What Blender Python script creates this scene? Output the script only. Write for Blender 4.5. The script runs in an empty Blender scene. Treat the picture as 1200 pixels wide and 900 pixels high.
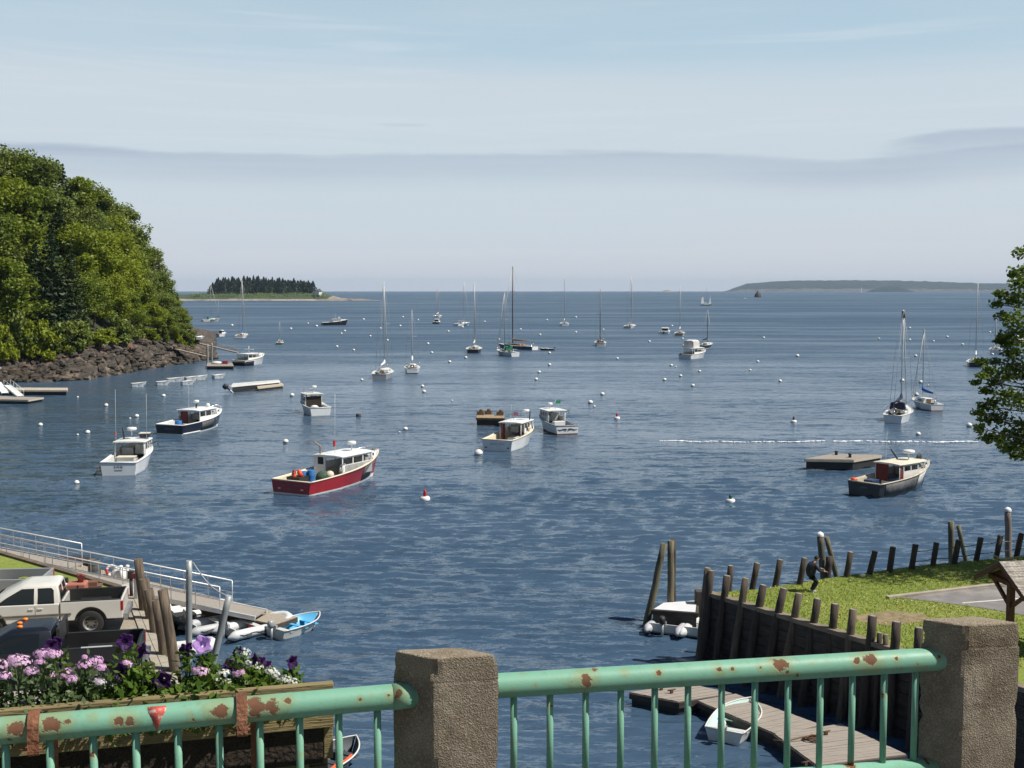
import bpy, bmesh, math, random
import numpy as np
from mathutils import Vector, Matrix, Euler, noise as mnoise

random.seed(7)
PI = math.pi
R = math.radians
C = bpy.context.scene.collection
sc = bpy.context.scene

# ------------------------------------------------------------------ camera
CAMZ = 15.0
F = 1400.0                              # focal length in pixels of a 1200 px wide frame
PITCH = math.atan(110.0 / F)
cd = bpy.data.cameras.new('camera'); cam = bpy.data.objects.new('camera', cd); C.objects.link(cam)
cam.location = (0, 0, CAMZ); cam.rotation_euler = (PI / 2 - PITCH, 0, 0)
cd.sensor_width = 36.0; cd.lens = 36.0 * F / 1200.0
cd.clip_start = 0.1; cd.clip_end = 40000.0
sc.camera = cam

# ------------------------------------------------------------------ sun + sky
SUN_AZ = R(103.0)                       # clockwise from +Y (straight ahead)
SUN_EL = R(54.0)
SUNV = Vector((math.sin(SUN_AZ) * math.cos(SUN_EL), math.cos(SUN_AZ) * math.cos(SUN_EL), math.sin(SUN_EL)))
sd = bpy.data.lights.new('sun', 'SUN'); sd.energy = 5.0; sd.angle = R(0.53); sd.color = (1.0, 0.955, 0.88)
so = bpy.data.objects.new('sun', sd); C.objects.link(so)
so.rotation_euler = (-SUNV).to_track_quat('-Z', 'Y').to_euler(); so.location = (40, -20, 60)

sc.view_settings.view_transform = 'Standard'; sc.view_settings.look = 'None'
sc.view_settings.exposure = 0.16; sc.view_settings.gamma = 1.0; sc.view_settings.use_curve_mapping = False

def build_world():
    w = bpy.data.worlds.new('World'); sc.world = w; w.use_nodes = True
    nt = w.node_tree; nt.nodes.clear()
    N = nt.nodes.new; L = nt.links.new
    out = N('ShaderNodeOutputWorld')
    sky = N('ShaderNodeTexSky'); sky.sky_type = 'NISHITA'; sky.sun_disc = False
    sky.sun_elevation = SUN_EL; sky.sun_rotation = SUN_AZ
    sky.air_density = 1.0; sky.dust_density = 0.6; sky.ozone_density = 1.0
    bg = N('ShaderNodeBackground'); bg.inputs['Strength'].default_value = 0.05
    L(sky.outputs[0], bg.inputs['Color'])
    tc = N('ShaderNodeTexCoord'); sep = N('ShaderNodeSeparateXYZ'); L(tc.outputs['Generated'], sep.inputs[0])
    def math_(op, a, b=None, c=None):
        n = N('ShaderNodeMath'); n.operation = op
        for i, q in enumerate((a, b, c)):
            if q is None: continue
            if isinstance(q, (int, float)): n.inputs[i].default_value = q
            else: L(q, n.inputs[i])
        return n.outputs[0]
    # azimuth (0 straight ahead) and elevation in radians
    az = math_('ARCTAN2', sep.outputs['X'], sep.outputs['Y'])
    el = math_('ARCSINE', sep.outputs['Z'])
    def noise(sx, sy, scale, detail, rough=0.5, seed=0.0, dist=0.0):
        cb = N('ShaderNodeCombineXYZ'); L(math_('MULTIPLY', az, sx), cb.inputs[0]); L(math_('MULTIPLY', el, sy), cb.inputs[1]); cb.inputs[2].default_value = seed
        n = N('ShaderNodeTexNoise'); n.inputs['Scale'].default_value = scale; n.inputs['Detail'].default_value = detail
        n.inputs['Roughness'].default_value = rough; n.inputs['Distortion'].default_value = dist
        L(cb.outputs[0], n.inputs['Vector']); return n.outputs[0]
    def sstep(v, lo, hi):
        n = N('ShaderNodeMapRange'); n.interpolation_type = 'SMOOTHSTEP'; n.inputs[1].default_value = lo; n.inputs[2].default_value = hi
        L(v, n.inputs[0]); return n.outputs[0]
    def mix(fac, a, b):
        n = N('ShaderNodeMix'); n.data_type = 'RGBA'
        if isinstance(fac, (int, float)): n.inputs[0].default_value = fac
        else: L(fac, n.inputs[0])
        for i, q in ((6, a), (7, b)):
            if isinstance(q, tuple): n.inputs[i].default_value = (*q, 1)
            else: L(q, n.inputs[i])
        return n.outputs[2]
    # high veil of thin cloud, drawn out in level streaks
    veil = noise(1.0, 6.0, 1.7, 6, 0.55, 3.1, 0.3)
    streak = noise(0.8, 22.0, 2.0, 4, 0.5, 9.7)
    veilf = math_('ADD', math_('MULTIPLY', sstep(veil, 0.36, 0.66), 0.62), math_('MULTIPLY', sstep(streak, 0.35, 0.75), 0.18))
    low = sstep(el, 0.10, 0.005)       # the veil thickens to full cover near the horizon
    patch = sstep(el, 0.155, 0.195)      # clearer patch of blue above
    veilf = math_('MULTIPLY', veilf, math_('SUBTRACT', 1.0, math_('MULTIPLY', patch, 0.35)))
    veilf = math_('MINIMUM', 0.95, math_('ADD', veilf, math_('ADD', math_('MULTIPLY', low, 0.85), 0.12)))
    c_base = mix(patch, (0.545, 0.645, 0.715), (0.415, 0.57, 0.685))
    veilc = mix(low, (0.58, 0.65, 0.71), (0.60, 0.63, 0.69))
    col = mix(veilf, c_base, veilc)
    st2 = noise(0.6, 34.0, 2.2, 5, 0.6, 21.0, 0.4)
    lowzone = math_('MULTIPLY', sstep(st2, 0.46, 0.66), sstep(el, 0.115, 0.06))
    col = mix(math_('MULTIPLY', lowzone, 0.55), col, (0.615, 0.645, 0.695))
    st3 = noise(1.2, 26.0, 2.6, 6, 0.6, 31.0, 0.8)
    col = mix(math_('MULTIPLY', math_('MULTIPLY', sstep(st3, 0.48, 0.68), sstep(el, 0.105, 0.125)), 0.40), col, (0.62, 0.70, 0.76))
    # the long grey bank: a crisp wavy top, fading out below
    ew = noise(1.0, 0.0, 5.0, 4, 0.5, 1.7)
    top = math_('ADD', math_('MULTIPLY', math_('SUBTRACT', ew, 0.5), 0.013), 0.1125)
    top = math_('SUBTRACT', top, math_('MULTIPLY', math_('MULTIPLY', sstep(az, 0.12, 0.26), sstep(az, 0.42, 0.30)), 0.0075))
    below = math_('SUBTRACT', top, el)
    fray = noise(3.0, 30.0, 4.0, 5, 0.6, 5.0)
    bank = math_('MULTIPLY', sstep(math_('ADD', below, math_('MULTIPLY', math_('SUBTRACT', fray, 0.5), 0.011)), -0.0010, 0.0045), sstep(below, 0.036, 0.001))
    bank = math_('MULTIPLY', bank, math_('ADD', 0.50, math_('MULTIPLY', sstep(st2, 0.35, 0.65), 0.36)))
    col = mix(bank, col, (0.385, 0.455, 0.565))
    top2 = math_('ADD', math_('MULTIPLY', math_('SUBTRACT', ew, 0.5), 0.008), math_('SUBTRACT', 0.1235, math_('MULTIPLY', sstep(az, 0.36, 0.278), 0.007)))
    below2 = math_('SUBTRACT', top2, el)
    bank2 = math_('MULTIPLY', sstep(math_('ADD', below2, math_('MULTIPLY', math_('SUBTRACT', fray, 0.5), 0.008)), -0.0005, 0.004), sstep(below2, 0.030, 0.001))
    bank2 = math_('MULTIPLY', math_('MULTIPLY', bank2, sstep(math_('ADD', az, math_('MULTIPLY', math_('SUBTRACT', fray, 0.5), 0.10)), 0.275, 0.335)), 0.75)
    col = mix(bank2, col, (0.40, 0.47, 0.575))
    # a loose scrap of the same cloud
    scrap = math_('MULTIPLY', math_('MULTIPLY', sstep(math_('ABSOLUTE', math_('SUBTRACT', az, -0.09)), 0.028, 0.006), sstep(math_('ABSOLUTE', math_('SUBTRACT', el, 0.1345)), 0.0022, 0.0004)), 0.30)
    col = mix(scrap, col, (0.42, 0.50, 0.60))
    cl = N('ShaderNodeBackground'); cl.inputs['Strength'].default_value = 1.0; L(col, cl.inputs['Color'])
    # clouds cover most of the low sky, the open Nishita sky shows above
    cover = math_('MULTIPLY', math_('MULTIPLY', sstep(el, 0.48, 0.19), 0.93), sstep(math_('ABSOLUTE', az), 2.1, 0.9))   # cover dropped behind the camera to lower the fill light on shaded sides
    ms = N('ShaderNodeMixShader'); L(cover, ms.inputs[0]); L(bg.outputs[0], ms.inputs[1]); L(cl.outputs[0], ms.inputs[2])
    L(ms.outputs[0], out.inputs['Surface'])
build_world()

cy = sc.cycles
cy.use_denoising = True
cy.max_bounces = 6; cy.diffuse_bounces = 2; cy.glossy_bounces = 3; cy.transmission_bounces = 3; cy.transparent_max_bounces = 12; cy.volume_bounces = 0
cy.caustics_reflective = False; cy.caustics_refractive = False
cy.sample_clamp_indirect = 4.0
cy.use_adaptive_sampling = True; cy.adaptive_threshold = 0.015

# ------------------------------------------------------------------ where a photographed point lies
CP, SP = math.cos(PITCH), math.sin(PITCH)
def ray(x, y):
    u, v = (x - 600.0) / F, (450.0 - y) / F
    return Vector((u, v * SP + CP, v * CP - SP))
def W(x, y, z):
    d = ray(x, y); t = (z - CAMZ) / d.z
    return Vector((d.x * t, d.y * t, z))
def WD(x, y, Y):
    d = ray(x, y); t = Y / d.y
    return Vector((d.x * t, Y, CAMZ + d.z * t))
def azim(x): return math.atan((x - 600.0) / F)
def hd(rel_deg, x): return R(rel_deg) - azim(x)        # heading of a hull seen at rel_deg from broadside
def X2(x, Y): return (x - 600.0) / F * Y

# ------------------------------------------------------------------ materials
MATS = {}
def mat(name, col, rough=0.55, metal=0.0, var=0.18, scale=2.0, bump=0.0, bscale=30.0, spec=0.5, col2=None, c2=(0.55, 0.7), c2scale=6.0, stretch=(1, 1, 1), coat=0.0, detail=4.0):
    if name in MATS: return MATS[name]
    m = bpy.data.materials.new(name); m.use_nodes = True; nt = m.node_tree; N = nt.nodes.new; L = nt.links.new
    b = nt.nodes['Principled BSDF']; b.inputs['Roughness'].default_value = rough; b.inputs['Metallic'].default_value = metal
    b.inputs['Specular IOR Level'].default_value = spec; b.inputs['Coat Weight'].default_value = coat; b.inputs['Coat Roughness'].default_value = 0.08
    tc = N('ShaderNodeTexCoord'); mp = N('ShaderNodeMapping'); mp.inputs['Scale'].default_value = stretch; L(tc.outputs['Object'], mp.inputs[0])
    n = N('ShaderNodeTexNoise'); n.inputs['Scale'].default_value = scale; n.inputs['Detail'].default_value = detail; L(mp.outputs[0], n.inputs['Vector'])
    mr = N('ShaderNodeMapRange'); mr.inputs[1].default_value = 0.3; mr.inputs[2].default_value = 0.7; mr.inputs[3].default_value = 1 - var; mr.inputs[4].default_value = 1 + var
    L(n.outputs[0], mr.inputs[0])
    mul = N('ShaderNodeMix'); mul.data_type = 'RGBA'; mul.blend_type = 'MULTIPLY'; mul.inputs[0].default_value = 1.0
    if col2:
        n2 = N('ShaderNodeTexNoise'); n2.inputs['Scale'].default_value = c2scale; n2.inputs['Detail'].default_value = 6; n2.inputs['Roughness'].default_value = 0.6; L(mp.outputs[0], n2.inputs['Vector'])
        m2 = N('ShaderNodeMapRange'); m2.interpolation_type = 'SMOOTHSTEP'; m2.inputs[1].default_value = c2[0]; m2.inputs[2].default_value = c2[1]; L(n2.outputs[0], m2.inputs[0])
        mx = N('ShaderNodeMix'); mx.data_type = 'RGBA'; L(m2.outputs[0], mx.inputs[0]); mx.inputs[6].default_value = (*col, 1); mx.inputs[7].default_value = (*col2, 1)
        L(mx.outputs[2], mul.inputs[6])
    else:
        mul.inputs[6].default_value = (*col, 1)
    L(mr.outputs[0], mul.inputs[7]); L(mul.outputs[2], b.inputs['Base Color'])
    if bump:
        nb = N('ShaderNodeTexNoise'); nb.inputs['Scale'].default_value = bscale; nb.inputs['Detail'].default_value = 5; L(mp.outputs[0], nb.inputs['Vector'])
        bp = N('ShaderNodeBump'); bp.inputs['Strength'].default_value = min(1.0, bump); bp.inputs['Distance'].default_value = 0.02 * max(1.0, bump); L(nb.outputs[0], bp.inputs['Height']); L(bp.outputs[0], b.inputs['Normal'])
    MATS[name] = m; return m

def leafmat(name, c1, c2, trans=0.3, rough=0.5, island=True, spec=0.3):
    if name in MATS: return MATS[name]
    m = bpy.data.materials.new(name); m.use_nodes = True; nt = m.node_tree; N = nt.nodes.new; L = nt.links.new
    b = nt.nodes['Principled BSDF']; out = nt.nodes['Material Output']
    b.inputs['Roughness'].default_value = rough; b.inputs['Specular IOR Level'].default_value = spec
    geo = N('ShaderNodeNewGeometry'); oi = N('ShaderNodeObjectInfo')
    add = N('ShaderNodeMath'); add.operation = 'MULTIPLY_ADD'; L(geo.outputs['Random Per Island'], add.inputs[0]); add.inputs[1].default_value = 0.65
    sc_ = N('ShaderNodeMath'); sc_.operation = 'MULTIPLY'; L(oi.outputs['Random'], sc_.inputs[0]); sc_.inputs[1].default_value = 0.35; L(sc_.outputs[0], add.inputs[2])
    mx = N('ShaderNodeMix'); mx.data_type = 'RGBA'; L(add.outputs[0], mx.inputs[0]); mx.inputs[6].default_value = (*c1, 1); mx.inputs[7].default_value = (*c2, 1)
    L(mx.outputs[2], b.inputs['Base Color'])
    t = N('ShaderNodeBsdfTranslucent'); L(mx.outputs[2], t.inputs['Color'])
    ms = N('ShaderNodeMixShader'); ms.inputs[0].default_value = trans; L(b.outputs[0], ms.inputs[1]); L(t.outputs[0], ms.inputs[2]); L(ms.outputs[0], out.inputs['Surface'])
    MATS[name] = m; return m

def glassmat(name, col=(0.02, 0.03, 0.035), alpha=0.16, rough=0.05):
    if name in MATS: return MATS[name]
    m = bpy.data.materials.new(name); m.use_nodes = True; nt = m.node_tree; N = nt.nodes.new; L = nt.links.new
    b = nt.nodes['Principled BSDF']; out = nt.nodes['Material Output']
    b.inputs['Base Color'].default_value = (*col, 1); b.inputs['Roughness'].default_value = rough; b.inputs['Specular IOR Level'].default_value = 0.5
    t = N('ShaderNodeBsdfTransparent'); ms = N('ShaderNodeMixShader'); ms.inputs[0].default_value = alpha
    L(t.outputs[0], ms.inputs[1]); L(b.outputs[0], ms.inputs[2]); L(ms.outputs[0], out.inputs['Surface'])
    MATS[name] = m; return m

# ------------------------------------------------------------------ mesh building
class MB:
    def __init__(s): s.v = []; s.f = []; s.m = []; s.sm = []
    def add(s, verts, faces, mi=0, smooth=False, M=None):
        o = len(s.v)
        for p in verts:
            p = Vector(p)
            s.v.append(tuple(M @ p) if M else tuple(p))
        for f in faces:
            s.f.append(tuple(i + o for i in f)); s.m.append(mi); s.sm.append(smooth)
        return s
    def box(s, c, size, rot=None, mi=0, taper=1.0):
        x, y, z = size[0] / 2, size[1] / 2, size[2] / 2
        vs = [(-x, -y, -z), (x, -y, -z), (x, y, -z), (-x, y, -z), (-x * taper, -y * taper, z), (x * taper, -y * taper, z), (x * taper, y * taper, z), (-x * taper, y * taper, z)]
        M = Matrix.Translation(Vector(c))
        if rot is not None: M = M @ (rot if isinstance(rot, Matrix) else Euler(rot).to_matrix().to_4x4())
        return s.add(vs, [(0, 3, 2, 1), (4, 5, 6, 7), (0, 1, 5, 4), (1, 2, 6, 5), (2, 3, 7, 6), (3, 0, 4, 7)], mi, False, M)
    def beam(s, a, b, w, h, mi=0, up=(0, 0, 1)):
        a, b = Vector(a), Vector(b); d = b - a; l = d.length; d = d / l
        u = Vector(up); sx = d.cross(u)
        if sx.length < 1e-5: sx = Vector((1, 0, 0))
        sx.normalize(); uz = sx.cross(d)
        M = Matrix(((d.x, -sx.x, uz.x, 0), (d.y, -sx.y, uz.y, 0), (d.z, -sx.z, uz.z, 0), (0, 0, 0, 1)))
        return s.box((a + b) / 2, (l, w, h), Matrix.Translation((0, 0, 0)) @ M, mi)
    def tube(s, pts, r, n=8, mi=0, cap=True, smooth=True, closed=False):
        pts = [Vector(p) for p in pts]; k = len(pts)
        rs = r if isinstance(r, (list, tuple)) else [r] * k
        ref = None; vs = []
        for i, p in enumerate(pts):
            if closed: t = pts[(i + 1) % k] - pts[i - 1]
            else: t = pts[min(i + 1, k - 1)] - pts[max(i - 1, 0)]
            if t.length < 1e-9: t = Vector((0, 0, 1))
            t.normalize()
            if ref is None: ref = Vector((0, 0, 1)) if abs(t.z) < 0.9 else Vector((1, 0, 0))
            a = t.cross(ref)
            if a.length < 1e-6: a = t.cross(Vector((0, 1, 0)))
            a.normalize(); b = a.cross(t); ref = b
            for j in range(n):
                th = 2 * PI * j / n
                vs.append(p + (a * math.cos(th) + b * math.sin(th)) * rs[i])
        fs = []
        for i in range(k if closed else k - 1):
            i2 = (i + 1) % k
            for j in range(n):
                fs.append((i * n + j, i * n + (j + 1) % n, i2 * n + (j + 1) % n, i2 * n + j))
        s.add(vs, fs, mi, smooth)
        if cap and not closed:
            s.add(vs[:n], [tuple(range(n - 1, -1, -1))], mi); s.add(vs[-n:], [tuple(range(n))], mi)
        return s
    def lathe(s, prof, n=16, M=None, mi=0, smooth=True):
        vs = []; fs = []
        for (r, z) in prof:
            for j in range(n):
                th = 2 * PI * j / n; vs.append((r * math.cos(th), r * math.sin(th), z))
        for i in range(len(prof) - 1):
            for j in range(n):
                fs.append((i * n + j, i * n + (j + 1) % n, (i + 1) * n + (j + 1) % n, (i + 1) * n + j))
        return s.add(vs, fs, mi, smooth, M)
    def sphere(s, c, r, nu=12, nv=8, mi=0, M=None):
        if not isinstance(r, (tuple, list)): r = (r, r, r)
        vs = []; fs = []
        for i in range(nv + 1):
            ph = -PI / 2 + PI * i / nv
            for j in range(nu):
                th = 2 * PI * j / nu
                vs.append((c[0] + r[0] * math.cos(ph) * math.cos(th), c[1] + r[1] * math.cos(ph) * math.sin(th), c[2] + r[2] * math.sin(ph)))
        for i in range(nv):
            for j in range(nu):
                fs.append((i * nu + j, i * nu + (j + 1) % nu, (i + 1) * nu + (j + 1) % nu, (i + 1) * nu + j))
        return s.add(vs, fs, mi, True, M)
    def loft(s, rings, mi=0, smooth=True, closed=True, caps=True):
        n = len(rings[0]); vs = [p for r in rings for p in r]; fs = []
        for i in range(len(rings) - 1):
            for j in range(n if closed else n - 1):
                fs.append((i * n + j, i * n + (j + 1) % n, (i + 1) * n + (j + 1) % n, (i + 1) * n + j))
        s.add(vs, fs, mi, smooth)
        if caps: s.add(rings[0], [tuple(range(n - 1, -1, -1))], mi); s.add(rings[-1], [tuple(range(n))], mi)
        return s
    def prism(s, poly, z0, z1, mi=0, M=None):
        n = len(poly); vs = [(p[0], p[1], z0) for p in poly] + [(p[0], p[1], z1) for p in poly]
        fs = [tuple(range(n - 1, -1, -1)), tuple(range(n, 2 * n))] + [(i, (i + 1) % n, n + (i + 1) % n, n + i) for i in range(n)]
        return s.add(vs, fs, mi, False, M)
    def extrude_y(s, prof, y0, y1, mi=0, smooth=False):      # profile in (x, z)
        n = len(prof); vs = [(p[0], y0, p[1]) for p in prof] + [(p[0], y1, p[1]) for p in prof]
        fs = [tuple(range(n)), tuple(range(2 * n - 1, n - 1, -1))] + [((i + 1) % n, i, n + i, n + (i + 1) % n) for i in range(n)]
        return s.add(vs, fs, mi, smooth)
    def build(s, name, mats, parent=None, bevel=0.0, seg=2, recalc=True, **props):
        me = bpy.data.meshes.new(name); me.from_pydata(s.v, [], s.f)
        if not isinstance(mats, (list, tuple)): mats = [mats]
        for m in mats: me.materials.append(m)
        me.polygons.foreach_set('material_index', s.m); me.polygons.foreach_set('use_smooth', s.sm)
        if recalc:
            bm = bmesh.new(); bm.from_mesh(me)
            bmesh.ops.remove_doubles(bm, verts=bm.verts, dist=1e-5)
            bmesh.ops.recalc_face_normals(bm, faces=bm.faces); bm.to_mesh(me); bm.free()
        me.update()
        o = bpy.data.objects.new(name, me); C.objects.link(o)
        if parent is not None: o.parent = parent
        if bevel:
            b = o.modifiers.new('bevel', 'BEVEL'); b.width = bevel; b.segments = seg; b.limit_method = 'ANGLE'; b.angle_limit = R(35)
        for k, q in props.items(): o[k] = q
        return o

def fastmesh(name, verts, quads, mats, mi=None, smooth=False, parent=None):
    verts = np.asarray(verts, dtype=np.float32); quads = np.asarray(quads, dtype=np.int32)
    k = quads.shape[1]
    me = bpy.data.meshes.new(name)
    me.vertices.add(len(verts)); me.vertices.foreach_set('co', verts.ravel())
    me.loops.add(quads.size); me.loops.foreach_set('vertex_index', quads.ravel())
    me.polygons.add(len(quads)); me.polygons.foreach_set('loop_start', np.arange(0, quads.size, k, dtype=np.int32)); me.polygons.foreach_set('loop_total', np.full(len(quads), k, dtype=np.int32))
    if not isinstance(mats, (list, tuple)): mats = [mats]
    for m in mats: me.materials.append(m)
    if mi is not None: me.polygons.foreach_set('material_index', np.asarray(mi, dtype=np.int32))
    me.polygons.foreach_set('use_smooth', np.full(len(quads), smooth, dtype=bool))
    me.update(calc_edges=True)
    o = bpy.data.objects.new(name, me); C.objects.link(o)
    if parent is not None: o.parent = parent
    return o

def tag(o, label, cat, group=None):
    o['label'] = label; o['category'] = cat
    if group: o['group'] = group
    return o
def thing(name, label, cat, loc=(0, 0, 0), rotz=0.0, group=None):
    o = bpy.data.objects.new(name, None); C.objects.link(o); o.empty_display_size = 0.3
    o.location = loc; o.rotation_euler = (0, 0, rotz)
    return tag(o, label, cat, group)
def structure(o): o['kind'] = 'structure'; return o
def kids(o): return [c for c in bpy.data.objects if c.parent is o]
def copy_tree(o, parent=None, children=None):
    c = o.copy(); C.objects.link(c)
    if parent is not None: c.parent = parent
    for ch in o.children: copy_tree(ch, c)
    return c
def lettering(text, size, name, material, parent, M, extrude=0.004):
    cu = bpy.data.curves.new(name, 'FONT'); cu.body = text; cu.size = size; cu.align_x = 'CENTER'; cu.align_y = 'CENTER'; cu.extrude = extrude
    tmp = bpy.data.objects.new('tmp', cu); C.objects.link(tmp)
    bpy.context.view_layer.update()
    me = bpy.data.meshes.new_from_object(tmp.evaluated_get(bpy.context.evaluated_depsgraph_get()))
    bpy.data.objects.remove(tmp); bpy.data.curves.remove(cu)
    me.materials.clear(); me.materials.append(material); me.transform(M); me.name = name
    o = bpy.data.objects.new(name, me); C.objects.link(o); o.parent = parent
    return o
def sm(a, b, x):
    t = np.clip((x - a) / (b - a), 0, 1); return t * t * (3 - 2 * t)
def ordinal(i): return ['first', 'second', 'third', 'fourth', 'fifth', 'sixth', 'seventh', 'eighth', 'ninth', 'tenth', 'eleventh', 'twelfth', 'thirteenth', 'fourteenth', 'fifteenth', 'sixteenth', 'seventeenth', 'eighteenth', 'nineteenth', 'twentieth'][i] if i < 20 else None

# common paints
white = lambda: mat('white_gelcoat', (0.78, 0.78, 0.75), 0.35, var=0.06, scale=1.5)
cream = lambda: mat('cream_paint', (0.72, 0.66, 0.52), 0.5, var=0.10, scale=2.0)
offwhite = lambda: mat('offwhite_paint', (0.66, 0.66, 0.62), 0.45, var=0.12, scale=1.2)
dark = lambda: mat('dark_rubber', (0.025, 0.025, 0.025), 0.6, var=0.2)
steel = lambda: mat('galvanised_steel', (0.45, 0.46, 0.46), 0.45, 0.35, var=0.15, scale=4)
alum = lambda: mat('aluminium', (0.74, 0.74, 0.73), 0.35, 0.25, var=0.08, scale=3)
chrome = lambda: mat('chrome', (0.7, 0.7, 0.7), 0.15, 1.0, var=0.05)
glass = lambda: glassmat('boat_glass')
# ================================================================== SETTING
# ------------------------------------------------------------------ water
def water_material():
    m = bpy.data.materials.new('sea_water'); m.use_nodes = True; nt = m.node_tree; N = nt.nodes.new; L = nt.links.new
    b = nt.nodes['Principled BSDF']
    b.inputs['IOR'].default_value = 1.333; b.inputs['Specular IOR Level'].default_value = 0.5
    geo = N('ShaderNodeNewGeometry')
    def mapped(scale):
        mp = N('ShaderNodeMapping'); mp.inputs['Scale'].default_value = scale; mp.inputs['Rotation'].default_value = (0, 0, R(6)); L(geo.outputs['Position'], mp.inputs[0]); return mp.outputs[0]
    def noise(vec, detail, rough=0.55, dist=0.0):
        n = N('ShaderNodeTexNoise'); n.inputs['Scale'].default_value = 1.0; n.inputs['Detail'].default_value = detail; n.inputs['Roughness'].default_value = rough; n.inputs['Distortion'].default_value = dist; L(vec, n.inputs['Vector']); return n
    def vm(op, a, b_=None, s=None):
        n = N('ShaderNodeVectorMath'); n.operation = op; L(a, n.inputs[0])
        if b_ is not None:
            if isinstance(b_, tuple): n.inputs[1].default_value = b_
            else: L(b_, n.inputs[1])
        if s is not None:
            if isinstance(s, float): n.inputs['Scale'].default_value = s
            else: L(s, n.inputs['Scale'])
        return n.outputs[0]
    def mrange(v, a, b_, c, d, smooth=True):
        n = N('ShaderNodeMapRange'); n.interpolation_type = 'SMOOTHSTEP' if smooth else 'LINEAR'
        for i, q in enumerate((a, b_, c, d)): n.inputs[i + 1].default_value = q
        L(v, n.inputs[0]); return n.outputs[0]
    # wind: long lanes of smoother and rougher water
    g1 = noise(mapped((0.010, 0.055, 1)), 5, 0.55, 0.6).outputs[0]
    g2 = noise(mapped((0.0016, 0.009, 1)), 4, 0.5, 0.4).outputs[0]
    lane = N('ShaderNodeMath'); lane.operation = 'MULTIPLY_ADD'; L(g1, lane.inputs[0]); lane.inputs[1].default_value = 0.6
    h = N('ShaderNodeMath'); h.operation = 'MULTIPLY'; L(g2, h.inputs[0]); h.inputs[1].default_value = 0.4; L(h.outputs[0], lane.inputs[2])
    amp = mrange(lane.outputs[0], 0.42, 0.60, 1.45, 0.75)
    # slopes of the ripples too small to model
    s1 = vm('SUBTRACT', noise(mapped((0.8, 2.8, 1)), 3).outputs[1], (0.5, 0.5, 0.5))
    s2 = vm('SUBTRACT', noise(mapped((3.5, 10.0, 1)), 2).outputs[1], (0.5, 0.5, 0.5))
    slope = vm('ADD', vm('SCALE', s1, s=0.85), vm('SCALE', s2, s=0.70))
    s3 = vm('SUBTRACT', noise(mapped((0.20, 0.95, 1)), 3, 0.6).outputs[1], (0.5, 0.5, 0.5))
    s4 = vm('SUBTRACT', noise(mapped((0.06, 0.34, 1)), 3, 0.6).outputs[1], (0.5, 0.5, 0.5))
    slope = vm('ADD', slope, vm('ADD', vm('SCALE', s3, s=0.70), vm('SCALE', s4, s=0.38)))
    slope = vm('MULTIPLY', slope, (0.7, 1.0, 0.0))
    slope = vm('SCALE', slope, s=amp)
    nrm = vm('NORMALIZE', vm('SUBTRACT', geo.outputs['Normal'], slope))
    L(nrm, b.inputs['Normal'])
    mx = N('ShaderNodeMix'); mx.data_type = 'RGBA'; L(mrange(lane.outputs[0], 0.40, 0.62, 0, 1), mx.inputs[0])
    mx.inputs[6].default_value = (0.044, 0.082, 0.132, 1); mx.inputs[7].default_value = (0.057, 0.098, 0.152, 1)
    L(mx.outputs[2], b.inputs['Base Color'])
    # the chop gets too fine to model with distance down the harbour: its spread of slopes goes into the roughness
    sepp = N('ShaderNodeSeparateXYZ'); L(geo.outputs['Position'], sepp.inputs[0])
    rl = N('ShaderNodeMath'); rl.operation = 'MULTIPLY'; L(mrange(sepp.outputs['Y'], 50.0, 420.0, 0.13, 0.46), rl.inputs[0]); L(mrange(lane.outputs[0], 0.42, 0.62, 1.08, 0.72), rl.inputs[1]); L(rl.outputs[0], b.inputs['Roughness'])
    return m

def build_water():
    # rows close up near the bridge and spread towards the horizon; columns fan out
    inv = np.linspace(1 / 24.0, 1 / 14000.0, 700)
    Y = np.concatenate([np.linspace(-60, 20, 20), 1 / inv])
    u = np.concatenate([np.linspace(-2.2, -0.56, 26)[:-1], np.linspace(-0.56, 0.56, 560), np.linspace(0.56, 2.2, 26)[1:]])
    YY, UU = np.meshgrid(Y, u, indexing='ij')
    XX = np.clip(UU * (np.maximum(YY, 0) + 25.0), -11500, 11500)
    Z = np.zeros_like(XX)
    rng = np.random.RandomState(5)
    dY = np.gradient(Y)[:, None] * np.ones_like(XX); dX = (np.maximum(YY, 0) + 25) * (1.12 / 560)
    for i in range(130):
        lam = 0.50 * (4.5 / 0.50) ** rng.rand()
        ang = R(-95) + rng.randn() * R(16)
        k = 2 * PI / lam
        a = 0.0138 * lam ** 0.9 * (0.5 + rng.rand()) * np.exp(-(np.log(lam / 0.95) / 0.68) ** 2)
        kx, ky = k * math.cos(ang), k * math.sin(ang)
        ph = kx * XX + ky * YY + rng.rand() * 2 * PI
        w = sm(0.50, 0.26, dY / (2 * PI / max(abs(ky), 1e-3))) * sm(0.50, 0.26, dX / (2 * PI / max(abs(kx), 1e-3)))
        s = np.sin(ph)
        Z += a * w * (s + 0.28 * np.cos(2 * ph))
    # gusts: patches where the chop stands a little higher
    gust = 0.8 + 0.35 * np.sin(XX * 0.045 + 1.3 + 0.8 * np.sin(YY * 0.05)) * np.sin(YY * 0.083 + 0.4)
    shelter = 0.55 + 0.45 * sm(38, 75, YY)
    Z *= gust * shelter * sm(14, 26, YY)
    ny, nx = XX.shape
    V = np.stack([XX.ravel(), YY.ravel(), Z.ravel()], 1)
    idx = np.arange(ny * nx).reshape(ny, nx)
    Q = np.stack([idx[:-1, :-1].ravel(), idx[:-1, 1:].ravel(), idx[1:, 1:].ravel(), idx[1:, :-1].ravel()], 1)
    o = fastmesh('water', V, Q, water_material(), smooth=True); structure(o)
build_water()
sb = MB(); sb.add([(-11500, -80, -9), (11500, -80, -9), (11500, 14000, -9), (-11500, 14000, -9)], [(0, 1, 2, 3)])
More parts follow.
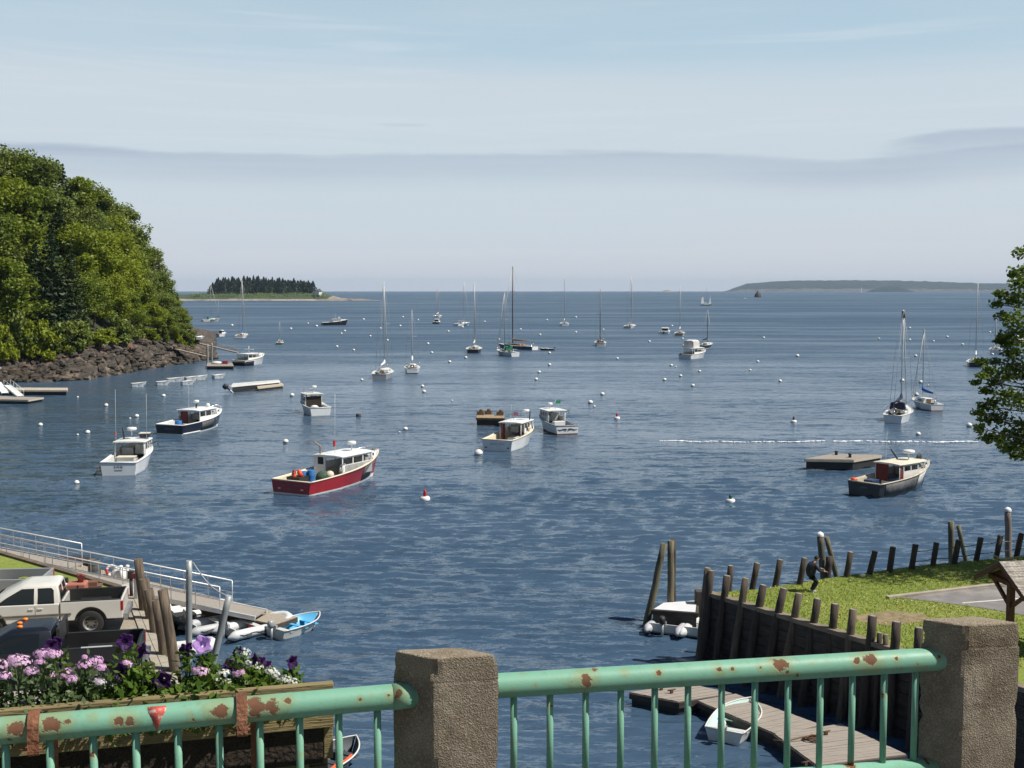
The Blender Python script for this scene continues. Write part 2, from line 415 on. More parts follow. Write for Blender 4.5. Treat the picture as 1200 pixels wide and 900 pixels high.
structure(sb.build('sea_bed', mat('sea_bed_mud', (0.05, 0.05, 0.04), 0.9)))

# boat wake: a low line of foam blobs on the water
def wake():
    m = MB(); rnd = random.Random(3)
    for i in range(620):
        x = 772 + 372 * rnd.random() ** 0.9
        y = 517.2 + rnd.gauss(0, 0.20) + 0.5 * math.sin(x * 0.03) + .35 * math.sin(x * .11)
        p = W(x, y, 0.03); s = 0.04 + 0.13 * rnd.random() ** 2
        if rnd.random() < 0.22 + 0.70 * (0.5 + 0.5 * mnoise.noise(Vector((x * .045, 0, 2))) * 2): continue
        m.sphere((p.x, p.y, 0.02), (s * 2.2, s * 0.8, 0.05), 7, 4)
    o = m.build('wake_foam', mat('foam', (0.85, 0.87, 0.88), 0.8), recalc=False); o['kind'] = 'stuff'
wake()

# ------------------------------------------------------------------ wooded headland
def d_shore(px):
    return float(np.interp(px, [-900, -300, 0, 20, 60, 100, 150, 200, 232, 252], [150, 176, 192, 195, 197, 201, 219, 239, 252, 262]))
def g_head(px, off):
    slope = float(np.interp(px, [-900, 60, 130, 190, 250], [0.46, 0.44, 0.36, 0.20, 0.05]))
    bank = float(np.interp(px, [-900, 0, 60, 110, 180, 225, 252], [1.8, 1.7, 2.4, 4.4, 4.4, 2.6, 0.5]))
    z = bank * float(sm(-1.5, 7.5, off)) + (0.0 if off < 6 else slope * (off - 6)) - (0 if off > -1.5 else 0.5 * (-1.5 - off))
    return min(z, float(np.interp(px, [-900, 0, 60, 100, 150, 190, 213, 226, 250], [36, 28, 27, 24, 18, 9.5, 4.8, 2.4, .5])))
rock_m = mat('shore_rock', (0.056, 0.045, 0.036), 0.9, var=0.4, scale=0.9, bump=1.5, bscale=3.0, col2=(0.145, 0.112, 0.082), c2=(0.50, 0.62), c2scale=0.5)
def headland():
    pxs = np.concatenate([np.linspace(-900, -40, 40), np.linspace(-30, 254, 110)])
    offs = np.concatenate([np.linspace(-10, 12, 26), np.linspace(14, 160, 30)])
    V = []; mi = []
    for px in pxs:
        for of in offs:
            Y = d_shore(px) + of
            x = X2(px, Y); z = g_head(px, of)
            n = mnoise.fractal(Vector((x * 0.28, Y * 0.28, z * 0.5)), 1.0, 2.0, 4)
            if -2 < of < 14: z += n * 0.9; 
            V.append((x + 0.6 * n, Y + n * 0.9, z))
    a, b = len(pxs), len(offs); Q = []; M = []
    for i in range(a - 1):
        for j in range(b - 1):
            Q.append((i * b + j, (i + 1) * b + j, (i + 1) * b + j + 1, i * b + j + 1)); M.append(0 if offs[j] < 8 or pxs[i] > 216 else 1)
    o = fastmesh('headland_terrain', V, Q, [rock_m, mat('forest_floor', (0.035, 0.045, 0.018), 0.95, var=0.4, scale=0.5)], M); structure(o)
    # tumbled rocks along the tide line
    rb = MB(); rnd = random.Random(11)
    for i in range(1100):
        px = rnd.uniform(-60, 250); of = rnd.uniform(-1.2, 9.0)
        if px > 228 and of > 4: continue
        Y = d_shore(px) + of; p = Vector((X2(px, Y), Y, g_head(px, of) + 0.1)); s = .16 + .75 * rnd.random() ** 2.2
        vs = []; seed = rnd.random() * 50
        T = MB().sphere((0, 0, 0), (s * rnd.uniform(.9, 1.7), s, s * rnd.uniform(.45, .8)), 7, 5)
        Mx = Matrix.Translation(p) @ Euler((rnd.uniform(-.4, .4), rnd.uniform(-.4, .4), rnd.random() * 6)).to_matrix().to_4x4()
        for v in T.v:
            w = Vector(v); k = 1 + 0.45 * mnoise.noise(w * (1.1 / s) + Vector((seed, 0, 0))); vs.append(w * k)
        rb.add(vs, T.f, (0 if rnd.random() < .88 else 2) if of > 4.6 else (1 if rnd.random() < .88 else 0), False, Mx)
    o = rb.build('shore_rocks', [rock_m, mat('weedy_rock', (0.038, 0.029, 0.018), 0.7, var=0.45, scale=1.5), mat('rusty_rock', (0.15, 0.085, 0.05), 0.9, var=0.4, scale=1.2)], recalc=False); o['kind'] = 'stuff'
headland()

# ------------------------------------------------------------------ trees
def rand_rot(rng, n, up=0.35):
    """n leaf frames: random normals leaning upwards"""
    nr = rng.randn(n, 3); nr[:, 2] = np.abs(nr[:, 2]) + up
    nr /= np.linalg.norm(nr, axis=1)[:, None]
    a = np.cross(nr, rng.randn(n, 3)); a /= np.linalg.norm(a, axis=1)[:, None]
    b = np.cross(nr, a); return a, b
def leaves_at(P, rng, size, up=0.35, aspect=0.62):
    n = len(P); a, b = rand_rot(rng, n, up); s = size * (0.6 + 0.8 * rng.rand(n))[:, None]
    V = np.stack([P - a * s, P - b * s * aspect + a * s * .1, P + a * s, P + b * s * aspect + a * s * .1], 1).reshape(-1, 3)
    return V, np.arange(4 * n).reshape(n, 4)
def broad_crown_points(rng, n, h, r, base, lobes):
    """points through a lobed crown, thick towards the outside of each lobe"""
    C_ = []
    for i in range(lobes):
        t = rng.rand() ** 0.8; z = base + (h - base) * (0.08 + 0.86 * t)
        prof = math.sin(PI * min(1.0, 0.16 + 0.84 * (z - base) / (h - base)) ** 0.85) ** 0.6
        rad = r * prof * (0.35 + 0.6 * rng.rand()); th = rng.rand() * 2 * PI
        C_.append((rad * math.cos(th), rad * math.sin(th), z, r * (0.22 + 0.20 * rng.rand())))
    C_ = np.array(C_); pick = rng.randint(0, lobes, n)
    d = rng.randn(n, 3); d /= np.linalg.norm(d, axis=1)[:, None]; d[:, 2] = d[:, 2] * 0.75 + 0.12
    rr = C_[pick, 3] * (0.40 + 0.78 * rng.rand(n) ** 0.7)
    P = C_[pick, :3] + d * rr[:, None]
    return P, C_
def trunk_mb(h, r, top, lean=0.3, limbs=None, seed=0):
    rnd = random.Random(seed); m = MB(); pts = []; rs = []
    for i in range(7):
        t = i / 6; pts.append((lean * math.sin(t * 2.3) * .5, lean * t * .6, -1.0 + (top + 1.0) * t)); rs.append(r * (1.25 - 0.95 * t) if i else r * 1.5)
    m.tube(pts, rs, 7)
    for c in (limbs if limbs is not None else []):
        t = min(0.9, max(0.28, (c[2] * 0.72) / top)); k = t * 6; i = int(k); f = k - i
        a = Vector(pts[i]).lerp(Vector(pts[min(i + 1, 6)]), f); b = Vector(c[:3]); mid = a.lerp(b, .5) + Vector((0, 0, -.25))
        rr = r * (1.2 - .95 * t) * .55
        m.tube([a, mid, b], [rr, rr * .65, rr * .22], 5, cap=False)
    return m
bark = mat('bark', (0.085, 0.065, 0.05), 0.9, var=0.35, scale=3, stretch=(4, 4, .6), bump=.8, bscale=8)
bark_pale = mat('pale_bark', (0.20, 0.17, 0.14), 0.9, var=0.35, scale=3, stretch=(4, 4, .6))
LEAF = {'maple': leafmat('maple_leaf', (0.130, 0.185, 0.020), (0.255, 0.310, 0.034), .38),
        'lime': leafmat('young_leaf', (0.175, 0.230, 0.016), (0.325, 0.365, 0.030), .40),
        'oak': leafmat('oak_leaf', (0.125, 0.175, 0.034), (0.255, 0.300, 0.062), .36),
        'spruce': leafmat('spruce_needle', (0.020, 0.040, 0.016), (0.050, 0.080, 0.028), .12),
        'pine': leafmat('pine_needle', (0.036, 0.062, 0.018), (0.080, 0.110, 0.030), .16)}
def broad_proto(kind, seed, n=9500, H=16.0, r=5.4):
    rng = np.random.RandomState(seed)
    P, L_ = broad_crown_points(rng, n, H * .97, r, H * .22, 44)
    V, Q = leaves_at(P, rng, 0.265)
    t = thing('broadleaf_tree', 'x', 'tree')
    o = fastmesh('crown', V, Q, LEAF[kind], parent=t)
    trunk_mb(H, .30, H * .8, .6, L_[::2], seed).build('trunk', bark, t, recalc=False)
    return t
def conifer_points(rng, n, H, r, base):
    tiers = int((H - base) / 0.75); P = []
    for i in range(n):
        t = rng.rand() ** 1.35; z = base + (H - base) * t
        z = base + round((z - base) / 0.75) * 0.75
        th0 = rng.randint(0, 9); th = th0 * 2 * PI / 9 + (z * 2.1) + rng.randn() * .14
        rad = r * (1 - (z - base) / (H - base)) ** 0.85 * (0.15 + 0.9 * rng.rand() ** .6) * (0.75 + .4 * ((th0 * 37 + int(z * 4)) % 7) / 7)
        P.append((rad * math.cos(th), rad * math.sin(th), z - rad * .28 + rng.randn() * .10))
    return np.array(P)
def conifer_proto(kind, seed, n=5200, H=18.0, r=3.9, base=2.0, name='spruce_tree'):
    rng = np.random.RandomState(seed)
    P = conifer_points(rng, n, H, r, base)
    V, Q = leaves_at(P, rng, 0.30, 0.6, 0.4)
    t = thing(name, 'x', 'tree')
    fastmesh('crown', V, Q, LEAF[kind], parent=t)
    m = MB(); m.tube([(0, 0, -1), (0, 0, H * .5), (0, 0, H * .98)], [.24, .15, .03], 6); m.build('trunk', bark, t, recalc=False)
    return t
PROTO = {}
USED = set()
def put_tree(kind, var, loc, sx, sz, rot, label, group, name=None):
    key = (kind, var)
    if key not in PROTO:
        if kind in ('maple', 'lime', 'oak'): PROTO[key] = broad_proto(kind, 100 + 17 * var + len(kind))
        elif kind == 'shrub': PROTO[key] = shrub_proto(40 + var)
        else: PROTO[key] = conifer_proto(kind, 300 + var, name='spruce_tree' if kind == 'spruce' else 'pine_tree')
        t = PROTO[key]
    else: t = copy_tree(PROTO[key])
    t.location = loc; t.scale = (sx, sx, sz); t.rotation_euler = (0, 0, rot); tag(t, label, 'tree' if kind != 'shrub' else 'shrub', group)
    return t
def shrub_proto(seed):
    rng = np.random.RandomState(seed); P, L_ = broad_crown_points(rng, 2600, 4.0, 2.6, 0.0, 16)
    P[:, 2] = np.abs(P[:, 2]); V, Q = leaves_at(P, rng, 0.26)
    t = thing('shrub', 'x', 'shrub'); fastmesh('foliage', V, Q, LEAF['lime' if seed % 2 else 'oak'], parent=t)
    m = MB(); rnd = random.Random(seed)
    for i in range(6):
        th = rnd.random() * 6.28; m.tube([(0, 0, -.6), (math.cos(th) * .5, math.sin(th) * .5, 1.2), (math.cos(th) * 1.3, math.sin(th) * 1.3, 2.6)], [.07, .05, .02], 5)
    m.build('stem', bark, t, recalc=False)
    return t
def plant_headland():
    rnd = random.Random(21)
    rows = [
        ('skyline', 58, [(-118, 186, 'maple'), (-84, 180, 'oak'), (-42, 176, 'maple'), (2, 170, 'oak'), (29, 174, 'maple'), (54, 185, 'oak'), (79, 191, 'spruce'), (98, 206, 'maple'), (117, 221, 'oak'), (129, 222, 'pine'), (143, 238, 'oak'), (160, 262, 'maple'), (177, 290, 'oak'), (193, 318, 'maple'), (209, 343, 'pine')]),
        ('upper', 40, [(-70, 220, 'maple'), (-25, 210, 'maple'), (14, 209, 'lime'), (44, 216, 'maple'), (72, 226, 'oak'), (88, 231, 'pine'), (110, 243, 'oak'), (136, 254, 'lime'), (155, 288, 'maple'), (174, 316, 'oak'), (193, 342, 'maple'), (212, 360, 'oak')]),
        ('middle', 25, [(-40, 265, 'maple'), (2, 255, 'oak'), (26, 250, 'maple'), (52, 250, 'spruce'), (74, 236, 'pine'), (96, 256, 'lime'), (122, 272, 'lime'), (147, 300, 'lime'), (172, 325, 'maple'), (194, 345, 'oak'), (212, 364, 'maple')]),
        ('lower', 14, [(-30, 320, 'oak'), (6, 300, 'maple'), (30, 318, 'maple'), (44, 285, 'spruce'), (63, 262, 'spruce'), (84, 280, 'pine'), (110, 318, 'maple'), (134, 322, 'lime'), (156, 338, 'maple'), (178, 352, 'lime'), (198, 366, 'maple'), (215, 378, 'oak')]),
    ]
    kname = {'maple': 'mid green maple', 'lime': 'bright yellow green tree', 'oak': 'grey green oak', 'spruce': 'dark pointed spruce', 'pine': 'dark feathery pine'}
    where = {'skyline': 'along the skyline of the wooded headland', 'upper': 'high on the headland slope below the skyline', 'middle': 'halfway up the wooded headland slope', 'lower': 'just above the bushes of the rocky shore'}
    for rn, off, items in rows:
        seen = {}
        tot = {}
        for px, py, k in items: tot[k] = tot.get(k, 0) + 1
        order = list(reversed(items))
        for px, py, k in order:
            o2 = off * float(np.interp(px, [100, 230], [1.0, 0.62]))
            Y = d_shore(px) + o2; zt = WD(px, py, Y).z; g = g_head(px, o2); h = max(3.0, zt - g)
            i = seen.get(k, 0); seen[k] = i + 1
            lab = (ordinal(i) + ' ' if tot[k] > 1 else '') + kname[k] + ' from the water ' + where[rn] if tot[k] > 1 else kname[k] + ' standing ' + where[rn]
            base = 16.0 if k in ('maple', 'lime', 'oak') else 18.0
            sz = h / base
            sx = (min(1.25, max(0.62, sz * 1.02)) if base == 16 else min(1.25, max(.7, sz * 1.0))) * rnd.uniform(.92, 1.1)
            if px > 195: sx *= .78
            put_tree(k, rnd.randrange(3) if base == 16 else rnd.randrange(2), (X2(px, Y), Y, g - .2), sx, sz, rnd.random() * 6.28, lab, 'trees of the wooded headland')
    sh = [(-20, 372), (4, 380), (22, 370), (41, 376), (58, 388), (74, 378), (92, 376), (110, 388), (124, 384), (142, 372), (158, 380), (174, 384), (190, 378), (204, 384), (216, 386), (222, 391)]
    for i, (px, py) in enumerate(reversed(sh)):
        o2 = 8.5; Y = d_shore(px) + o2; zt = WD(px, py, Y).z; g = g_head(px, o2)
        put_tree('shrub', rnd.randrange(4), (X2(px, Y), Y, g - .3), rnd.uniform(.8, 1.1) * (1 if px < 185 else .75), max(.6, (zt - g) / 4.0), rnd.random() * 6.28, ordinal(i) + ' leafy bush from the point along the top of the rocky bank', 'bushes above the rocky shore')
plant_headland()

# ------------------------------------------------------------------ low island with spruces and a white house
def island():
    D = 1700.0; m = []; nx, ny = 130, 16
    xs = np.linspace(190, 446, nx)
    V = []
    for i, px in enumerate(xs):
        prof = float(np.interp(px, [190, 222, 300, 372, 384, 398, 420, 446], [8.5, 9.5, 10.5, 10.5, 6.5, 3.6, 2.6, 0.3]))
        half = float(np.interp(px, [190, 372, 400, 446], [70, 60, 26, 8]))
        for j in range(ny):
            t = j / (ny - 1); yy = D + half * (2 * t - 1) + half
            x = X2(px, D)
            z = prof * min(1.0, (math.sin(PI * t) ** .6)) * (1 if 0 < j < ny - 1 else 0) - (1.0 if j in (0, ny - 1) else 0)
            if j == 1: z = min(2.4, prof)
            z += 0.9 * mnoise.noise(Vector((x * .05, yy * .05, 0))) * (1 if 0 < j < ny - 1 else 0)
            V.append((x, yy, z))
    Q = []; M = []
    for i in range(nx - 1):
        for j in range(ny - 1):
            Q.append((i * ny + j, (i + 1) * ny + j, (i + 1) * ny + j + 1, i * ny + j + 1)); M.append(1 if (j <= 0 or xs[i] > 384) else 0)
    o = fastmesh('island_terrain', V, Q, [mat('island_grass', (0.05, 0.078, 0.030), .9, var=.3, scale=.02, col2=(.085, .085, .04), c2scale=.03), mat('island_rock', (0.30, 0.255, 0.21), .9, var=.3, scale=.08, col2=(.11, .085, .07), c2scale=.12)], M); structure(o)
    rnd = random.Random(5); proto = None
    spots = []
    for i in range(66):
        px = 247 + (368 - 247) * (i + .5) / 66 + rnd.uniform(-1.2, 1.2)
        py = float(np.interp(px, [246, 256, 272, 300, 340, 360, 372], [333, 326, 324, 323.5, 326, 328, 331])) + rnd.uniform(-1.0, 3.0)
        spots.append((px, py, D + rnd.uniform(50, 95)))
    for i, (px, py, Y) in enumerate(sorted(spots)):
        h = WD(px, py, Y).z - 9.0
        if proto is None:
            rng = np.random.RandomState(77); P = conifer_points(rng, 1100, 20.0, 8.5, .2); Vv, Qq = leaves_at(P, rng, 1.15, .6, .5)
            t = thing('spruce_tree', 'x', 'tree'); fastmesh('crown', Vv, Qq, LEAF['spruce'], parent=t)
            MB().tube([(0, 0, -1), (0, 0, 19)], [.5, .08], 5).build('trunk', bark, t, recalc=False); proto = t
        else: t = copy_tree(proto)
        t.location = (X2(px, Y), Y, 8.6); s = rnd.uniform(.85, 1.15); t.scale = (s, s, h / 20.0); t.rotation_euler = (0, 0, rnd.random() * 6)
        tag(t, 'dark spruce in the dense wood on the low island beyond the headland', 'tree', 'spruces on the low island')
    # bushes on the island's slope
    sm_ = MB(); q = np.random.RandomState(9); P = []
    for i in range(110):
        px = q.uniform(228, 388); Y = D + q.uniform(14, 52); P.append((X2(px, Y), Y, (5.5 + (Y - D) * .07 if px < 380 else 4.0) + q.rand()))
    P = np.repeat(np.array(P), 26, 0) + q.randn(110 * 26, 3) * np.array([3.2, 3, 1.3]); Vv, Qq = leaves_at(P, q, .9)
    o = fastmesh('island_scrub', Vv, Qq, LEAF['oak']); o['kind'] = 'stuff'
    # house
    p = WD(371, 343, D + 45)
    h = thing('white_house', 'white gabled house at the seaward end of the island wood', 'house', (X2(374, D + 20), D + 20, 7.6), R(-20)); h.scale = (.9, .9, .9)
    b = MB(); b.box((0, 0, 3.0), (7, 10, 6)); b.add([(-3.5, -5, 6), (3.5, -5, 6), (0, -5, 9.6), (-3.5, 5, 6), (3.5, 5, 6), (0, 5, 9.6)], [(0, 1, 2), (5, 4, 3), (0, 2, 5, 3), (1, 4, 5, 2)]); b.build('wall', white(), h)
    r = MB()
    for s in (-1, 1): r.beam((s * 2.05, -5.4, 7.75), (s * 2.05, 5.4, 7.75), 5.6, .25, up=(s * .72, 0, .70))
    ro = r.build('roof', mat('house_roof', (.06, .06, .065), .8), h)
    MB().box((1.0, 2.5, 9.6), (.9, .9, 2.4)).build('chimney', mat('brick', (.25, .12, .09), .9), ro)
    for (wx, wz) in ((-1.6, 2.2), (1.6, 2.2), (0, 5.6)): MB().box((wx, -5.03, wz), (1.0, .1, 1.6)).build('window', mat('window_dark', (.03, .04, .05), .2), h)
    w2 = MB(); w2.box((-7, 3, 2.4), (7, 7, 4.8)); w2.build('wing', offwhite(), h)
    r2 = MB(); r2.add([(-11, -1, 4.8), (-3.4, -1, 4.8), (-3.4, 7, 4.8), (-11, 7, 4.8), (-11, 3, 7.4), (-3.4, 3, 7.4)], [(0, 1, 5, 4), (2, 3, 4, 5), (3, 0, 4), (1, 2, 5)]); r2.build('wing_roof', mat('house_roof', (.06, .06, .065)), h)
island()

def far_island():
    D = 10400.0; xs = np.linspace(846, 1420, 260)
    hp = lambda px: float(np.interp(px, [846, 853, 861, 875, 900, 930, 1000, 1050, 1100, 1150, 1200, 1300, 1420], [1, 14, 40, 76, 92, 103, 106, 102, 92, 78, 72, 60, 30]))
    V = []; ny = 22
    for px in xs:
        for j in range(ny):
            t = j / (ny - 1); yy = D + 1500 * t; x = X2(px, yy)
            z = hp(px) * min(1, t / .55) ** .55 if t < .75 else hp(px) * (1 - (t - .75) / .25)
            if 0 < j < ny - 1: z += (7 * mnoise.noise(Vector((x * .012, yy * .012, 0))) + 5 * mnoise.noise(Vector((x * .045, yy * .045, 3)))) * min(1, hp(px) / 60)
            V.append((x, yy, max(z, -1) if j else -2))
    Q = [(i * ny + j, (i + 1) * ny + j, (i + 1) * ny + j + 1, i * ny + j + 1) for i in range(len(xs) - 1) for j in range(ny - 1)]
    M = [1 if j == 0 else 0 for i in range(len(xs) - 1) for j in range(ny - 1)]
    o = fastmesh('far_island_hills', V, Q, [mat('far_forest', (.014, .024, .014), .95, var=.5, scale=.012, detail=8, col2=(.026, .036, .020), c2scale=.004), mat('far_shore', (.10, .09, .085), .9, var=.3, scale=.02)], M); structure(o)
    # a lower, nearer spur before it
    V = []; xs2 = np.linspace(1026, 1072, 40)
    for px in xs2:
        h_ = 46 * math.sin(PI * (px - 1026) / 46) ** .6
        for j in range(8):
            t = j / 7; x = X2(px, 9500); V.append((x, 9500 + 300 * t, h_ * math.sin(PI * t) ** .7 + (3 * mnoise.noise(Vector((x * .04, j, 0))) if 0 < j < 7 else -1)))
    Q = [(i * 8 + j, (i + 1) * 8 + j, (i + 1) * 8 + j + 1, i * 8 + j + 1) for i in range(39) for j in range(7)]
    structure(fastmesh('far_spur_hills', V, Q, MATS['far_forest']))
    V = []
    for i, px in enumerate(np.linspace(774, 789, 16)):
        for j in range(5):
            x = X2(px, 10000); t = j / 4; V.append((x, 10000 + 60 * t, (18 * math.sin(PI * i / 15) ** .8) * math.sin(PI * t) ** .6 - 1 + 2 * mnoise.noise(Vector((i * .6, j, 0)))))
    Q = [(i * 5 + j, (i + 1) * 5 + j, (i + 1) * 5 + j + 1, i * 5 + j + 1) for i in range(15) for j in range(4)]
    structure(fastmesh('islet_terrain', V, Q, MATS['island_rock']))
far_island()

# ------------------------------------------------------------------ sea haze: one box of even, thin air
hz = bpy.data.materials.new('haze_air'); hz.use_nodes = True; hz.node_tree.nodes.clear()
ho = hz.node_tree.nodes.new('ShaderNodeOutputMaterial'); hv = hz.node_tree.nodes.new('ShaderNodeVolumePrincipled')
hv.inputs['Color'].default_value = (0.58, 0.77, 1.0, 1); hv.inputs['Density'].default_value = 4.4e-5; hv.inputs['Anisotropy'].default_value = 0.0
hz.node_tree.links.new(hv.outputs[0], ho.inputs['Volume'])
hb = MB(); hb.box((0, 7000, 60.5), (24000, 14600, 141)); h_o = hb.build('haze', hz); h_o['kind'] = 'stuff'
# ================================================================== BOATS ON THE WATER
class Hull:
    """A planing workboat or yacht hull: x forward, y to port, z up, origin on the waterline amidships."""
    def __init__(s, L, B, fs, fb, full=2.2, stern=0.93, rake=0.9, deep=0.5, flare=1.0, tuck=0.90, bilge=.8):
        s.L, s.B, s.fs, s.fb, s.full, s.stern, s.rake, s.deep, s.flare, s.tuck, s.bilge = L, B, fs, fb, full, stern, rake, deep, flare, tuck, bilge
    def x(s, t): return -s.L / 2 + s.L * t
    def half(s, t):
        e = max(0.0, (t - .42) / .58)
        return max(.015, s.B / 2 * (1 - e ** s.full) * (s.stern + (1 - s.stern) * math.sin(min(1, t / .42) * PI / 2)))
    def sheer(s, t): return s.fs + (s.fb - s.fs) * (0.12 * t + 0.88 * t ** 2.1)
    def half_at(s, t, z, gap=.05):
        """half breadth inside the planking at height z"""
        return max(.01, -s.pt(t, min(1, max(0, 1 - z / s.sheer(t)))).y - gap)
    def pt(s, t, k):
        """k: 0 sheer .. 1 waterline, along the topside (starboard, y negative)"""
        b = s.half(t); e = max(0.0, (t - .35) / .60)
        bw = max(.012, s.B / 2 * s.tuck * (1 - min(1, e) ** (s.full * .8 / s.flare)) * s.stern if t > .35 else s.half(t) * s.tuck)
        bw = min(bw, b * .97)
        hs = s.sheer(t); xw = s.x(t) - s.rake * t ** 5
        z = hs * (1 - k); y = b + (bw - b) * (k ** .85); x = s.x(t) + (xw - s.x(t)) * k
        return Vector((x, -y, z))
    def ring(s, t):
        ks = (0, .35, .7, .86, 1.0)
        st = [s.pt(t, k) for k in ks]
        w = st[-1]; st += [Vector((w.x - .1 * t ** 5, w.y * s.bilge, -s.deep * .55)), Vector((w.x - .2 * t ** 5, 0, -s.deep))]
        pt_ = [Vector((p.x, -p.y, p.z)) for p in reversed(st[:-1])]
        return st + pt_
    def build(s, parent, hullmat, bootmat=None, botmat=None, n=18, boot=True):
        m = MB(); ts = [i / n for i in range(n)] + [.985, 1.0]
        rings = [s.ring(t) for t in ts]; k = len(rings[0])
        vs = [p for r in rings for p in r]; mi_of = [0, 0, 0, 1, 2, 2, 2, 2, 1, 0, 0, 0]
        for band in (0, 1, 2):
            fs = [(i * k + j, i * k + j + 1, (i + 1) * k + j + 1, (i + 1) * k + j) for i in range(len(rings) - 1) for j in range(k - 1) if mi_of[j] == band]
            m.add(vs, fs, band, True)
        r0 = rings[0]
        for (a, b_, mi) in ((0, 3, 0), (3, 4, 1), (4, 5, 2), (5, 6, 2)):
            q = [r0[a], r0[b_], r0[k - 1 - b_], r0[k - 1 - a]]
            m.add(q if b_ != 6 else q[:2] + q[3:], [(0, 1, 2, 3)] if b_ != 6 else [(0, 1, 2)], mi, False)
        return m.build('hull', [hullmat, bootmat or hullmat, botmat or mat('bottom_paint', (.05, .012, .012), .7)], parent)
    def sheer_line(s, y_in=0.0, dz=0.0, t0=0.0, t1=1.0, n=18, side=-1):
        out = []
        for i in range(n + 1):
            t = t0 + (t1 - t0) * i / n; b = max(.0, s.half(t) - y_in); out.append(Vector((s.x(t), side * b, s.sheer(t) + dz)))
        return out
    def rail(s, parent, m_, r=.055, name='gunwale'):
        m = MB(); a = s.sheer_line(side=-1); b = s.sheer_line(side=1)
        m.tube(a + b[::-1][1:], r, 6, closed=False); m.tube([a[0], b[0]], r, 6)
        return m.build(name, m_, parent)
    def deck(s, parent, m_, t0, t1, inset=.02, dz=-.03, camber=.07, name='foredeck', n=12):
        m = MB(); rows = []
        for i in range(n + 1):
            t = t0 + (t1 - t0) * i / n; b = max(.005, s.half(t) - inset); z = s.sheer(t) + dz
            rows.append([Vector((s.x(t), b * q, z + camber * (1 - q * q))) for q in (-1, -.5, 0, .5, 1)])
        m.loft(rows, closed=False, caps=False); return m.build(name, m_, parent, recalc=False)
    def side_decks(s, parent, m_, t0, t1, w, dz=-.02, floor=.22, name='side_deck', n=10):
        m = MB()
        for sd in (-1, 1):
            o, i_, f = [], [], []
            for i in range(n + 1):
                t = t0 + (t1 - t0) * i / n; b = s.half(t); z = s.sheer(t) + dz
                o.append(Vector((s.x(t), sd * (b - .01), z))); i_.append(Vector((s.x(t), sd * (b - w), z))); f.append(Vector((s.x(t), sd * min(b - w, s.half_at(t, floor)), floor)))
            m.loft([o, i_, f], closed=False, caps=False, smooth=False)
        b = s.half(t0); z = s.sheer(t0) + dz; x = s.x(t0)
        m.box((x + w / 2, 0, z - .02), (w, 2 * b - .03, .04)); m.add([(x + w, -b + w, z), (x + w, b - w, z), (x + w, b - w, floor), (x + w, -b + w, floor)], [(0, 1, 2, 3)])
        return m.build(name, m_, parent, recalc=False)
    def cockpit_floor(s, parent, m_, t0, t1, floor=.22):
        m = MB(); r = []
        for i in range(9):
            t = t0 + (t1 - t0) * i / 8; b = s.half_at(t, floor, .03); r.append([Vector((s.x(t), -b, floor)), Vector((s.x(t), b, floor))])
        m.loft(r, closed=False, caps=False, smooth=False); return m.build('cockpit_floor', m_, parent, recalc=False)
    def panel(s, parent, m_, t0, t1, k0, k1, name='side_panel', side=-1, off=.015):
        m = MB(); rows = []
        for i in range(9):
            t = t0 + (t1 - t0) * i / 8
            a = s.pt(t, k0); b = s.pt(t, (k0 + k1) / 2); c = s.pt(t, k1)
            rows.append([Vector((p.x, (p.y - off) * (-side), p.z)) for p in (a, b, c)])
        m.loft(rows, closed=False, caps=False); o = m.build(name, m_, parent, recalc=False)
        sol = o.modifiers.new('thick', 'SOLIDIFY'); sol.thickness = .02; sol.offset = 0
        return o

def radar_dome(parent, loc, r=.28, name='radar_dome'):
    m = MB(); M = Matrix.Translation(Vector(loc)); m.lathe([(0, 0), (r * .9, 0), (r, .06), (r, .16), (r * .85, .23), (0, .26)], 16, M); d = m.build(name, white(), parent)
    b = MB(); b.tube([(loc[0], loc[1], loc[2] - .45), (loc[0], loc[1], loc[2])], .05, 8); b.build('radar_mount', offwhite(), d); return d
def antenna(parent, x, y, z, h, r=.018, name='antenna', m_=None):
    m = MB(); m.tube([(x, y, z), (x, y - .02, z + h * .5), (x + .03, y - .05, z + h)], [r, r * .8, r * .5], 5); return m.build(name, m_ or offwhite(), parent)

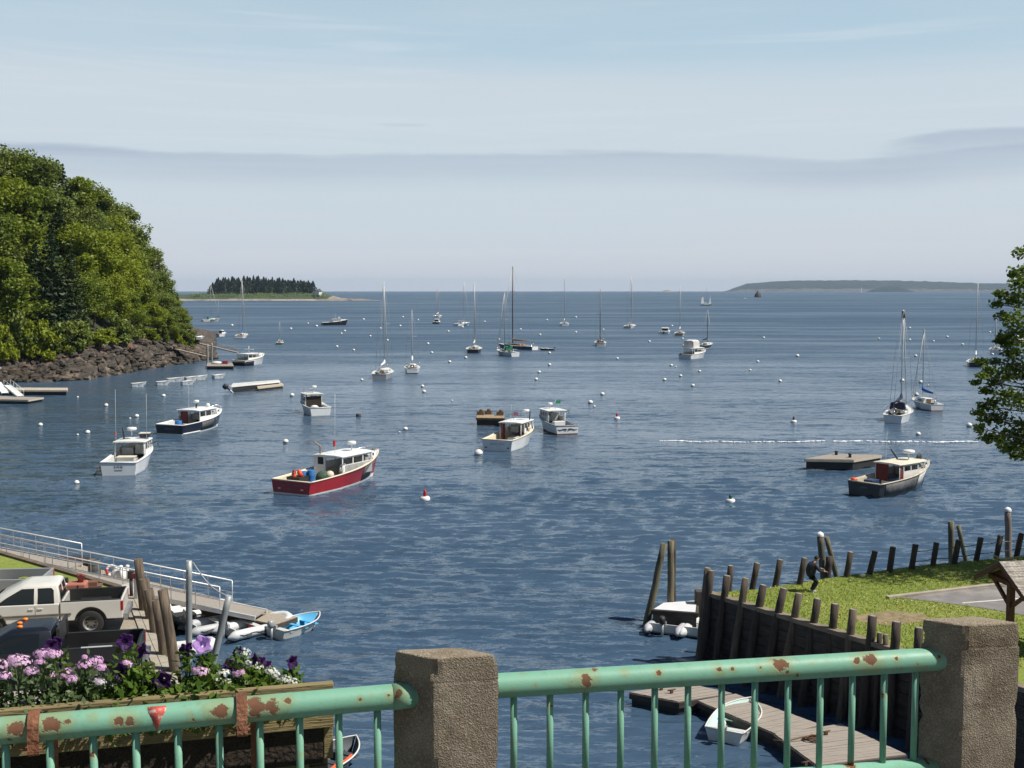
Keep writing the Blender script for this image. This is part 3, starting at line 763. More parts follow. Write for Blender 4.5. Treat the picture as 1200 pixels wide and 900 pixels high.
def workboat(label, loc, head, L, B, hullcol, boot=None, fs=.80, fb=1.65, house=(.36, .60), roof_aft=.0, roof_h=2.05, hw=.70, trunk_t=.86, housemat=None, roofmat=None, aft_wall=None, gun=None, open_side=False, text=(), textcol=None, lower_side=True, stripes=True, short=None, winback=True):
    b = thing('lobster_boat', label, 'boat', loc, head, 'work boats moored in the harbour')
    H = Hull(L, B, fs + .10, fb + .12)
    hm = housemat or white(); rm = roofmat or white(); deckm = mat('deck_grey', (.50, .50, .48), .7, var=.12)
    H.build(b, hullcol, boot or white()); H.rail(b, gun or white())
    ta = house[0]; tb = house[1]
    H.cockpit_floor(b, deckm, .0, tb, .25); H.side_decks(b, gun or white(), 0.0, tb, .20 if B < 3 else .26, floor=.24)
    H.deck(b, hm, tb - .01, 1.0)
    # low trunk cabin forward of the wheelhouse
    m = MB(); rings = []
    for t in (tb, tb + (trunk_t - tb) * .5, trunk_t - .02, trunk_t):
        w = H.half(t) * .72; z0 = H.sheer(t) - .08; hh = .52 if t < trunk_t - .05 else (.40 if t < trunk_t else .10)
        rings.append([Vector((H.x(t), -w, z0)), Vector((H.x(t), -w * .94, z0 + hh * .8)), Vector((H.x(t), -w * .7, z0 + hh)), Vector((H.x(t), w * .7, z0 + hh)), Vector((H.x(t), w * .94, z0 + hh * .8)), Vector((H.x(t), w, z0))])
    m.loft(rings, smooth=False); tr = m.build('trunk_cabin', hm, b, bevel=.03)
    for q in (.30, .62):
        t = tb + (trunk_t - tb) * q; w = H.half(t) * .72
        for sd in (-1, 1):
            p = MB(); p.box((H.x(t), sd * (w * .955 + .005), H.sheer(t) + .16), (.34, .05, .17)); p.build('porthole', mat('dark_glass', (.02, .025, .03), .1), tr, bevel=.02)
    # wheelhouse
    x0, x1 = H.x(ta), H.x(tb); w = min(B * hw / 2, H.half(tb) - .10); z0 = .25; zl = H.sheer(ta) - .10; zs = H.sheer((ta + tb) / 2) + .08; zt = roof_h - .03
    m = MB(); th = .06; ww = H.half(ta) - .22
    zc = zs + .22
    for sd in (-1, 1):
        if lower_side or sd == 1:
            m.box(((x0 + x1) / 2, sd * w, (zl + zc) / 2), (x1 - x0, th, zc - zl))
        for xx in (x0 + .04, x0 + (x1 - x0) * .36, x0 + (x1 - x0) * .70, x1 - .05):
            m.box((xx, sd * w, (zc + zt) / 2), (.09, th * 1.02, zt - zc))
        m.box(((x0 + x1) / 2, sd * w, zt - .05), (x1 - x0, th * 1.04, .12))
    m.box((x1, 0, (zl + zc) / 2), (th, 2 * w + th, zc - zl + .004))
    for yy in (-w, -w / 3, w / 3, w): m.beam((x1 + .18, yy, zc), (x1 - .02, yy, zt), .09, .07)
    m.beam((x1 + .16, -w, zc + .02), (x1 + .16, w, zc + .02), .10, .08)
    wh = m.build('wheelhouse', hm, b)
    g = glass()
    for i, (a, c) in enumerate(((.0, .36), (.36, .70), (.70, 1.0))):
        for sd in (-1, 1):
            if open_side and sd == -1 and i < 2: continue
            xa, xc = x0 + (x1 - x0) * a + .06, x0 + (x1 - x0) * c - .05
            MB().box(((xa + xc) / 2, sd * w, (zc + zt - .1) / 2), (xc - xa, .02, zt - zc - .12)).build('window', g, wh)
    for yy in (-w * 2 / 3, 0, w * 2 / 3):
        q = MB(); q.add([(x1 + .15, yy - w / 3 + .04, zc + .05), (x1 + .15, yy + w / 3 - .04, zc + .05), (x1 - .01, yy + w / 3 - .04, zt - .05), (x1 - .01, yy - w / 3 + .04, zt - .05)], [(0, 1, 2, 3)]); o = q.build('windshield', g, wh); s_ = o.modifiers.new('t', 'SOLIDIFY'); s_.thickness = .02
    # roof
    xr0 = x0 - roof_aft; rr = []
    for xx, k in ((xr0 - .10, .97), (xr0 + .3, 1.0), (x1 - .1, 1.0), (x1 + .28, .93)):
        ww_ = (w + .14) * k; rr.append([Vector((xx, -ww_, zt)), Vector((xx, -ww_, zt + .07)), Vector((xx, -ww_ * .5, zt + .13)), Vector((xx, ww_ * .5, zt + .13)), Vector((xx, ww_, zt + .07)), Vector((xx, ww_, zt))])
    m = MB(); m.loft(rr, smooth=False); rf = m.build('roof', rm, b, bevel=.025)
    if roof_aft > .3:
        for sd in (-1, 1): MB().tube([(xr0 + .1, sd * (w - .02), z0), (xr0 + .1, sd * (w - .02), zt)], .035, 6).build('roof_post', hm, b)
    # console, wheel and engine box inside
    m = MB(); m.box((x1 - .35, -w * .45, zs + .05), (.5, w * .9, .8)); m.box((x1 - .45, w * .5, zs - .1), (.7, w * .8, .6)); m.build('console', offwhite(), b, bevel=.03)
    m = MB(); m.box((x0 + .1, 0, .55), (1.3, .9, .6)); m.build('engine_box', offwhite(), b, bevel=.03)
    # bow gear
    m = MB(); a = H.sheer_line(.12, .0, .80, .99, 6, -1); c = H.sheer_line(.12, .0, .80, .99, 6, 1)
    top = [Vector((p.x, p.y, p.z + .5)) for p in a] + [Vector((p.x, p.y, p.z + .5)) for p in reversed(c)]
    m.tube(top, .02, 5)
    for p in a[::3] + c[::3]: m.tube([p, (p.x, p.y, p.z + .5)], .018, 5)
    m.build('bow_rail', chrome(), b)
    m = MB(); t = .93; m.box((H.x(t), 0, H.sheer(t) + .16), (.16, .16, .32)); m.build('bitt', mat('weathered_wood', (.22, .17, .12), .85, var=.3, scale=3, stretch=(1, 1, 4)), b)
    if text:
        tm = textcol or mat('pale_lettering', (.55, .55, .50), .6)
        for i, (txt, sz, zz) in enumerate(text):
            M = Matrix.Translation((-L / 2 - .012, 0, zz)) @ Matrix(((0, 0, -1, 0), (-1, 0, 0, 0), (0, 1, 0, 0), (0, 0, 0, 1)))
            lettering(txt, sz, 'lettering', tm, b, M)
    return b, H, dict(x0=x0, x1=x1, w=w, zc=zc, zt=zt + .13, xr0=xr0, z0=z0)

LM = []          # landmarks for describing the buoys: (x, y, text)
def stern_at(px, py, rel, L, z=0.0):
    h = hd(rel, px); p = W(px, py, z); c = p + Vector((math.cos(h), math.sin(h), 0)) * L / 2
    return (c.x, c.y, 0.0), h
red_p = mat('red_hull_paint', (.36, .020, .028), .30, var=.12, scale=1.5, coat=.25)
blk_p = mat('black_hull_paint', (.014, .014, .018), .28, var=.2, scale=1.5, coat=.25)
navy_p = mat('navy_hull_paint', (.012, .016, .030), .28, var=.2, scale=1.5, coat=.25)
wht_p = mat('white_hull_paint', (.72, .73, .72), .30, var=.06, scale=1.0, coat=.2)
scuff = mat('scuffed_guard', (.10, .10, .10), .7, var=.4, scale=3)
scuff_w = mat('scuffed_white_guard', (.60, .60, .56), .6, var=.2, scale=3)
greyw = mat('cabin_grey', (.33, .34, .34), .6, var=.15)
plastic_blue = mat('blue_plastic', (.03, .16, .42), .45, var=.1)
orange = mat('orange_plastic', (.75, .10, .03), .45, var=.1)
maroon = mat('maroon_canvas', (.13, .022, .020), .8, var=.2)

# red lobster boat
loc, h = stern_at(341, 580.5, 51, 11.2)
b, H, q = workboat('red hulled lobster boat with white roof, bait barrels and a tall aerial', loc, h, 11.2, 3.9, red_p, white(), .98, 1.95, (.40, .74), .0, 2.35, .72, .90, aft_wall=True, gun=mat('cream_gunwale', (.78, .68, .50), .4, var=.05), open_side=True, housemat=white(),
    text=(('HEIDI LYNN MEGAN', .20, .74), ('ROCKPORT, MAINE', .14, .44)), textcol=mat('grey_lettering', (.24, .20, .20), .6))
LM.append((*loc[:2], 'red lobster boat'))
H.panel(b, scuff, .62, .84, .06, .85)
m = MB(); x0, w, zc, zt = q['x0'], q['w'], q['zc'], q['zt']
m.box((x0, w * .60, (q['z0'] + zt - .1) / 2), (.06, w * .82, zt - .12 - q['z0']))
bh = m.build('aft_bulkhead', white(), b)
MB().box((x0 - .035, w * .52, zc + .25), (.02, w * .40, .55)).build('bulkhead_window', mat('dark_glass', (.02, .025, .03), .1), bh)
MB().box(((q['x0'] + q['x1']) / 2 + .2, -w - .04, (q['z0'] + zc) / 2 + .25), ((q['x1'] - q['x0']) * .92, .02, (zc - q['z0']) * .6)).build('grey_side_panel', greyw, b)
radar_dome(b, (q['x1'] - .9, -.1, zt + .5), .36)
antenna(b, q['x0'] + 1.0, .1, zt, 4.6, .02)
MB().tube([(q['x0'] + .25, w * .7, zt - .1), (q['x0'] + .25, w * .7, zt + .6), (q['x0'] - .45, w * .75, zt + 1.0)], .07, 8).build('exhaust_pipe', mat('rusty_pipe', (.30, .24, .17), .7, var=.3), b)
MB().box((q['x0'] + .95, .1, zt + .75), (.14, .14, .45)).build('red_flag', mat('red_cloth', (.5, .03, .03), .8), b)
m = MB(); m.tube([(q['x0'] - .3, -w - .05, 1.0), (q['x0'] - .3, -w - .05, 1.75), (q['x0'] - .3, -w - .5, 1.9)], .06, 8); m.lathe([(0, -.06), (.2, -.06), (.22, 0), (.2, .06), (0, .06)], 14, Matrix.Translation((q['x0'] - .3, -w - .14, 1.45)) @ Matrix.Rotation(PI / 2, 4, 'X')); m.build('pot_hauler', steel(), b)
for z_, y_ in ((.42, 1.05), (.42, -1.05)): MB().box((-5.63, y_, .47), (.05, .22, .10)).build('exhaust_port', cream(), b)
Mb = Matrix.Translation(Vector(loc)) @ Matrix.Rotation(h, 4, 'Z')
def on_boat(M, p): return M @ Vector(p)
def barrel(label, p, m_, r=.29, hh=.85, group='blue bait barrels'):
    o = MB(); o.lathe([(0, 0), (r * .92, 0), (r * .97, .04), (r, hh * .3), (r * 1.04, hh * .33), (r, hh * .36), (r, hh * .64), (r * 1.04, hh * .67), (r, hh * .70), (r * .96, hh - .04), (r * .90, hh), (r * .85, hh - .03), (0, hh - .03)], 18)
    o = o.build('barrel', m_); o.location = p; return tag(o, label, 'barrel', group)
barrel('blue bait barrel on the red boat standing against the bulkhead', on_boat(Mb, (-2.9, .25, .25)), plastic_blue, .3, 1.25)
barrel('blue bait barrel on the red boat between barrel and orange buoys', on_boat(Mb, (-3.2, .75, .25)), plastic_blue, .3, 1.15)
o = MB()
for i in range(7): o.sphere((random.uniform(-.4, .4), random.uniform(-.5, .5), .95 + random.uniform(0, .25)), (.17, .17, .24), 10, 7, i % 2)
o.box((0, 0, .45), (1.1, 1.2, .9), mi=2)
o = o.build('buoy_crate', [orange, mat('dark_red_buoy', (.3, .03, .02), .5), dark()]); o.location = on_boat(Mb, (-4.0, .65, .25)); o.rotation_euler.z = h; tag(o, 'dark crate of orange pot buoys in the stern of the red boat', 'crate')
o = MB(); o.sphere((0, 0, .55), (.6, .55, .55), 14, 9); o.sphere((.2, -.5, .75), (.35, .35, .35), 12, 8, 1)
o = o.build('net_bundle', [mat('green_net', (.05, .09, .06), .95, var=.5, scale=9, bump=1.5, bscale=16), mat('pale_float', (.62, .55, .42), .6)]); o.location = on_boat(Mb, (-1.9, -.1, .25)); o.rotation_euler.z = h; tag(o, 'green net bundle with a pale float on the red boat deck', 'net')

# black lobster boat near the pier
loc, h = stern_at(1012, 582, 56, 8.6)
b, H, q = workboat('black lobster boat with a cream roof and white bow, moored off the pier', loc, h, 8.6, 2.95, blk_p, blk_p, .95, 1.75, (.40, .72), .55, 2.15, .76, .93, housemat=offwhite(), roofmat=cream(), open_side=True, text=(('LARRY', .22, .66), ('ROCKPORT', .13, .42)), textcol=mat('dim_lettering', (.16, .19, .19), .6), gun=mat('weathered_gunwale', (.55, .48, .36), .6, var=.2))
LM.append((*loc[:2], 'black lobster boat off the pier'))
H.panel(b, scuff, .08, .58, .10, .85); H.panel(b, scuff_w, .60, .80, .06, .90, 'white_guard_panel')
x0, w, zt = q['x0'], q['w'], q['zt']
MB().box((q['xr0'] + .12, w * .45, 1.18), (.06, w * 1.0, 1.85)).build('aft_curtain', maroon, b)
MB().add([(q['xr0'] + .1, -w + .03, 2.08), (q['xr0'] + 1.4, -w + .03, .9), (q['xr0'] + .1, -w + .03, .9)], [(0, 1, 2)]).build('side_curtain', maroon, b).modifiers.new('t', 'SOLIDIFY').thickness = .03
MB().box((x0 + .2, -w * .2, .75), (1.2, w * 1.2, .55)).build('bait_box', mat('faded_blue', (.06, .10, .20), .6), b, bevel=.03)
radar_dome(b, (q['x1'] - .75, -.2, zt + .5), .45)
MB().tube([(q['x1'] - 1.0, .6, zt), (q['x1'] - 1.7, .7, zt + .75)], .06, 7).build('exhaust_pipe', dark(), b)
antenna(b, q['x0'] + .4, w * .7, zt, 2.2, .015)
MB().lathe([(0, -.03), (.33, -.03), (.33, .03), (0, .03)], 14, Matrix.Translation((q['x1'] + .5, -.3, H.sheer(.78) + .75)) @ Matrix.Rotation(PI / 2, 4, 'X')).build('spare_tyre', dark(), b)
Mb = Matrix.Translation(Vector(loc)) @ Matrix.Rotation(h, 4, 'Z')
o = MB().sphere((0, 0, .18), (.26, .22, .18), 12, 8).build('pot_buoy', orange); o.location = on_boat(Mb, (-4.0, 1.05, .92)); tag(o, 'orange pot buoy lying on the stern of the black boat off the pier', 'buoy')
o = MB().box((0, 0, .3), (.9, .75, .6)).build('bait_tote', mat('dark_blue_plastic', (.02, .05, .12), .5), bevel=.03); o.location = on_boat(Mb, (-3.2, .1, .55)); o.rotation_euler.z = h; tag(o, 'dark blue bait tote in the cockpit of the black boat off the pier', 'tote')

# white lobster boat, stern on
loc, h = stern_at(139, 557.5, 75, 9.0)
b, H, q = workboat('white lobster boat seen stern on with radar and a davit, off the headland', loc, h, 9.0, 3.1, wht_p, wht_p, .98, 1.75, (.42, .66), .35, 2.3, .80, .90, text=(('E M N', .26, .70), ('ROCKPORT', .12, .44)), textcol=mat('navy_lettering', (.03, .035, .05), .5), housemat=white())
LM.append((*loc[:2], 'white stern-on lobster boat'))
zt, w = q['zt'], q['w']
radar_dome(b, (q['x1'] - 1.0, .15, zt + .75), .42); MB().tube([(q['x1'] - 1.2, .75, zt), (q['x1'] - 1.3, .80, zt + 1.0)], .07, 8).build('exhaust_pipe', dark(), b)
m = MB(); m.box((q['x1'] - .6, -.85, zt + .25), (.7, .75, .35)); s_ = m.build('roof_box', mat('navy_box', (.02, .03, .06), .5), b, bevel=.02); MB().box((q['x1'] - .6, -.85, zt + .45), (.8, .85, .06)).build('box_lid', cream(), s_)
antenna(b, q['x0'] + .2, w, zt - .3, 4.6); antenna(b, q['x0'] + .6, -w, zt - .3, 4.2)
MB().tube([(-4.5, 1.45, .95), (-4.8, 1.9, -.1)], .035, 6).build('stern_pole', mat('dark_pole', (.10, .03, .025), .6), b)
MB().box((-1.6, .1, 1.15), (1.0, 1.5, .08)).build('bench_top', cream(), b); MB().box((-1.6, .1, .7), (.9, 1.4, .85)).build('bench', offwhite(), b)
MB().tube([(q['x1'] - .6, -w, 1.9), (q['x1'] - .5, -w - .65, 2.1), (q['x1'] - .5, -w - .7, 1.75)], .04, 6).build('davit', dark(), b)
MB().box((q['x0'] + .3, w + .06, zt + .55), (.12, .12, .3)).build('orange_flag', orange, b)

# black boat off the headland
loc, h = stern_at(198.5, 510, 55, 9.8)
b, H, q = workboat('black lobster boat with glazed side curtains, behind the white stern-on boat', loc, h, 9.8, 3.6, navy_p, white(), .98, 1.75, (.36, .68), .15, 2.25, .74, .92, text=(('LESLIE K II', .26, .66),), textcol=mat('dim_lettering', (.16, .19, .19), .6), gun=white())
LM.append((*loc[:2], 'black boat off the headland'))
H.panel(b, white(), .02, .32, .80, .95, 'white_rub_strake'); H.panel(b, scuff, .34, .62, .10, .8)
zt, w = q['zt'], q['w']
MB().box((q['x0'] - .02, .55, 1.22), (.06, .9, 1.85)).build('aft_curtain', maroon, b)
MB().tube([(q['x1'] - 1.6, .1, zt), (q['x1'] - 1.5, .1, zt + .55)], .08, 8).build('radar_mast', dark(), b); radar_dome(b, (q['x1'] - 1.55, .1, zt + .62), .30); antenna(b, q['x0'] + .8, w * .4, zt, 2.6)
MB().sphere((q['x1'] - .1, -.4, zt + .2), (.22, .22, .22), 12, 8).build('spotlight', white(), b)
Mb = Matrix.Translation(Vector(loc)) @ Matrix.Rotation(h, 4, 'Z'); barrel('blue bait barrel in the cockpit of the black boat off the headland', on_boat(Mb, (-2.4, .6, .25)), plastic_blue, .38, 1.0)

# small white boat with a glazed cabin
loc, h = stern_at(376, 487, 106, 7.2)
b, H, q = workboat('small white fishing boat with a dark open cabin and roof rack', loc, h, 7.2, 2.75, wht_p, wht_p, .85, 1.55, (.42, .70), .25, 2.35, .74, .92, housemat=white(), roofmat=offwhite())
LM.append((*loc[:2], 'small white dark-cabin boat'))
zt, w = q['zt'], q['w']
MB().box((q['x0'] - .02, 0, 1.25), (.05, 2 * w - .1, 1.7)).build('aft_curtain', mat('dark_canvas', (.03, .022, .018), .9), b)
radar_dome(b, (q['x1'] - .9, -.35, zt + .6), .34); m = MB(); m.tube([(q['x0'] + .1, w * .9, zt), (q['x0'] + .1, w * .9, zt + .55), (q['x0'] + 1.2, w * .9, zt + .55), (q['x0'] + 1.2, w * .9, zt)], .03, 6); m.tube([(q['x0'] + .1, .1, zt), (q['x0'] + .1, .1, zt + .55), (q['x0'] + .1, w * .9, zt + .55)], .03, 6); m.build('roof_rack', steel(), b)
MB().sphere((-2.6, .5, 1.0), (.35, .45, .2), 12, 8).build('cockpit_cushion', white(), b)

# white open boat with the big buoy
loc, h = stern_at(582.5, 529, 69, 9.3)
b, H, q = workboat('white lobster boat with a maroon aft curtain beside the big white mooring ball', loc, h, 9.3, 3.25, wht_p, wht_p, .98, 1.80, (.48, .74), .95, 2.3, .74, .92, open_side=True, text=(('JENNY LYNN', .24, .68),), textcol=mat('grey_lettering2', (.30, .31, .32), .5), gun=mat('cream_gunwale', (.78, .68, .50)))
LM.append((*loc[:2], 'white maroon-curtained boat'))
zt, w = q['zt'], q['w']
MB().box((q['xr0'] + .2, w * .72, 1.22), (.8, .10, 1.95)).build('aft_curtain', maroon, b)
radar_dome(b, (q['x1'] - .8, -.7, zt + .75), .34); antenna(b, q['x0'], .3, zt, 1.6); MB().tube([(q['x1'] - .9, -1.1, zt), (q['x1'] - .9, -1.15, zt + .9)], .06, 7).build('exhaust_pipe', dark(), b)
m = MB(); m.box((q['x1'] - 1.2, .2, zt + .55), (.03, .5, .34)); m.tube([(q['x1'] - 1.2, .45, zt), (q['x1'] - 1.2, .45, zt + .9)], .02, 5); m.build('ensign', mat('faded_flag', (.45, .16, .20), .8, col2=(.5, .5, .5), c2scale=9), b)
for y_ in (-1.1, 1.1): MB().box((-4.68, y_, .35), (.05, .2, .09)).build('exhaust_port', dark(), b)
for i in range(4): MB().sphere((q['x1'] - .2 - i * .5, -w - .02, 1.5 + .1 * (i % 2)), (.2, .12, .25), 8, 6).build('fender', [dark(), white(), mat('tan_fender', (.5, .4, .3)), dark()][i], b)

# white boat bow to port
loc, h = stern_at(665, 509.5, 111, 8.0)
b, H, q = workboat('white boat with a green flag and scrollwork on its transom', loc, h, 8.0, 2.7, wht_p, mat('brown_boot', (.16, .07, .045), .6), .85, 1.7, (.44, .70), .45, 2.2, .74, .92, gun=mat('blue_grey_trim', (.30, .34, .38), .5))
LM.append((*loc[:2], 'white boat with green flag'))
zt, w = q['zt'], q['w']
m = MB()
for sd in (-1, 1): m.tube([(-4.01, sd * .1, .55), (-4.01, sd * .4, .62), (-4.01, sd * .8, .50), (-4.01, sd * 1.1, .56)], [.09, .06, .05, .02], 6)
m.build('scrollwork', mat('dark_scroll', (.05, .035, .03), .6), b)
radar_dome(b, (q['x1'] - .8, .2, zt + .4), .30); MB().box((q['x0'] + .6, -.5, zt + .75), (.04, .55, .35)).build('green_flag', mat('green_cloth', (.02, .22, .10), .8), b); MB().tube([(q['x0'] + .6, -.2, zt), (q['x0'] + .6, -.2, zt + 1.0)], .02, 5).build('flagstaff', steel(), b)
MB().box((-2.2, .3, 1.0), (.7, 1.2, .5)).build('bench', white(), b, bevel=.04)
MB().tube([(q['x0'] + .2, -w, 1.8), (q['x0'] + .2, -w - .6, 2.2), (q['x0'] + .2, -w - .62, 1.8)], .04, 6).build('davit', dark(), b)

# dark boat far off, broadside
loc, h = stern_at(377, 381.2, 14, 11.5)
b, H, q = workboat('dark hulled lobster boat lying broadside beyond the headland', loc, h, 11.5, 3.6, blk_p, blk_p, 1.1, 2.3, (.42, .70), .4, 2.6, .74, .92, housemat=white())
LM.append((*loc[:2], 'dark broadside lobster boat')); radar_dome(b, (q['x1'] - .5, 0, q['zt'] + .5), .5); antenna(b, q['x0'] + 1.2, .4, q['zt'], 2.4, .05)
# boat at the headland dock
loc, h = stern_at(279.5, 428.8, 52, 8.4)
b, H, q = workboat('white cabin boat berthed at the headland float', loc, h, 8.4, 3.5, wht_p, wht_p, 1.0, 2.0, (.16, .58), .3, 2.3, .80, .92, gun=cream())
LM.append((*loc[:2], 'white boat berthed at the headland')); H.panel(b, blk_p, .0, .34, .25, 1.0); MB().box((-4.24, 0, .40), (.06, 3.0, .75)).build('shaded_transom', blk_p, b)  # black sheet and aft panel colour in the stern's shadow side
m = MB(); zt = q['zt']; m.tube([(q['x1'] - 1.5, 0, zt), (q['x1'] - 1.5, 0, zt + 1.4)], .06, 6); m.box((q['x1'] - 1.5, 0, zt + .75), (.2, 2.2, .14)); m.build('radar_bar', white(), b)

# trawler with a canvas flybridge
loc, h = stern_at(802.5, 421, 60, 9.0)
b, H, q = workboat('white trawler yacht with a tall canvas flybridge', loc, h, 9.0, 3.4, wht_p, wht_p, .95, 1.7, (.20, .66), .9, 2.35, .78, .92, gun=cream())
LM.append((*loc[:2], 'trawler with canvas flybridge'))
zt = q['zt']; rr = []
for xx, k, hh in ((q['x0'] - .2, 1, 1.55), (q['x0'] + 1.0, 1, 1.75), (q['x0'] + 2.6, .9, 1.6)):
    ww = 1.25 * k; rr.append([Vector((xx, -ww, zt)), Vector((xx, -ww * .95, zt + hh * .85)), Vector((xx, -ww * .6, zt + hh)), Vector((xx, ww * .6, zt + hh)), Vector((xx, ww * .95, zt + hh * .85)), Vector((xx, ww, zt))])
m = MB(); m.loft(rr, smooth=False); m.build('flybridge_canvas', mat('pale_canvas', (.62, .60, .56), .8), b)
MB().sphere((-4.1, 1.1, 1.05), (.5, .5, .25), 10, 6).build('deck_cover', dark(), b)

# ------------------------------------------------------------------ small motor boats far out
def runabout(label, px, py, rel, L, B, hullm, canopy=None, group='motor boats far out'):
    loc, h = stern_at(px, py, rel, L)
    b = thing('motor_boat', label, 'boat', loc, h, group); H = Hull(L, B, .8, 1.3); H.build(b, hullm, hullm); H.rail(b, white()); H.cockpit_floor(b, offwhite(), 0, .5); H.side_decks(b, white(), 0, .5, .25); H.deck(b, white(), .5, 1)
    m = MB(); rr = []
    for xx, k, hh in ((H.x(.34), 1, 1.35), (H.x(.55), 1, 1.45), (H.x(.72), .8, .7)):
        ww = B * .38 * k; z0 = .7; rr.append([Vector((xx, -ww, z0)), Vector((xx, -ww * .9, z0 + hh)), Vector((xx, ww * .9, z0 + hh)), Vector((xx, ww, z0))])
    m.loft(rr, smooth=False); c = m.build('cabin', white(), b, bevel=.05)
    MB().box((H.x(.34) - .03, 0, 1.45), (.04, B * .6, .7)).build('cabin_opening', mat('dark_glass', (.02, .025, .03), .1), c)
    for sd in (-1, 1): MB().box((H.x(.46), sd * B * .365, 1.65), (1.0, .05, .4)).build('cabin_window', mat('dark_glass', (.02, .025, .03), .1), c)
    MB().box((-L / 2 - .2, 0, .5), (.35, .4, .9)).build('outboard_motor', dark(), b, bevel=.05)
    return b
runabout('white cabin cruiser seen stern on, beside the tan sloop far out', 778, 391.5, 84, 8.0, 3.5, wht_p)
runabout('small dark sided boat just in front of the far ketch', 510, 379.5, 74, 6.0, 3.0, blk_p)
runabout('tiny white motor boat out near the dark ledge', 870, 350.5, 20, 8.0, 2.8, wht_p)
runabout('red hulled boat half hidden behind the maple leaves', 1181, 402, 30, 6.5, 2.5, red_p)
runabout('small white boat with a dark cabin inshore of the blue covered sloop', 255, 394.5, 40, 3.6, 1.9, wht_p)

# ------------------------------------------------------------------ sailing boats
spar = mat('spar_grey', (.42, .42, .41), .45, .2, var=.08)
spar_w = mat('spar_pale', (.66, .66, .64), .45, var=.08)
spar_wood = mat('spar_wood', (.15, .11, .08), .5, var=.15)
wire = mat('rigging_wire', (.35, .36, .37), .5, .4, var=.05)
def sailboat(label, px, py, rel, L, B, mast_top_py, hullm, short, cover=None, sparm=None, boot=None, mizzen=None, mast_t=.58, fs=.95, fb=1.35, spreaders=1, cabinm=None, headsail=True, dodger=None, cover_up=True, radar=False, wr=.02, mast_r=.085, reverse=False):
    loc, h = stern_at(px, py, rel, L)
    b = thing('sailboat', label, 'sailboat', loc, h, 'sailing boats on their moorings')
    H = Hull(L, B, fs, fb, full=1.9, stern=.70, rake=1.1, deep=.6, tuck=.86, bilge=.7); cm = cabinm or white(); spm = sparm or spar
    H.build(b, hullm, boot or white()); H.rail(b, white(), .035, 'toe_rail'); H.deck(b, offwhite(), .34, 1.0, camber=.08); H.side_decks(b, offwhite(), 0, .34, B * .16, floor=.45); H.cockpit_floor(b, offwhite(), 0, .36, .45)
    m = MB(); rings = []
    for t, hh in ((.33, .50), (.36, .55), (.60, .45), (.70, .30), (.73, .05)):
        w = H.half(t) * .58; z0 = H.sheer(t) - .06; rings.append([Vector((H.x(t), -w, z0)), Vector((H.x(t), -w * .92, z0 + hh)), Vector((H.x(t), 0, z0 + hh + .05)), Vector((H.x(t), w * .92, z0 + hh)), Vector((H.x(t), w, z0))])
    m.loft(rings, smooth=False); c = m.build('cabin_trunk', cm, b)
    MB().box((H.x(.33) - .02, 0, H.sheer(.33) + .18), (.05, .6, .5)).build('companionway', mat('teak', (.20, .10, .045), .5, var=.2), c)
    for sd in (-1, 1):
        w = H.half(.48) * .58; MB().box((H.x(.48), sd * w * .985, H.sheer(.48) + .2), (L * .14, .05, .14)).build('cabin_window', mat('dark_glass', (.02, .025, .03), .1), c)
    # mast height from the picture, at the mast's own distance
    xm = H.x(mast_t); base = Vector(loc) + Vector((math.cos(h) * xm, math.sin(h) * xm, 0)); zt = WD(px, mast_top_py, base.y).z; zb = H.sheer(mast_t) + .3
    ms = MB(); ms.tube([(xm, 0, zb - .4), (xm, 0, zb + (zt - zb) * .6), (xm - .05, 0, zt)], [mast_r, mast_r, mast_r * .7], 8); ms.build('mast', spm, b)
    lb = min(L * .42, xm + L / 2 - .3); zbm = zb + .85
    MB().tube([(xm - .1, 0, zbm), (xm - lb, 0, zbm - .04)], .06, 7).build('boom', spm, b)
    if cover is not None:
        cv = MB(); cv.tube([(xm - .02, 0, zbm + .75), (xm - .12, 0, zbm + .30), (xm - lb * .5, 0, zbm + .16), (xm - lb * .97, 0, zbm + .08)], [.10, .20, .17, .09], 8); cv.build('sail_cover', cover, b)
    sp = MB()
    for i in range(spreaders):
        zz = zb + (zt - zb) * (i + 1) / (spreaders + 1) * 1.02; ww = B * .30; sp.tube([(xm, -ww, zz + .05), (xm, 0, zz), (xm, ww, zz + .05)], .03, 5)
    sp.build('spreader', spm, b)
    MB().tube([(H.x(.995), 0, H.sheer(1) + .05), (xm, 0, zt - .1)], wr if not headsail else .07, 5).build('furled_jib' if headsail else 'forestay', offwhite() if headsail else wire, b)
    MB().tube([(H.x(.0), 0, H.sheer(0) + .05), (xm - .05, 0, zt)], wr, 4).build('backstay', wire, b)
    for sd in (-1, 1):
        yy = H.half(mast_t) * .95; zz = zb + (zt - zb) * .52
        MB().tube([(xm - .1, sd * yy, H.sheer(mast_t)), (xm, sd * B * .30, zz), (xm, 0, zt - .2)], wr, 4).build('shroud', wire, b)
    # pulpit, pushpit and lifelines
    m = MB()
    for sd in (-1, 1):
        ln = [Vector((p.x, p.y, p.z + .62)) for p in H.sheer_line(.06, 0, .02, .97, 10, sd)]; m.tube(ln, .016, 4)
        for p in ln[::2]: m.tube([p, (p.x, p.y, p.z - .62)], .016, 4)
    a = H.half(.02) - .06; m.tube([(H.x(.02), -a, fs + .62), (H.x(.0), 0, fs + .66), (H.x(.02), a, fs + .62)], .022, 5); m.build('lifeline_rail', chrome(), b)
    MB().tube([(H.x(.10), 0, .45), (H.x(.10), 0, 1.35)], .07, 6).lathe([(.36, -.02), (.40, 0), (.36, .02), (.34, 0), (.36, -.02)], 16, Matrix.Translation((H.x(.10) - .1, 0, 1.35)) @ Matrix.Rotation(PI / 2, 4, 'Y')).build('wheel_pedestal', chrome(), b)
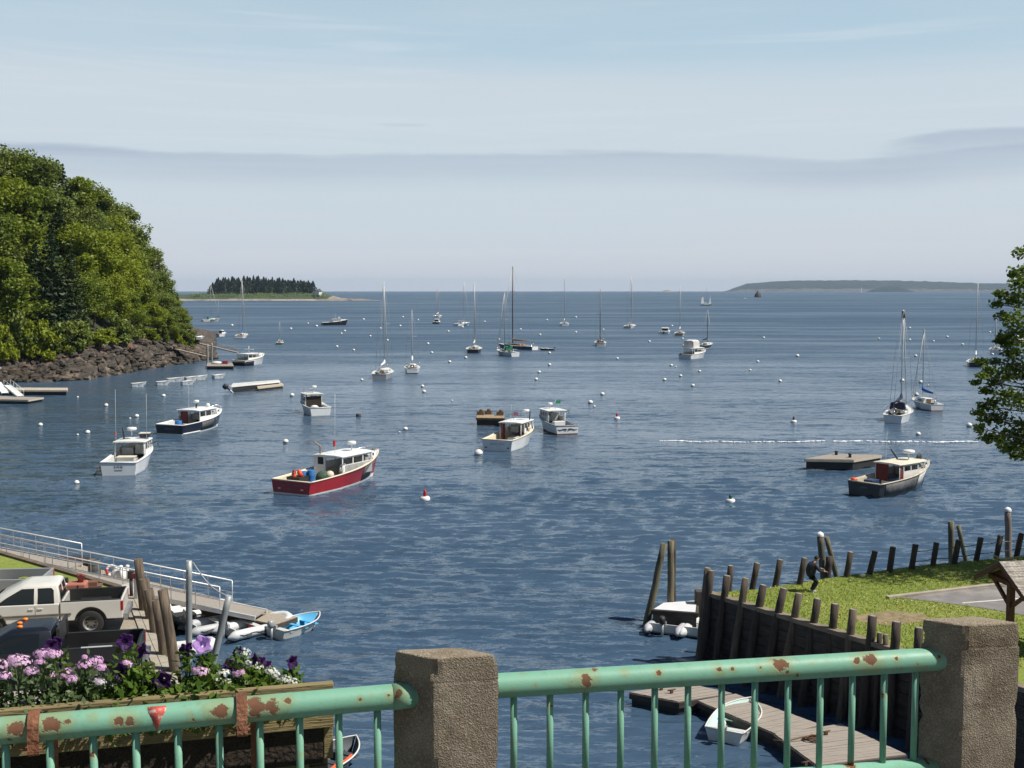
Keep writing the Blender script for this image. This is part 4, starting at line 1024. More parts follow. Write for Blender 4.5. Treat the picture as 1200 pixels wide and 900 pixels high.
    if dodger is not None:
        d = MB(); rr = []
        for xx, hh in ((H.x(.31), .95), (H.x(.36), 1.0), (H.x(.42), .45)):
            ww = B * .30; z0 = H.sheer(.34) + .3; rr.append([Vector((xx, -ww, z0)), Vector((xx, -ww * .85, z0 + hh * .85)), Vector((xx, 0, z0 + hh)), Vector((xx, ww * .85, z0 + hh * .85)), Vector((xx, ww, z0))])
        d.loft(rr, smooth=False); d.build('dodger', dodger, b)
    if radar: MB().tube([(xm, 0, zt - .95), (xm, 0, zt - .15)], .20, 10).build('radar_reflector', mat('dark_reflector', (.10, .09, .09), .6), b)
    if mizzen:
        mt, mtop = mizzen; x2 = H.x(mt); z2 = WD(px, mtop, loc[1]).z
        MB().tube([(x2, 0, .6), (x2, 0, z2)], [.07, .05], 7).build('mizzen_mast', spm, b); MB().tube([(x2 - .1, 0, 2.0), (x2 - 1.8, 0, 1.95)], .05, 6).build('mizzen_boom', spm, b)
        MB().tube([(x2 - .1, 0, 2.15), (x2 - 1.7, 0, 2.1)], .13, 6).build('mizzen_cover', cover or offwhite(), b)
    if short: LM.append((*loc[:2], short))
    return b, H, loc, h
whc = mat('white_sailcloth', (.80, .80, .78), .8, var=.05); navyc = mat('navy_canvas', (.015, .02, .045), .85, var=.15); bluec = mat('blue_canvas', (.02, .10, .35), .85, var=.1); greenc = mat('green_canvas', (.01, .16, .09), .85); tealc = mat('teal_canvas', (.02, .20, .19), .85)
tan_p = mat('tan_hull_paint', (.42, .30, .19), .4, var=.1); grey_p = mat('grey_hull_paint', (.34, .35, .36), .4, var=.08); blu_p = mat('blue_hull_paint', (.05, .09, .15), .35, var=.1)
sailboat('large grey sloop with a bare mast and a steering wheel aft', 444.5, 445, 82, 11.2, 3.55, 329, grey_p, 'large grey sloop', whc, boot=grey_p)
sailboat('white sloop with a white peaked sail cover beside the large grey sloop', 483, 438, 90, 8.6, 2.9, 363, wht_p, 'white peak-covered sloop', whc, boot=blk_p)
sailboat('black hulled sloop with crossed spreaders', 554, 414, 86, 11.0, 3.9, 331, blk_p, 'black hulled sloop', offwhite(), boot=blk_p)
sailboat('white sloop with a green sail cover in front of the tall masted yacht', 604, 418, 118, 9.2, 3.1, 341, wht_p, 'green covered sloop', greenc, boot=wht_p, dodger=greenc)
b, H, loc_t, h_t = sailboat('tall masted blue yacht with a broad white transom', 627, 410.5, 139, 12.6, 3.7, 312, blu_p, 'tall masted blue yacht', mat('tan_canvas', (.30, .22, .15), .85), sparm=spar_wood, mast_t=.60, spreaders=2, cabinm=mat('tan_house', (.34, .23, .14), .6), mast_r=.15)
MB().box((-12.6 / 2 - .03, 0, .45), (.05, 2.3, .75)).build('white_transom', white(), b, bevel=.3)
sailboat('white sloop with a slim bare mast at mid harbour, far out', 662, 382, 92, 12.0, 3.9, 326, wht_p, 'slim masted far sloop', whc)
sailboat('sloop with a brown mast and brown cabin', 704, 406, 92, 9.2, 3.2, 339, mat('pale_hull_paint', (.55, .53, .50), .4), 'brown masted sloop', mat('brown_canvas', (.12, .06, .04), .85), sparm=spar_wood, cabinm=mat('brown_house', (.16, .08, .045), .6))
sailboat('pale yacht with a tan boot stripe, far out, in front of the horizon', 735, 385, 78, 12.5, 4.3, 323, mat('pale_hull_paint', (.55, .53, .50), .4), 'pale far yacht', None, sparm=spar, mast_r=.13)
sailboat('tan hulled sloop with a white mast boot beside the cabin cruiser', 796, 394, 88, 10.0, 3.5, 335, tan_p, 'tan hulled sloop', whc)
sailboat('dark hulled sloop with a furled dark sail just behind the trawler', 821, 409, 70, 8.5, 2.8, 363, navy_p, 'dark sloop behind the trawler', navyc, sparm=mat('spar_dark', (.10, .09, .09), .6))
b, H, loc, h = sailboat('small schooner with white sails half set, near the horizon', 821, 358, 20, 12.0, 3.4, 335, mat('brown_hull_paint', (.12, .08, .05), .5), 'half set schooner', whc, mast_t=.52)
MB().add([(4.6, 0, 1.6), (2.6, 0, 1.8), (3.9, 0, 9.5)], [(0, 1, 2)]).build('jib', whc, b).modifiers.new('t', 'SOLIDIFY').thickness = .05
MB().add([(-2.5, 0, 2), (-5.6, 0, 2), (-5.0, 0, 7.5), (-3.4, 0, 8.5)], [(0, 1, 2, 3)]).build('mizzen_sail', whc, b).modifiers.new('t', 'SOLIDIFY').thickness = .05
sailboat('white sloop with a navy sail cover and a dark reflector at its masthead', 1046, 496.5, 80, 9.0, 2.95, 363, wht_p, 'white navy-covered sloop', navyc, sparm=spar_w, dodger=navyc, radar=True, boot=wht_p, mast_r=.085)
sailboat('small white sloop with a bright blue sail cover and wooden hatch', 1098, 482, 116, 7.0, 2.4, 386, wht_p, 'white blue-covered sloop', bluec, boot=mat('rust_boot', (.25, .09, .05), .6), fs=.85, fb=1.15, wr=.014, mast_r=.06)
sailboat('dark hulled sloop partly hidden by the maple', 1143, 430.5, 90, 10.0, 3.4, 331, navy_p, 'dark sloop by the maple', whc, boot=navy_p)
sailboat('small white sloop glimpsed through the maple branches', 1168, 415, 95, 7.5, 2.9, 374, wht_p, None, navyc)
sailboat('white yawl with a teal awning beyond the headland point', 237, 377, 30, 9.5, 3.0, 331, mat('cream_hull_paint', (.66, .60, .48), .4), 'yawl with teal awning', tealc, mizzen=(.93, 352), dodger=tealc, mast_t=.50)
sailboat('white sloop with a blue sail cover beyond the headland float', 280, 397, 78, 10.0, 3.7, 325, wht_p, 'sloop with blue cover inshore', bluec, boot=mat('dark_boot', (.03, .03, .03), .5))
sailboat('small dark green day sailer with a short mast', 327, 404.5, 86, 5.6, 2.2, 377, mat('dark_green_paint', (.015, .05, .035), .4), 'dark green day sailer', greenc, boot=white(), fs=.6, fb=.8, wr=.014, mast_r=.06, headsail=False)
sailboat('white ketch with two masts, far out', 511, 372.5, 80, 12.5, 4.6, 334, wht_p, 'far two masted ketch', whc, mizzen=(.16, 342), boot=mat('blue_boot', (.10, .14, .22), .5))
sailboat('white sloop with a boom gallows, far out beyond the black sloop', 534, 382, 58, 11.5, 3.7, 330, wht_p, 'far white sloop', None, boot=wht_p, mast_r=.12)
sailboat('white sailed sloop under way close to the far island shore', 1008, 343.2, 20, 12.0, 3.4, 339.0, wht_p, None, None, mast_t=.55)[0]
o = [x for x in bpy.data.objects if x.get('label', '').startswith('white sailed sloop')][0]
MB().add([(.4, 0, 2.2), (-4.4, 0, 2.2), (.4, 0, 34)], [(0, 1, 2)]).build('mainsail', whc, o).modifiers.new('t', 'SOLIDIFY').thickness = .06
MB().add([(.9, 0, 2.2), (5.6, 0, 1.9), (.9, 0, 30)], [(0, 1, 2)]).build('jib', whc, o).modifiers.new('t', 'SOLIDIFY').thickness = .06
# dark ledge
o = MB(); rnd = random.Random(8)
o.lathe([(7.5, -1), (7, 2), (6.2, 6), (4.0, 9.5), (1.6, 12.0), (.5, 14.5), (0, 15)], 10); o = o.build('sea_rock', mat('weedy_rock', (.05, .04, .025))); p = W(888, 348.5, 0); o.location = p; tag(o, 'dark steep ledge standing out of the water towards the far island', 'rock')

# ------------------------------------------------------------------ dinghies
def outboard(parent, x, z, up=.0, s=1.0, cowl=None, name='outboard_motor'):
    """hung on a transom at x (its back), motor aft of it"""
    m = MB(); rr = []
    for zz, k in ((0, .75), (.06, 1), (.22, 1), (.32, .72)):
        rr.append([Vector((x - s * (.05 + .34 * .5 * (1 + k * a)), s * .13 * k * b_, z + s * (.10 + zz))) for a, b_ in ((-1, -.6), (-.4, -1), (.5, -1), (1, -.5), (1, .5), (.5, 1), (-.4, 1), (-1, .6))])
    m.loft(rr); o = m.build(name, cowl or dark(), parent)
    m = MB(); m.tube([(x - s * .20, 0, z + s * .1), (x - s * .22, 0, z - s * .55)], [s * .07, s * .05], 8); m.box((x - s * .25, 0, z - s * .55), (s * .22, s * .16, s * .02)); m.tube([(x - s * .35, 0, z - s * .66), (x - s * .08, 0, z - s * .66)], s * .055, 7); m.build('motor_leg', steel(), o)
    MB().box((x + .02, 0, z), (.10, .22 * s, .26 * s)).build('motor_bracket', steel(), o)
    return o
def inflatable(label, loc, head, L=3.0, B=1.5, tube_m=None, motor=True, seat=True, lines=True, red=False, group='inflatable dinghies'):
    b = thing('inflatable_dinghy', label, 'dinghy', loc, head, group); r = .21; tm = tube_m or mat('hypalon_pale', (.62, .63, .62), .55, var=.08, bump=.3, bscale=6)
    yb = B / 2 - r; xs = L / 2 - r; pts = []; rs = []
    pts.append((-L / 2 - .18, yb, .20)); rs.append(.05)
    pts.append((-L / 2 + .10, yb, .22)); rs.append(r * .95)
    for i in range(4): pts.append((-L / 2 + .2 + i * (xs - .35) / 3 * 1.25, yb, .24)); rs.append(r)
    for i in range(9):
        th = PI / 2 - PI * i / 8; pts.append((xs - yb * .55 + yb * 1.0 * math.cos(th), yb * math.sin(th), .24 + .16 * max(0, math.cos(th)))); rs.append(r)
    for i in range(3, -1, -1): pts.append((-L / 2 + .2 + i * (xs - .35) / 3 * 1.25, -yb, .24)); rs.append(r)
    pts.append((-L / 2 + .10, -yb, .22)); rs.append(r * .95); pts.append((-L / 2 - .18, -yb, .20)); rs.append(.05)
    m = MB(); m.tube(pts, rs, 12); m.build('buoyancy_tube', tm, b)
    m = MB(); m.box((-.1, 0, .10), (L - .5, 2 * yb, .05)); m.build('floor_board', mat('grey_floor', (.22, .22, .22), .7, var=.2), b)
    MB().box((-L / 2 + .22, 0, .28), (.05, 2 * yb - .1, .40)).build('transom', offwhite(), b)
    if seat: MB().box((-.15, 0, .40), (.25, 2 * yb + .1, .04)).build('seat', offwhite(), b, bevel=.01)
    if red: MB().box((.0, -.12, .24), (.7, .3, .22)).build('fuel_tank', mat('red_tank', (.45, .02, .02), .4), b, bevel=.05)
    if motor: outboard(b, -L / 2 + .18, .48, s=1.0)
    if lines:
        m = MB()
        for sd in (-1, 1): m.tube([(x_, sd * (yb + r + .012), .27 + .03 * math.sin(x_ * 8)) for x_ in np.linspace(-L / 2 + .3, xs - .5, 12)], .014, 5)
        m.build('grab_line', dark(), b)
        for sd in (-1, 1):
            for x_ in (-.8, -.1): MB().box((x_, sd * (yb + r + .0), .22), (.24, .03, .10)).build('tube_patch', mat('patch_grey', (.12, .12, .12), .7), b)
    return b
def skiff(label, loc, head, L, B, outm, inm, motor=True, thwarts=2, group=None, fs=.42, fb=.62, name='rowing_skiff', cowl=None):
    b = thing(name, label, 'dinghy', loc, head, group); H = Hull(L, B, fs, fb, full=2.7, stern=.84, rake=.30, deep=.14, tuck=.80, bilge=.85)
    H.build(b, outm, outm, outm); H.rail(b, offwhite(), .028)
    m = MB(); rows = []
    for i in range(13):
        t = .02 + .95 * i / 12; a = H.pt(t, 0.02); c = H.pt(t, .85); k = .92 if t < .9 else .7
        rows.append([Vector((a.x, a.y + .03, a.z)), Vector((c.x, c.y * k, .06)), Vector((c.x, -c.y * k, .06)), Vector((a.x, -a.y - .03, a.z))])
    m.loft(rows, closed=False, caps=False); m.add(rows[0], [(0, 1, 2, 3)]); m.build('inner_hull', inm, b, recalc=False)
    for i in range(thwarts):
        t = (.16, .46, .74)[i]; w = H.half(t) * 2 - .08; MB().box((H.x(t), 0, fs * .72), (L * .075, w, .035)).build('thwart', inm if i else offwhite(), b)
    if motor: outboard(b, -L / 2, fs + .02, s=.95, cowl=cowl)
    return b
sky_blue = mat('sky_blue_paint', (.10, .42, .68), .4, var=.06); mint = mat('mint_paint', (.50, .68, .62), .45, var=.08)
def at_w(x, y, z=0.0): p = W(x, y, z); return (p.x, p.y, 0.0)
skiff('sky blue skiff with white gunwales and a silver outboard, end of the dinghy float', at_w(349, 740), R(52), 2.6, 1.5, offwhite(), sky_blue, thwarts=3, cowl=mat('silver_cowl', (.35, .35, .34), .35))
inflatable('pale inflatable with a red fuel tank and black outboard beside the blue skiff', at_w(299, 740.5), R(44), 3.1, 1.7, red=True)
inflatable('grey inflatable with oars between the leaning pole and the red tank inflatable', at_w(257, 737), R(38), 3.0, 1.6, mat('hypalon_grey', (.45, .46, .47), .55, var=.08))
inflatable('white inflatable behind the upright steel pole', at_w(222, 723), R(30), 3.1, 1.6, white(), motor=False)
inflatable('white inflatable half hidden behind the bulkhead piles', at_w(192, 722), R(25), 2.8, 1.45, white(), motor=False)
inflatable('pale inflatable nearest the bridge below the paved strip', at_w(209, 768), R(20), 2.7, 1.4, motor=False) ['label'] = 'pale inflatable floating beneath the leaning bulkhead piles'
inflatable('grey inflatable with an outboard and orange straps under the leaning pier piles', at_w(788, 735), R(66), 3.1, 1.8, mat('hypalon_mid', (.48, .48, .50), .55, var=.08), red=True)
inflatable('pale inflatable half hidden by the corner of the timber bulkhead', at_w(826, 740), R(66), 2.9, 1.7, motor=False)
sk = skiff('mint green skiff with a white outboard tied at the pier floats', at_w(864, 853), R(62), 3.0, 1.55, offwhite(), mint, thwarts=3, cowl=offwhite())
sk = skiff('dark skiff with orange rope along its gunwale below the flower box', at_w(386, 902), R(62), 2.9, 1.55, blk_p, mat('dark_inside', (.05, .06, .07), .6), thwarts=3)
MB().tube([(x_, .72 * (1 - max(0, x_) ** 2 * .2), .50 + .03 * math.sin(x_ * 9)) for x_ in np.linspace(-1.2, 1.0, 14)], .05, 6).build('orange_rope', orange, sk)
MB().tube([(x_, -.72 * (1 - max(0, x_) ** 2 * .2), .50 + .03 * math.sin(x_ * 9)) for x_ in np.linspace(-1.2, .2, 10)], .05, 6).build('orange_rope', orange, sk)
row = [(163, 453.5), (192, 451.5), (206, 447.5), (221, 451), (225, 446), (236, 445), (257, 443.5)]
dl = ['first', 'second', 'third', 'fourth', 'fifth', 'sixth', 'seventh']
for i, (x, y) in enumerate(row):
    skiff(dl[i] + ' white dinghy counted from the shore in the line off the headland', at_w(x, y), hd(12 + (i * 23) % 20, x), 2.3 if i != 2 else 2.9, 1.3, wht_p, offwhite(), False, 2, 'white dinghies in a line off the headland', fs=.60, fb=.80)
for i, (dx, lab) in enumerate(((8.5, 'small dark tender tied behind the tall masted yacht, closer in'), (11.6, 'small dark tender tied behind the tall masted yacht, farther out'))):
    p = W(627 + (11 if i == 0 else 16.5), 410.5, 0); skiff(lab.replace('closer in', 'beside its transom').replace('farther out', 'behind the other tender'), (p.x, p.y, 0), hd(160, 640), 2.6, 1.4, blk_p, offwhite(), i == 1, 2, 'tenders of the tall masted yacht')

# ------------------------------------------------------------------ floats
plank = mat('weathered_plank', (.33, .29, .245), .9, var=.25, scale=2.0, stretch=(.6, 6, 6), bump=.4, bscale=20, col2=(.20, .17, .14), c2=(.5, .7), c2scale=2)
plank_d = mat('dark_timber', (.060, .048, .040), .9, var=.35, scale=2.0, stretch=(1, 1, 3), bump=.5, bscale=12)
plank_l = mat('pale_plank', (.50, .43, .33), .85, var=.2, scale=2.0, stretch=(.6, 6, 6))
def dock_float(label, corners, z=.5, depth=.55, deckm=None, sidem=None, board=.16, group=None, along=0, name='float_dock', edge=None, cat='float'):
    """a floating dock: deck boards laid across it, a rim beam all round, billets beneath; corners in plan"""
    a, b_, c, d = [Vector((p[0], p[1])) for p in corners]
    t = thing(name, label, cat, (*((a + b_ + c + d) / 4), 0), 0, group); o = (a + b_ + c + d) / 4
    a, b_, c, d = a - o, b_ - o, c - o, d - o
    m = MB(); n = max(1, int((b_ - a).length / board)); rnd = random.Random(int(abs(a.x * 100)))
    for i in range(n):
        t0, t1 = (i + .04) / n, (i + .96) / n; p = [a.lerp(b_, t0), a.lerp(b_, t1), d.lerp(c, t1), d.lerp(c, t0)]; dz = rnd.uniform(-.006, .006)
        m.prism([(q.x, q.y) for q in p], z - .04 + dz, z + dz)
    m.build('deck_board' if False else 'decking', deckm or plank, t)
    m = MB(); P = [a, b_, c, d]
    for i in range(4):
        p, q = P[i], P[(i + 1) % 4]; m.beam((p.x, p.y, z - .14), (q.x, q.y, z - .14), .10, .2)
    m.build('rim_beam', sidem or edge or plank_d, t)
    m = MB(); k = [o_ * .96 for o_ in P]; m.prism([(q.x, q.y) for q in k], z - depth - .3, z - .245); m.build('float_billet', dark(), t)
    return t
def wq(pts, z): return [W(x, y, z) for x, y in pts]
F1 = dock_float('low timber float beyond the pier rail, nearest the open water', wq([(738, 811), (795, 822), (858, 812), (806, 801)], .5), .5); F1['label'] = 'square timber float at the seaward end of the pier floats'
F2 = dock_float('long timber walkway float lying along the bulkhead', wq([(818, 821), (915, 862), (962, 849), (862, 813)], .48), .48)
F3 = dock_float('broad timber float with rope and cleats at the bridge end of the bulkhead', wq([(908, 860), (958, 897), (1062, 884), (985, 848)], .52), .52)
for i, (x, y) in enumerate(((775, 808), (787, 812), (944, 897), (968, 861))):
    p = W(x, y, .52); o = MB(); o.box((0, 0, .05), (.10, .08, .10)); o.tube([(-.16, 0, .11), (.16, 0, .11)], .025, 6); o = o.build('cleat', mat('rusty_iron', (.10, .05, .03), .8)); o.location = p; o.rotation_euler.z = .4
    tag(o, ['iron cleat at the outer corner of the square float', 'second iron cleat on the edge of the square float', 'iron cleat at the front edge of the broad float', 'rusty iron cleat in the middle of the broad float'][i], 'cleat', 'cleats on the pier floats')
p0 = W(953, 868, .53); o = MB(); o.tube([(math.cos(i * .55) * (.28 - .004 * i) + .1 * math.sin(i), math.sin(i * .55) * (.25 - .004 * i), .02 + .004 * i) for i in range(40)] + [(-.9, -.1, .02), (-1.3, 0, .02)], .022, 5); o = o.build('mooring_rope', mat('rust_rope', (.16, .09, .05), .9)); o.location = p0; tag(o, 'brown rope coiled on the broad timber float', 'rope')
# floats across the harbour
dock_float('grey timber float at the foot of the white ramps under the headland', wq([(-40, 467), (33, 468.5), (51, 465.5), (-20, 463.5)], .6), .6, edge=plank_l, sidem=plank_l, board=.3)
dock_float('long tan float lying close under the rocky shore', wq([(0, 457), (79, 457.2), (79, 454.4), (0, 454.0)], .75), .75, sidem=plank_l, deckm=plank_l, board=.3)
dock_float('long white edged float moored alone off the headland', wq([(271, 452.0), (328, 446.4), (326, 444.9), (273, 449.2)], 1.0), 1.0, sidem=white(), deckm=offwhite(), board=.3)
dock_float('low tan float lying alongside the white edged float', wq([(302, 454.0), (332, 450.6), (330, 448.6), (301, 451.0)], .55), .55, sidem=plank_l, deckm=plank_l, board=.3)
o = outboard(None, 0, 0, s=2.2); p = W(270, 453, .9); o.location = p; o.rotation_euler = (0, R(-50), 0); o.name = 'outboard_motor'; tag(o, 'black outboard tilted up at the end of the white edged float', 'motor')
t = dock_float('brown raft piled with gear behind the maroon curtained boat', wq([(558, 489.5), (591, 490), (591, 486), (559, 485.8)], .95), .95, sidem=mat('raft_brown', (.13, .085, .045), .9, var=.3), deckm=mat('raft_deck', (.34, .25, .15), .9, var=.3))
for i, (x, y) in enumerate(((563, 486), (572, 485.5), (586, 486.5))):
    p = W(x, y, .96); o = MB().box((0, 0, .2), (.8, .6, .4)).sphere((.1, 0, .45), (.25, .22, .2), 8, 6).build('gear_box', mat('raft_brown', (.13, .085, .045)), bevel=.02); o.location = p; tag(o, ['gear box on the shoreward end of the brown raft', 'gear box in the middle of the brown raft', 'gear box on the seaward end of the brown raft'][i], 'box', 'gear on the brown raft')
o = MB().sphere((0, 0, .0), (.35, .2, .45), 10, 7).build('fender', white()); p = W(583.5, 492.0, .25); o.location = p; tag(o, 'white fender hanging against the brown raft', 'fender')
dock_float('large tan bait float with dark sides, moored off the pier behind the black boat', wq([(943, 537.5), (1000, 538.5), (1033, 533), (975, 531.5)], .95), .95, sidem=plank_l, deckm=plank, board=.3)
for i, (x, y, lab) in enumerate(((996, 536, 'dark bollard at the corner of the large tan bait float'), (980, 533, 'dark bollard at the back edge of the large tan bait float'))):
    p = W(x, y, .95); o = MB(); o.lathe([(0, 0), (.14, 0), (.11, .2), (.17, .28), (.15, .34), (0, .36)], 10); o = o.build('bollard', dark()); o.location = p; tag(o, lab, 'bollard')

# gangways, piles and the stone boathouse at the headland
def gangway(label, a, b_, w=1.2, railh=1.0, deckm=None, railm=None, rails=True, n=8, group=None, midrail=True, name='gangway', rail_to=1.0):
    a, b_ = Vector(a), Vector(b_); o = a; t = thing(name, label, 'gangway', a, 0, group); d = b_ - a; s = Vector((-d.y, d.x, 0)).normalized() * w / 2; rm = railm or alum()
    m = MB(); m.beam((0, 0, 0), d, w, .06); m.build('deck', deckm or plank, t)
    m = MB()
    for sd in (-1, 1): m.beam(s * sd + Vector((0, 0, -.04)), d + s * sd + Vector((0, 0, -.04)), .07, .20)
    m.build('stringer', rm, t)
    if rails:
        for sd in (-1, 1):
            m = MB(); up = Vector((0, 0, railh)); m.tube([s * sd + up, d * rail_to + s * sd + up], .030, 7)
            if midrail: m.tube([s * sd + up * .5, d * rail_to + s * sd + up * .5], .020, 6)
            for i in range(n + 1):
                p = d * (i / n * rail_to) + s * sd; m.tube([p, p + up], .020, 6)
            m.build('handrail', rm, t)
    return t
pa = WD(186, 404, 246); pb = WD(244, 418, 245); gangway('brown sloping gangway from the headland rocks to its float', pa, pb, 1.3, 1.0, plank, mat('brown_rail', (.30, .22, .15), .8), True, 8)
pa = WD(224, 400, 258); pb = WD(279, 413, 256); gangway('second brown gangway reaching to the berth of the white boat', pa, pb, 1.3, .9, plank, mat('brown_rail', (.30, .22, .15), .8), True, 8)
dock_float('low grey float with gear beside the white boat berthed at the headland', wq([(242, 429), (274, 429), (272, 425), (243, 425)], .6), .6, sidem=plank_d, board=.3)
o = MB(); o.sphere((0, 0, .2), (1.1, .6, .35), 10, 6); o = o.build('tarp_bundle', white()); o.location = W(254, 426.5, .6); tag(o, 'white tarp bundle on the headland float', 'tarp')
o = MB(); o.box((0, 0, .3), (1.0, .7, .6)); o = o.build('gear_crate', mat('dark_red_plastic', (.30, .03, .05), .5), bevel=.03); o.location = W(264, 426.5, .6); tag(o, 'dark red crate on the headland float', 'crate')
def pile(label, top_px, bot_px, r=.17, ztop=None, z_bot=-2.0, Y=None, m_=None, cap=None, group=None, name='mooring_pile', cat='piling', taper=.88):
    """a round timber pile whose top shows at top_px and which meets the water (or ground) at bot_px"""
    pb = W(bot_px[0], bot_px[1], bot_px[2] if len(bot_px) > 2 else 0.0)
    pt = WD(top_px[0], top_px[1], (pb.y if Y is None else Y)); dirv = (pt - pb)
    base = pb + dirv * ((z_bot - pb.z) / dirv.z)
    t = thing(name, label, cat, base, 0, group); d = pt - base; rnd = random.Random(int(top_px[0] * 7))
    m = MB(); n = 9; pts = []; rs = []
    for i in range(n + 1):
        k = i / n; pts.append(d * k + Vector((rnd.gauss(0, .012), rnd.gauss(0, .012), 0)) * (1 if 0 < i < n and taper < 1 else 0)); rs.append(r * (1.06 - (1.06 - taper) * k) * (rnd.uniform(.96, 1.04) if taper < 1 else 1))
    m.tube(pts, rs, 12)
    if cap is None:
        m.build('shaft', m_ or PILE, t)
    else:
        m.build('shaft', m_ or PILE, t); c = MB(); c.lathe([(r * taper * 1.12, -.10), (r * taper * 1.14, 0), (r * taper * .9, .06), (r * taper * .4, .12), (0, .14)], 14, Matrix.Translation(d)); c.build('pile_cap', cap, t)
    return t
PILE = mat('pile_timber', (.125, .098, .070), .9, var=.35, scale=2.5, stretch=(5, 5, .5), bump=.9, bscale=9, col2=(.060, .050, .030), c2=(.5, .62), c2scale=.8)
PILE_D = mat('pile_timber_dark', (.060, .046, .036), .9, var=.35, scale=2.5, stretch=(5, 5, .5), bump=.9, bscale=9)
PILE_G = mat('pile_treated', (.155, .135, .085), .9, var=.3, scale=2.5, stretch=(5, 5, .5), bump=.7, bscale=9, col2=(.075, .085, .050), c2=(.48, .62), c2scale=.7)
for i, (x, yt, yb, lab) in enumerate(((243.2, 403, 428.5, 'grey dock pile at the landward corner of the headland float'), (248.2, 402, 424, 'grey dock pile behind the corner pile of the headland float'))): pile(lab, (x, yt), (x, yb), .22, m_=mat('grey_pile', (.25, .26, .23), .9, var=.2), group='piles of the headland float')
t = thing('stone_boathouse', 'small grey stone landing block with boats above on the headland point', 'landing', tuple(WD(217, 411, 256)), R(10))
t.location.z -= 1.0
m = MB(); m.box((0, 0, 1.0), (2.6, 2.6, 4.6)); m.build('wall', mat('grey_stone', (.36, .34, .31), .9, var=.3, scale=2, bump=1), t, bevel=.08); MB().box((0, 0, 3.4), (3.0, 3.0, .25)).build('slab_top', mat('pale_concrete', (.48, .46, .42), .9), t)
for i, (x, y, l) in enumerate(((213, 389.5, 'white dinghy stored on the landing at the headland point'), (235, 397, 'white dinghy drawn up at the top of the second gangway'))):
    p = WD(x, y, 257); skiff(l, tuple(p), R(30 + 60 * i), 3.4, 1.5, wht_p, offwhite(), False, 2, 'dinghies ashore at the headland').location = p
for i, (a, c, lab) in enumerate((((8.5, 451.5), (24, 464.0), 'short white ramp leaning on the grey float, farther from the shore side'), ((-3, 448), (6, 460.5), 'short white ramp at the shoreward part of the grey float'))):
    pb = W(c[0], c[1], .7); pa = WD(a[0], a[1], pb.y + 3.0); gangway(['white ramp standing out along the grey float with a thin handrail', 'white ramp at the landward side of the grey float'][i], pa, pb, .9, .8, white(), white(), i == 0, 4, midrail=False)
pa = WD(-8, 441.5, 197); pb = WD(30, 452.5, 196); gangway('narrow brown gangplank above the white ramps', pa, pb, .7, .5, plank_l, plank_l, False)
pile('pale post standing beside the white ramps under the headland', (0.5, 430), (1, 446), .16, m_=mat('grey_pile', (.25, .26, .23)))

# ------------------------------------------------------------------ mooring balls
BUOY = [(47.5, 499, 5), (124.5, 476, 4.6), (160.5, 489, 5.2), (152.5, 491, 2.6), (192, 465, 4.6), (103, 508, 5.6), (91, 510, 2.6), (90, 567, 6), (91, 466, 2.4),
 (272, 382, 3), (341, 386, 3), (371, 383, 3.2), (361, 379.5, 2.2), (426, 375, 2.8), (404, 388.5, 2.8), (400, 391.5, 2.6), (395, 407, 3.4), (414.5, 411, 3.2), (424, 446, 3.6), (342.5, 464.5, 5.5), (335, 519, 6.5), (475, 504, 5.6), (468, 507, 2.4), (495, 453.5, 4.2), (497, 460, 4.6), (501.5, 403.5, 3.2), (506, 414, 3.4), (469, 382.5, 2.8), (472, 372, 2.4), (490, 375.5, 2.2), (454, 399.5, 3), (434, 394.5, 2.6), (446, 385.5, 2.6),
 (525.5, 389, 2.8), (542, 384, 2.8), (568, 377.5, 2.4), (527, 425, 4), (546, 420, 3.8), (584.5, 398.5, 3.2), (633, 393, 3), (641, 375.5, 2.4), (675, 372.5, 2.6), (675, 390, 2.8), (644, 414.5, 3.6), (644, 428.5, 4.2), (632, 437, 4), (628.5, 445.5, 4.4), (706, 463, 5), (692, 473, 6), (696.5, 477, 3), (530, 470, 2.4), (723.5, 421, 3.4), (761, 401, 3.2), (786.5, 429, 3.8), (779, 446, 4.4), (707, 387, 2.6), (787.5, 382.5, 2.6), (610, 386.5, 2.6),
 (792, 430.5, 2.2), (797.5, 441.5, 4), (812, 453, 4.6), (820, 436, 3.6), (800, 397.5, 2.8), (801, 406, 3.2), (895, 396.5, 3), (934.5, 418, 4.4), (888, 424.5, 3.4), (879, 434.5, 3.2), (914, 447.5, 4.2), (1030, 397.5, 2.6), (1057, 447, 5),
 (1066, 385, 2.8), (1066, 399, 3), (1110, 395.5, 3), (1094, 400.5, 2.6), (1073, 418, 3.6), (1128, 404.5, 3), (1160, 390, 2.6), (1163, 416, 3.2), (1079, 449, 4.8), (1074, 463.5, 5), (1076, 510, 5.6), (1136, 500, 6.5), (1088, 452, 2), (1158, 454, 4), (561, 533.5, 10.5)]
def buoy_labels(pts):
    out = []; cnt = {}; info = []
    for (x, y) in pts:
        d = sorted((math.hypot(lx - x, (ly - y) * .6), lx, ly, t) for lx, ly, t in LM)[0]
        dx, dy = x - d[1], (y - d[2]) * .6
        sd = ('pier side' if dx > 0 else 'headland side') if abs(dx) > abs(dy) else ('seaward side' if dy > 0 else 'bridge side')
        info.append((d[3], sd, d[0]))
    for i, (t, sd, dist) in enumerate(info):
        rank = sum(1 for j, q in enumerate(info) if q[:2] == (t, sd) and (q[2], j) < (dist, i))
        out.append(('white mooring ball on the %s of the %s' % (sd, t)) if rank == 0 else ('%s white mooring ball out from the %s, %s' % (ordinal(rank), t, sd)))
    return out
bp = [W(x, y, 0) for x, y, d in BUOY]; bl = buoy_labels([(p.x, p.y) for p in bp]); bl[-1] = 'big white mooring ball floating by the transom of the maroon curtained boat'
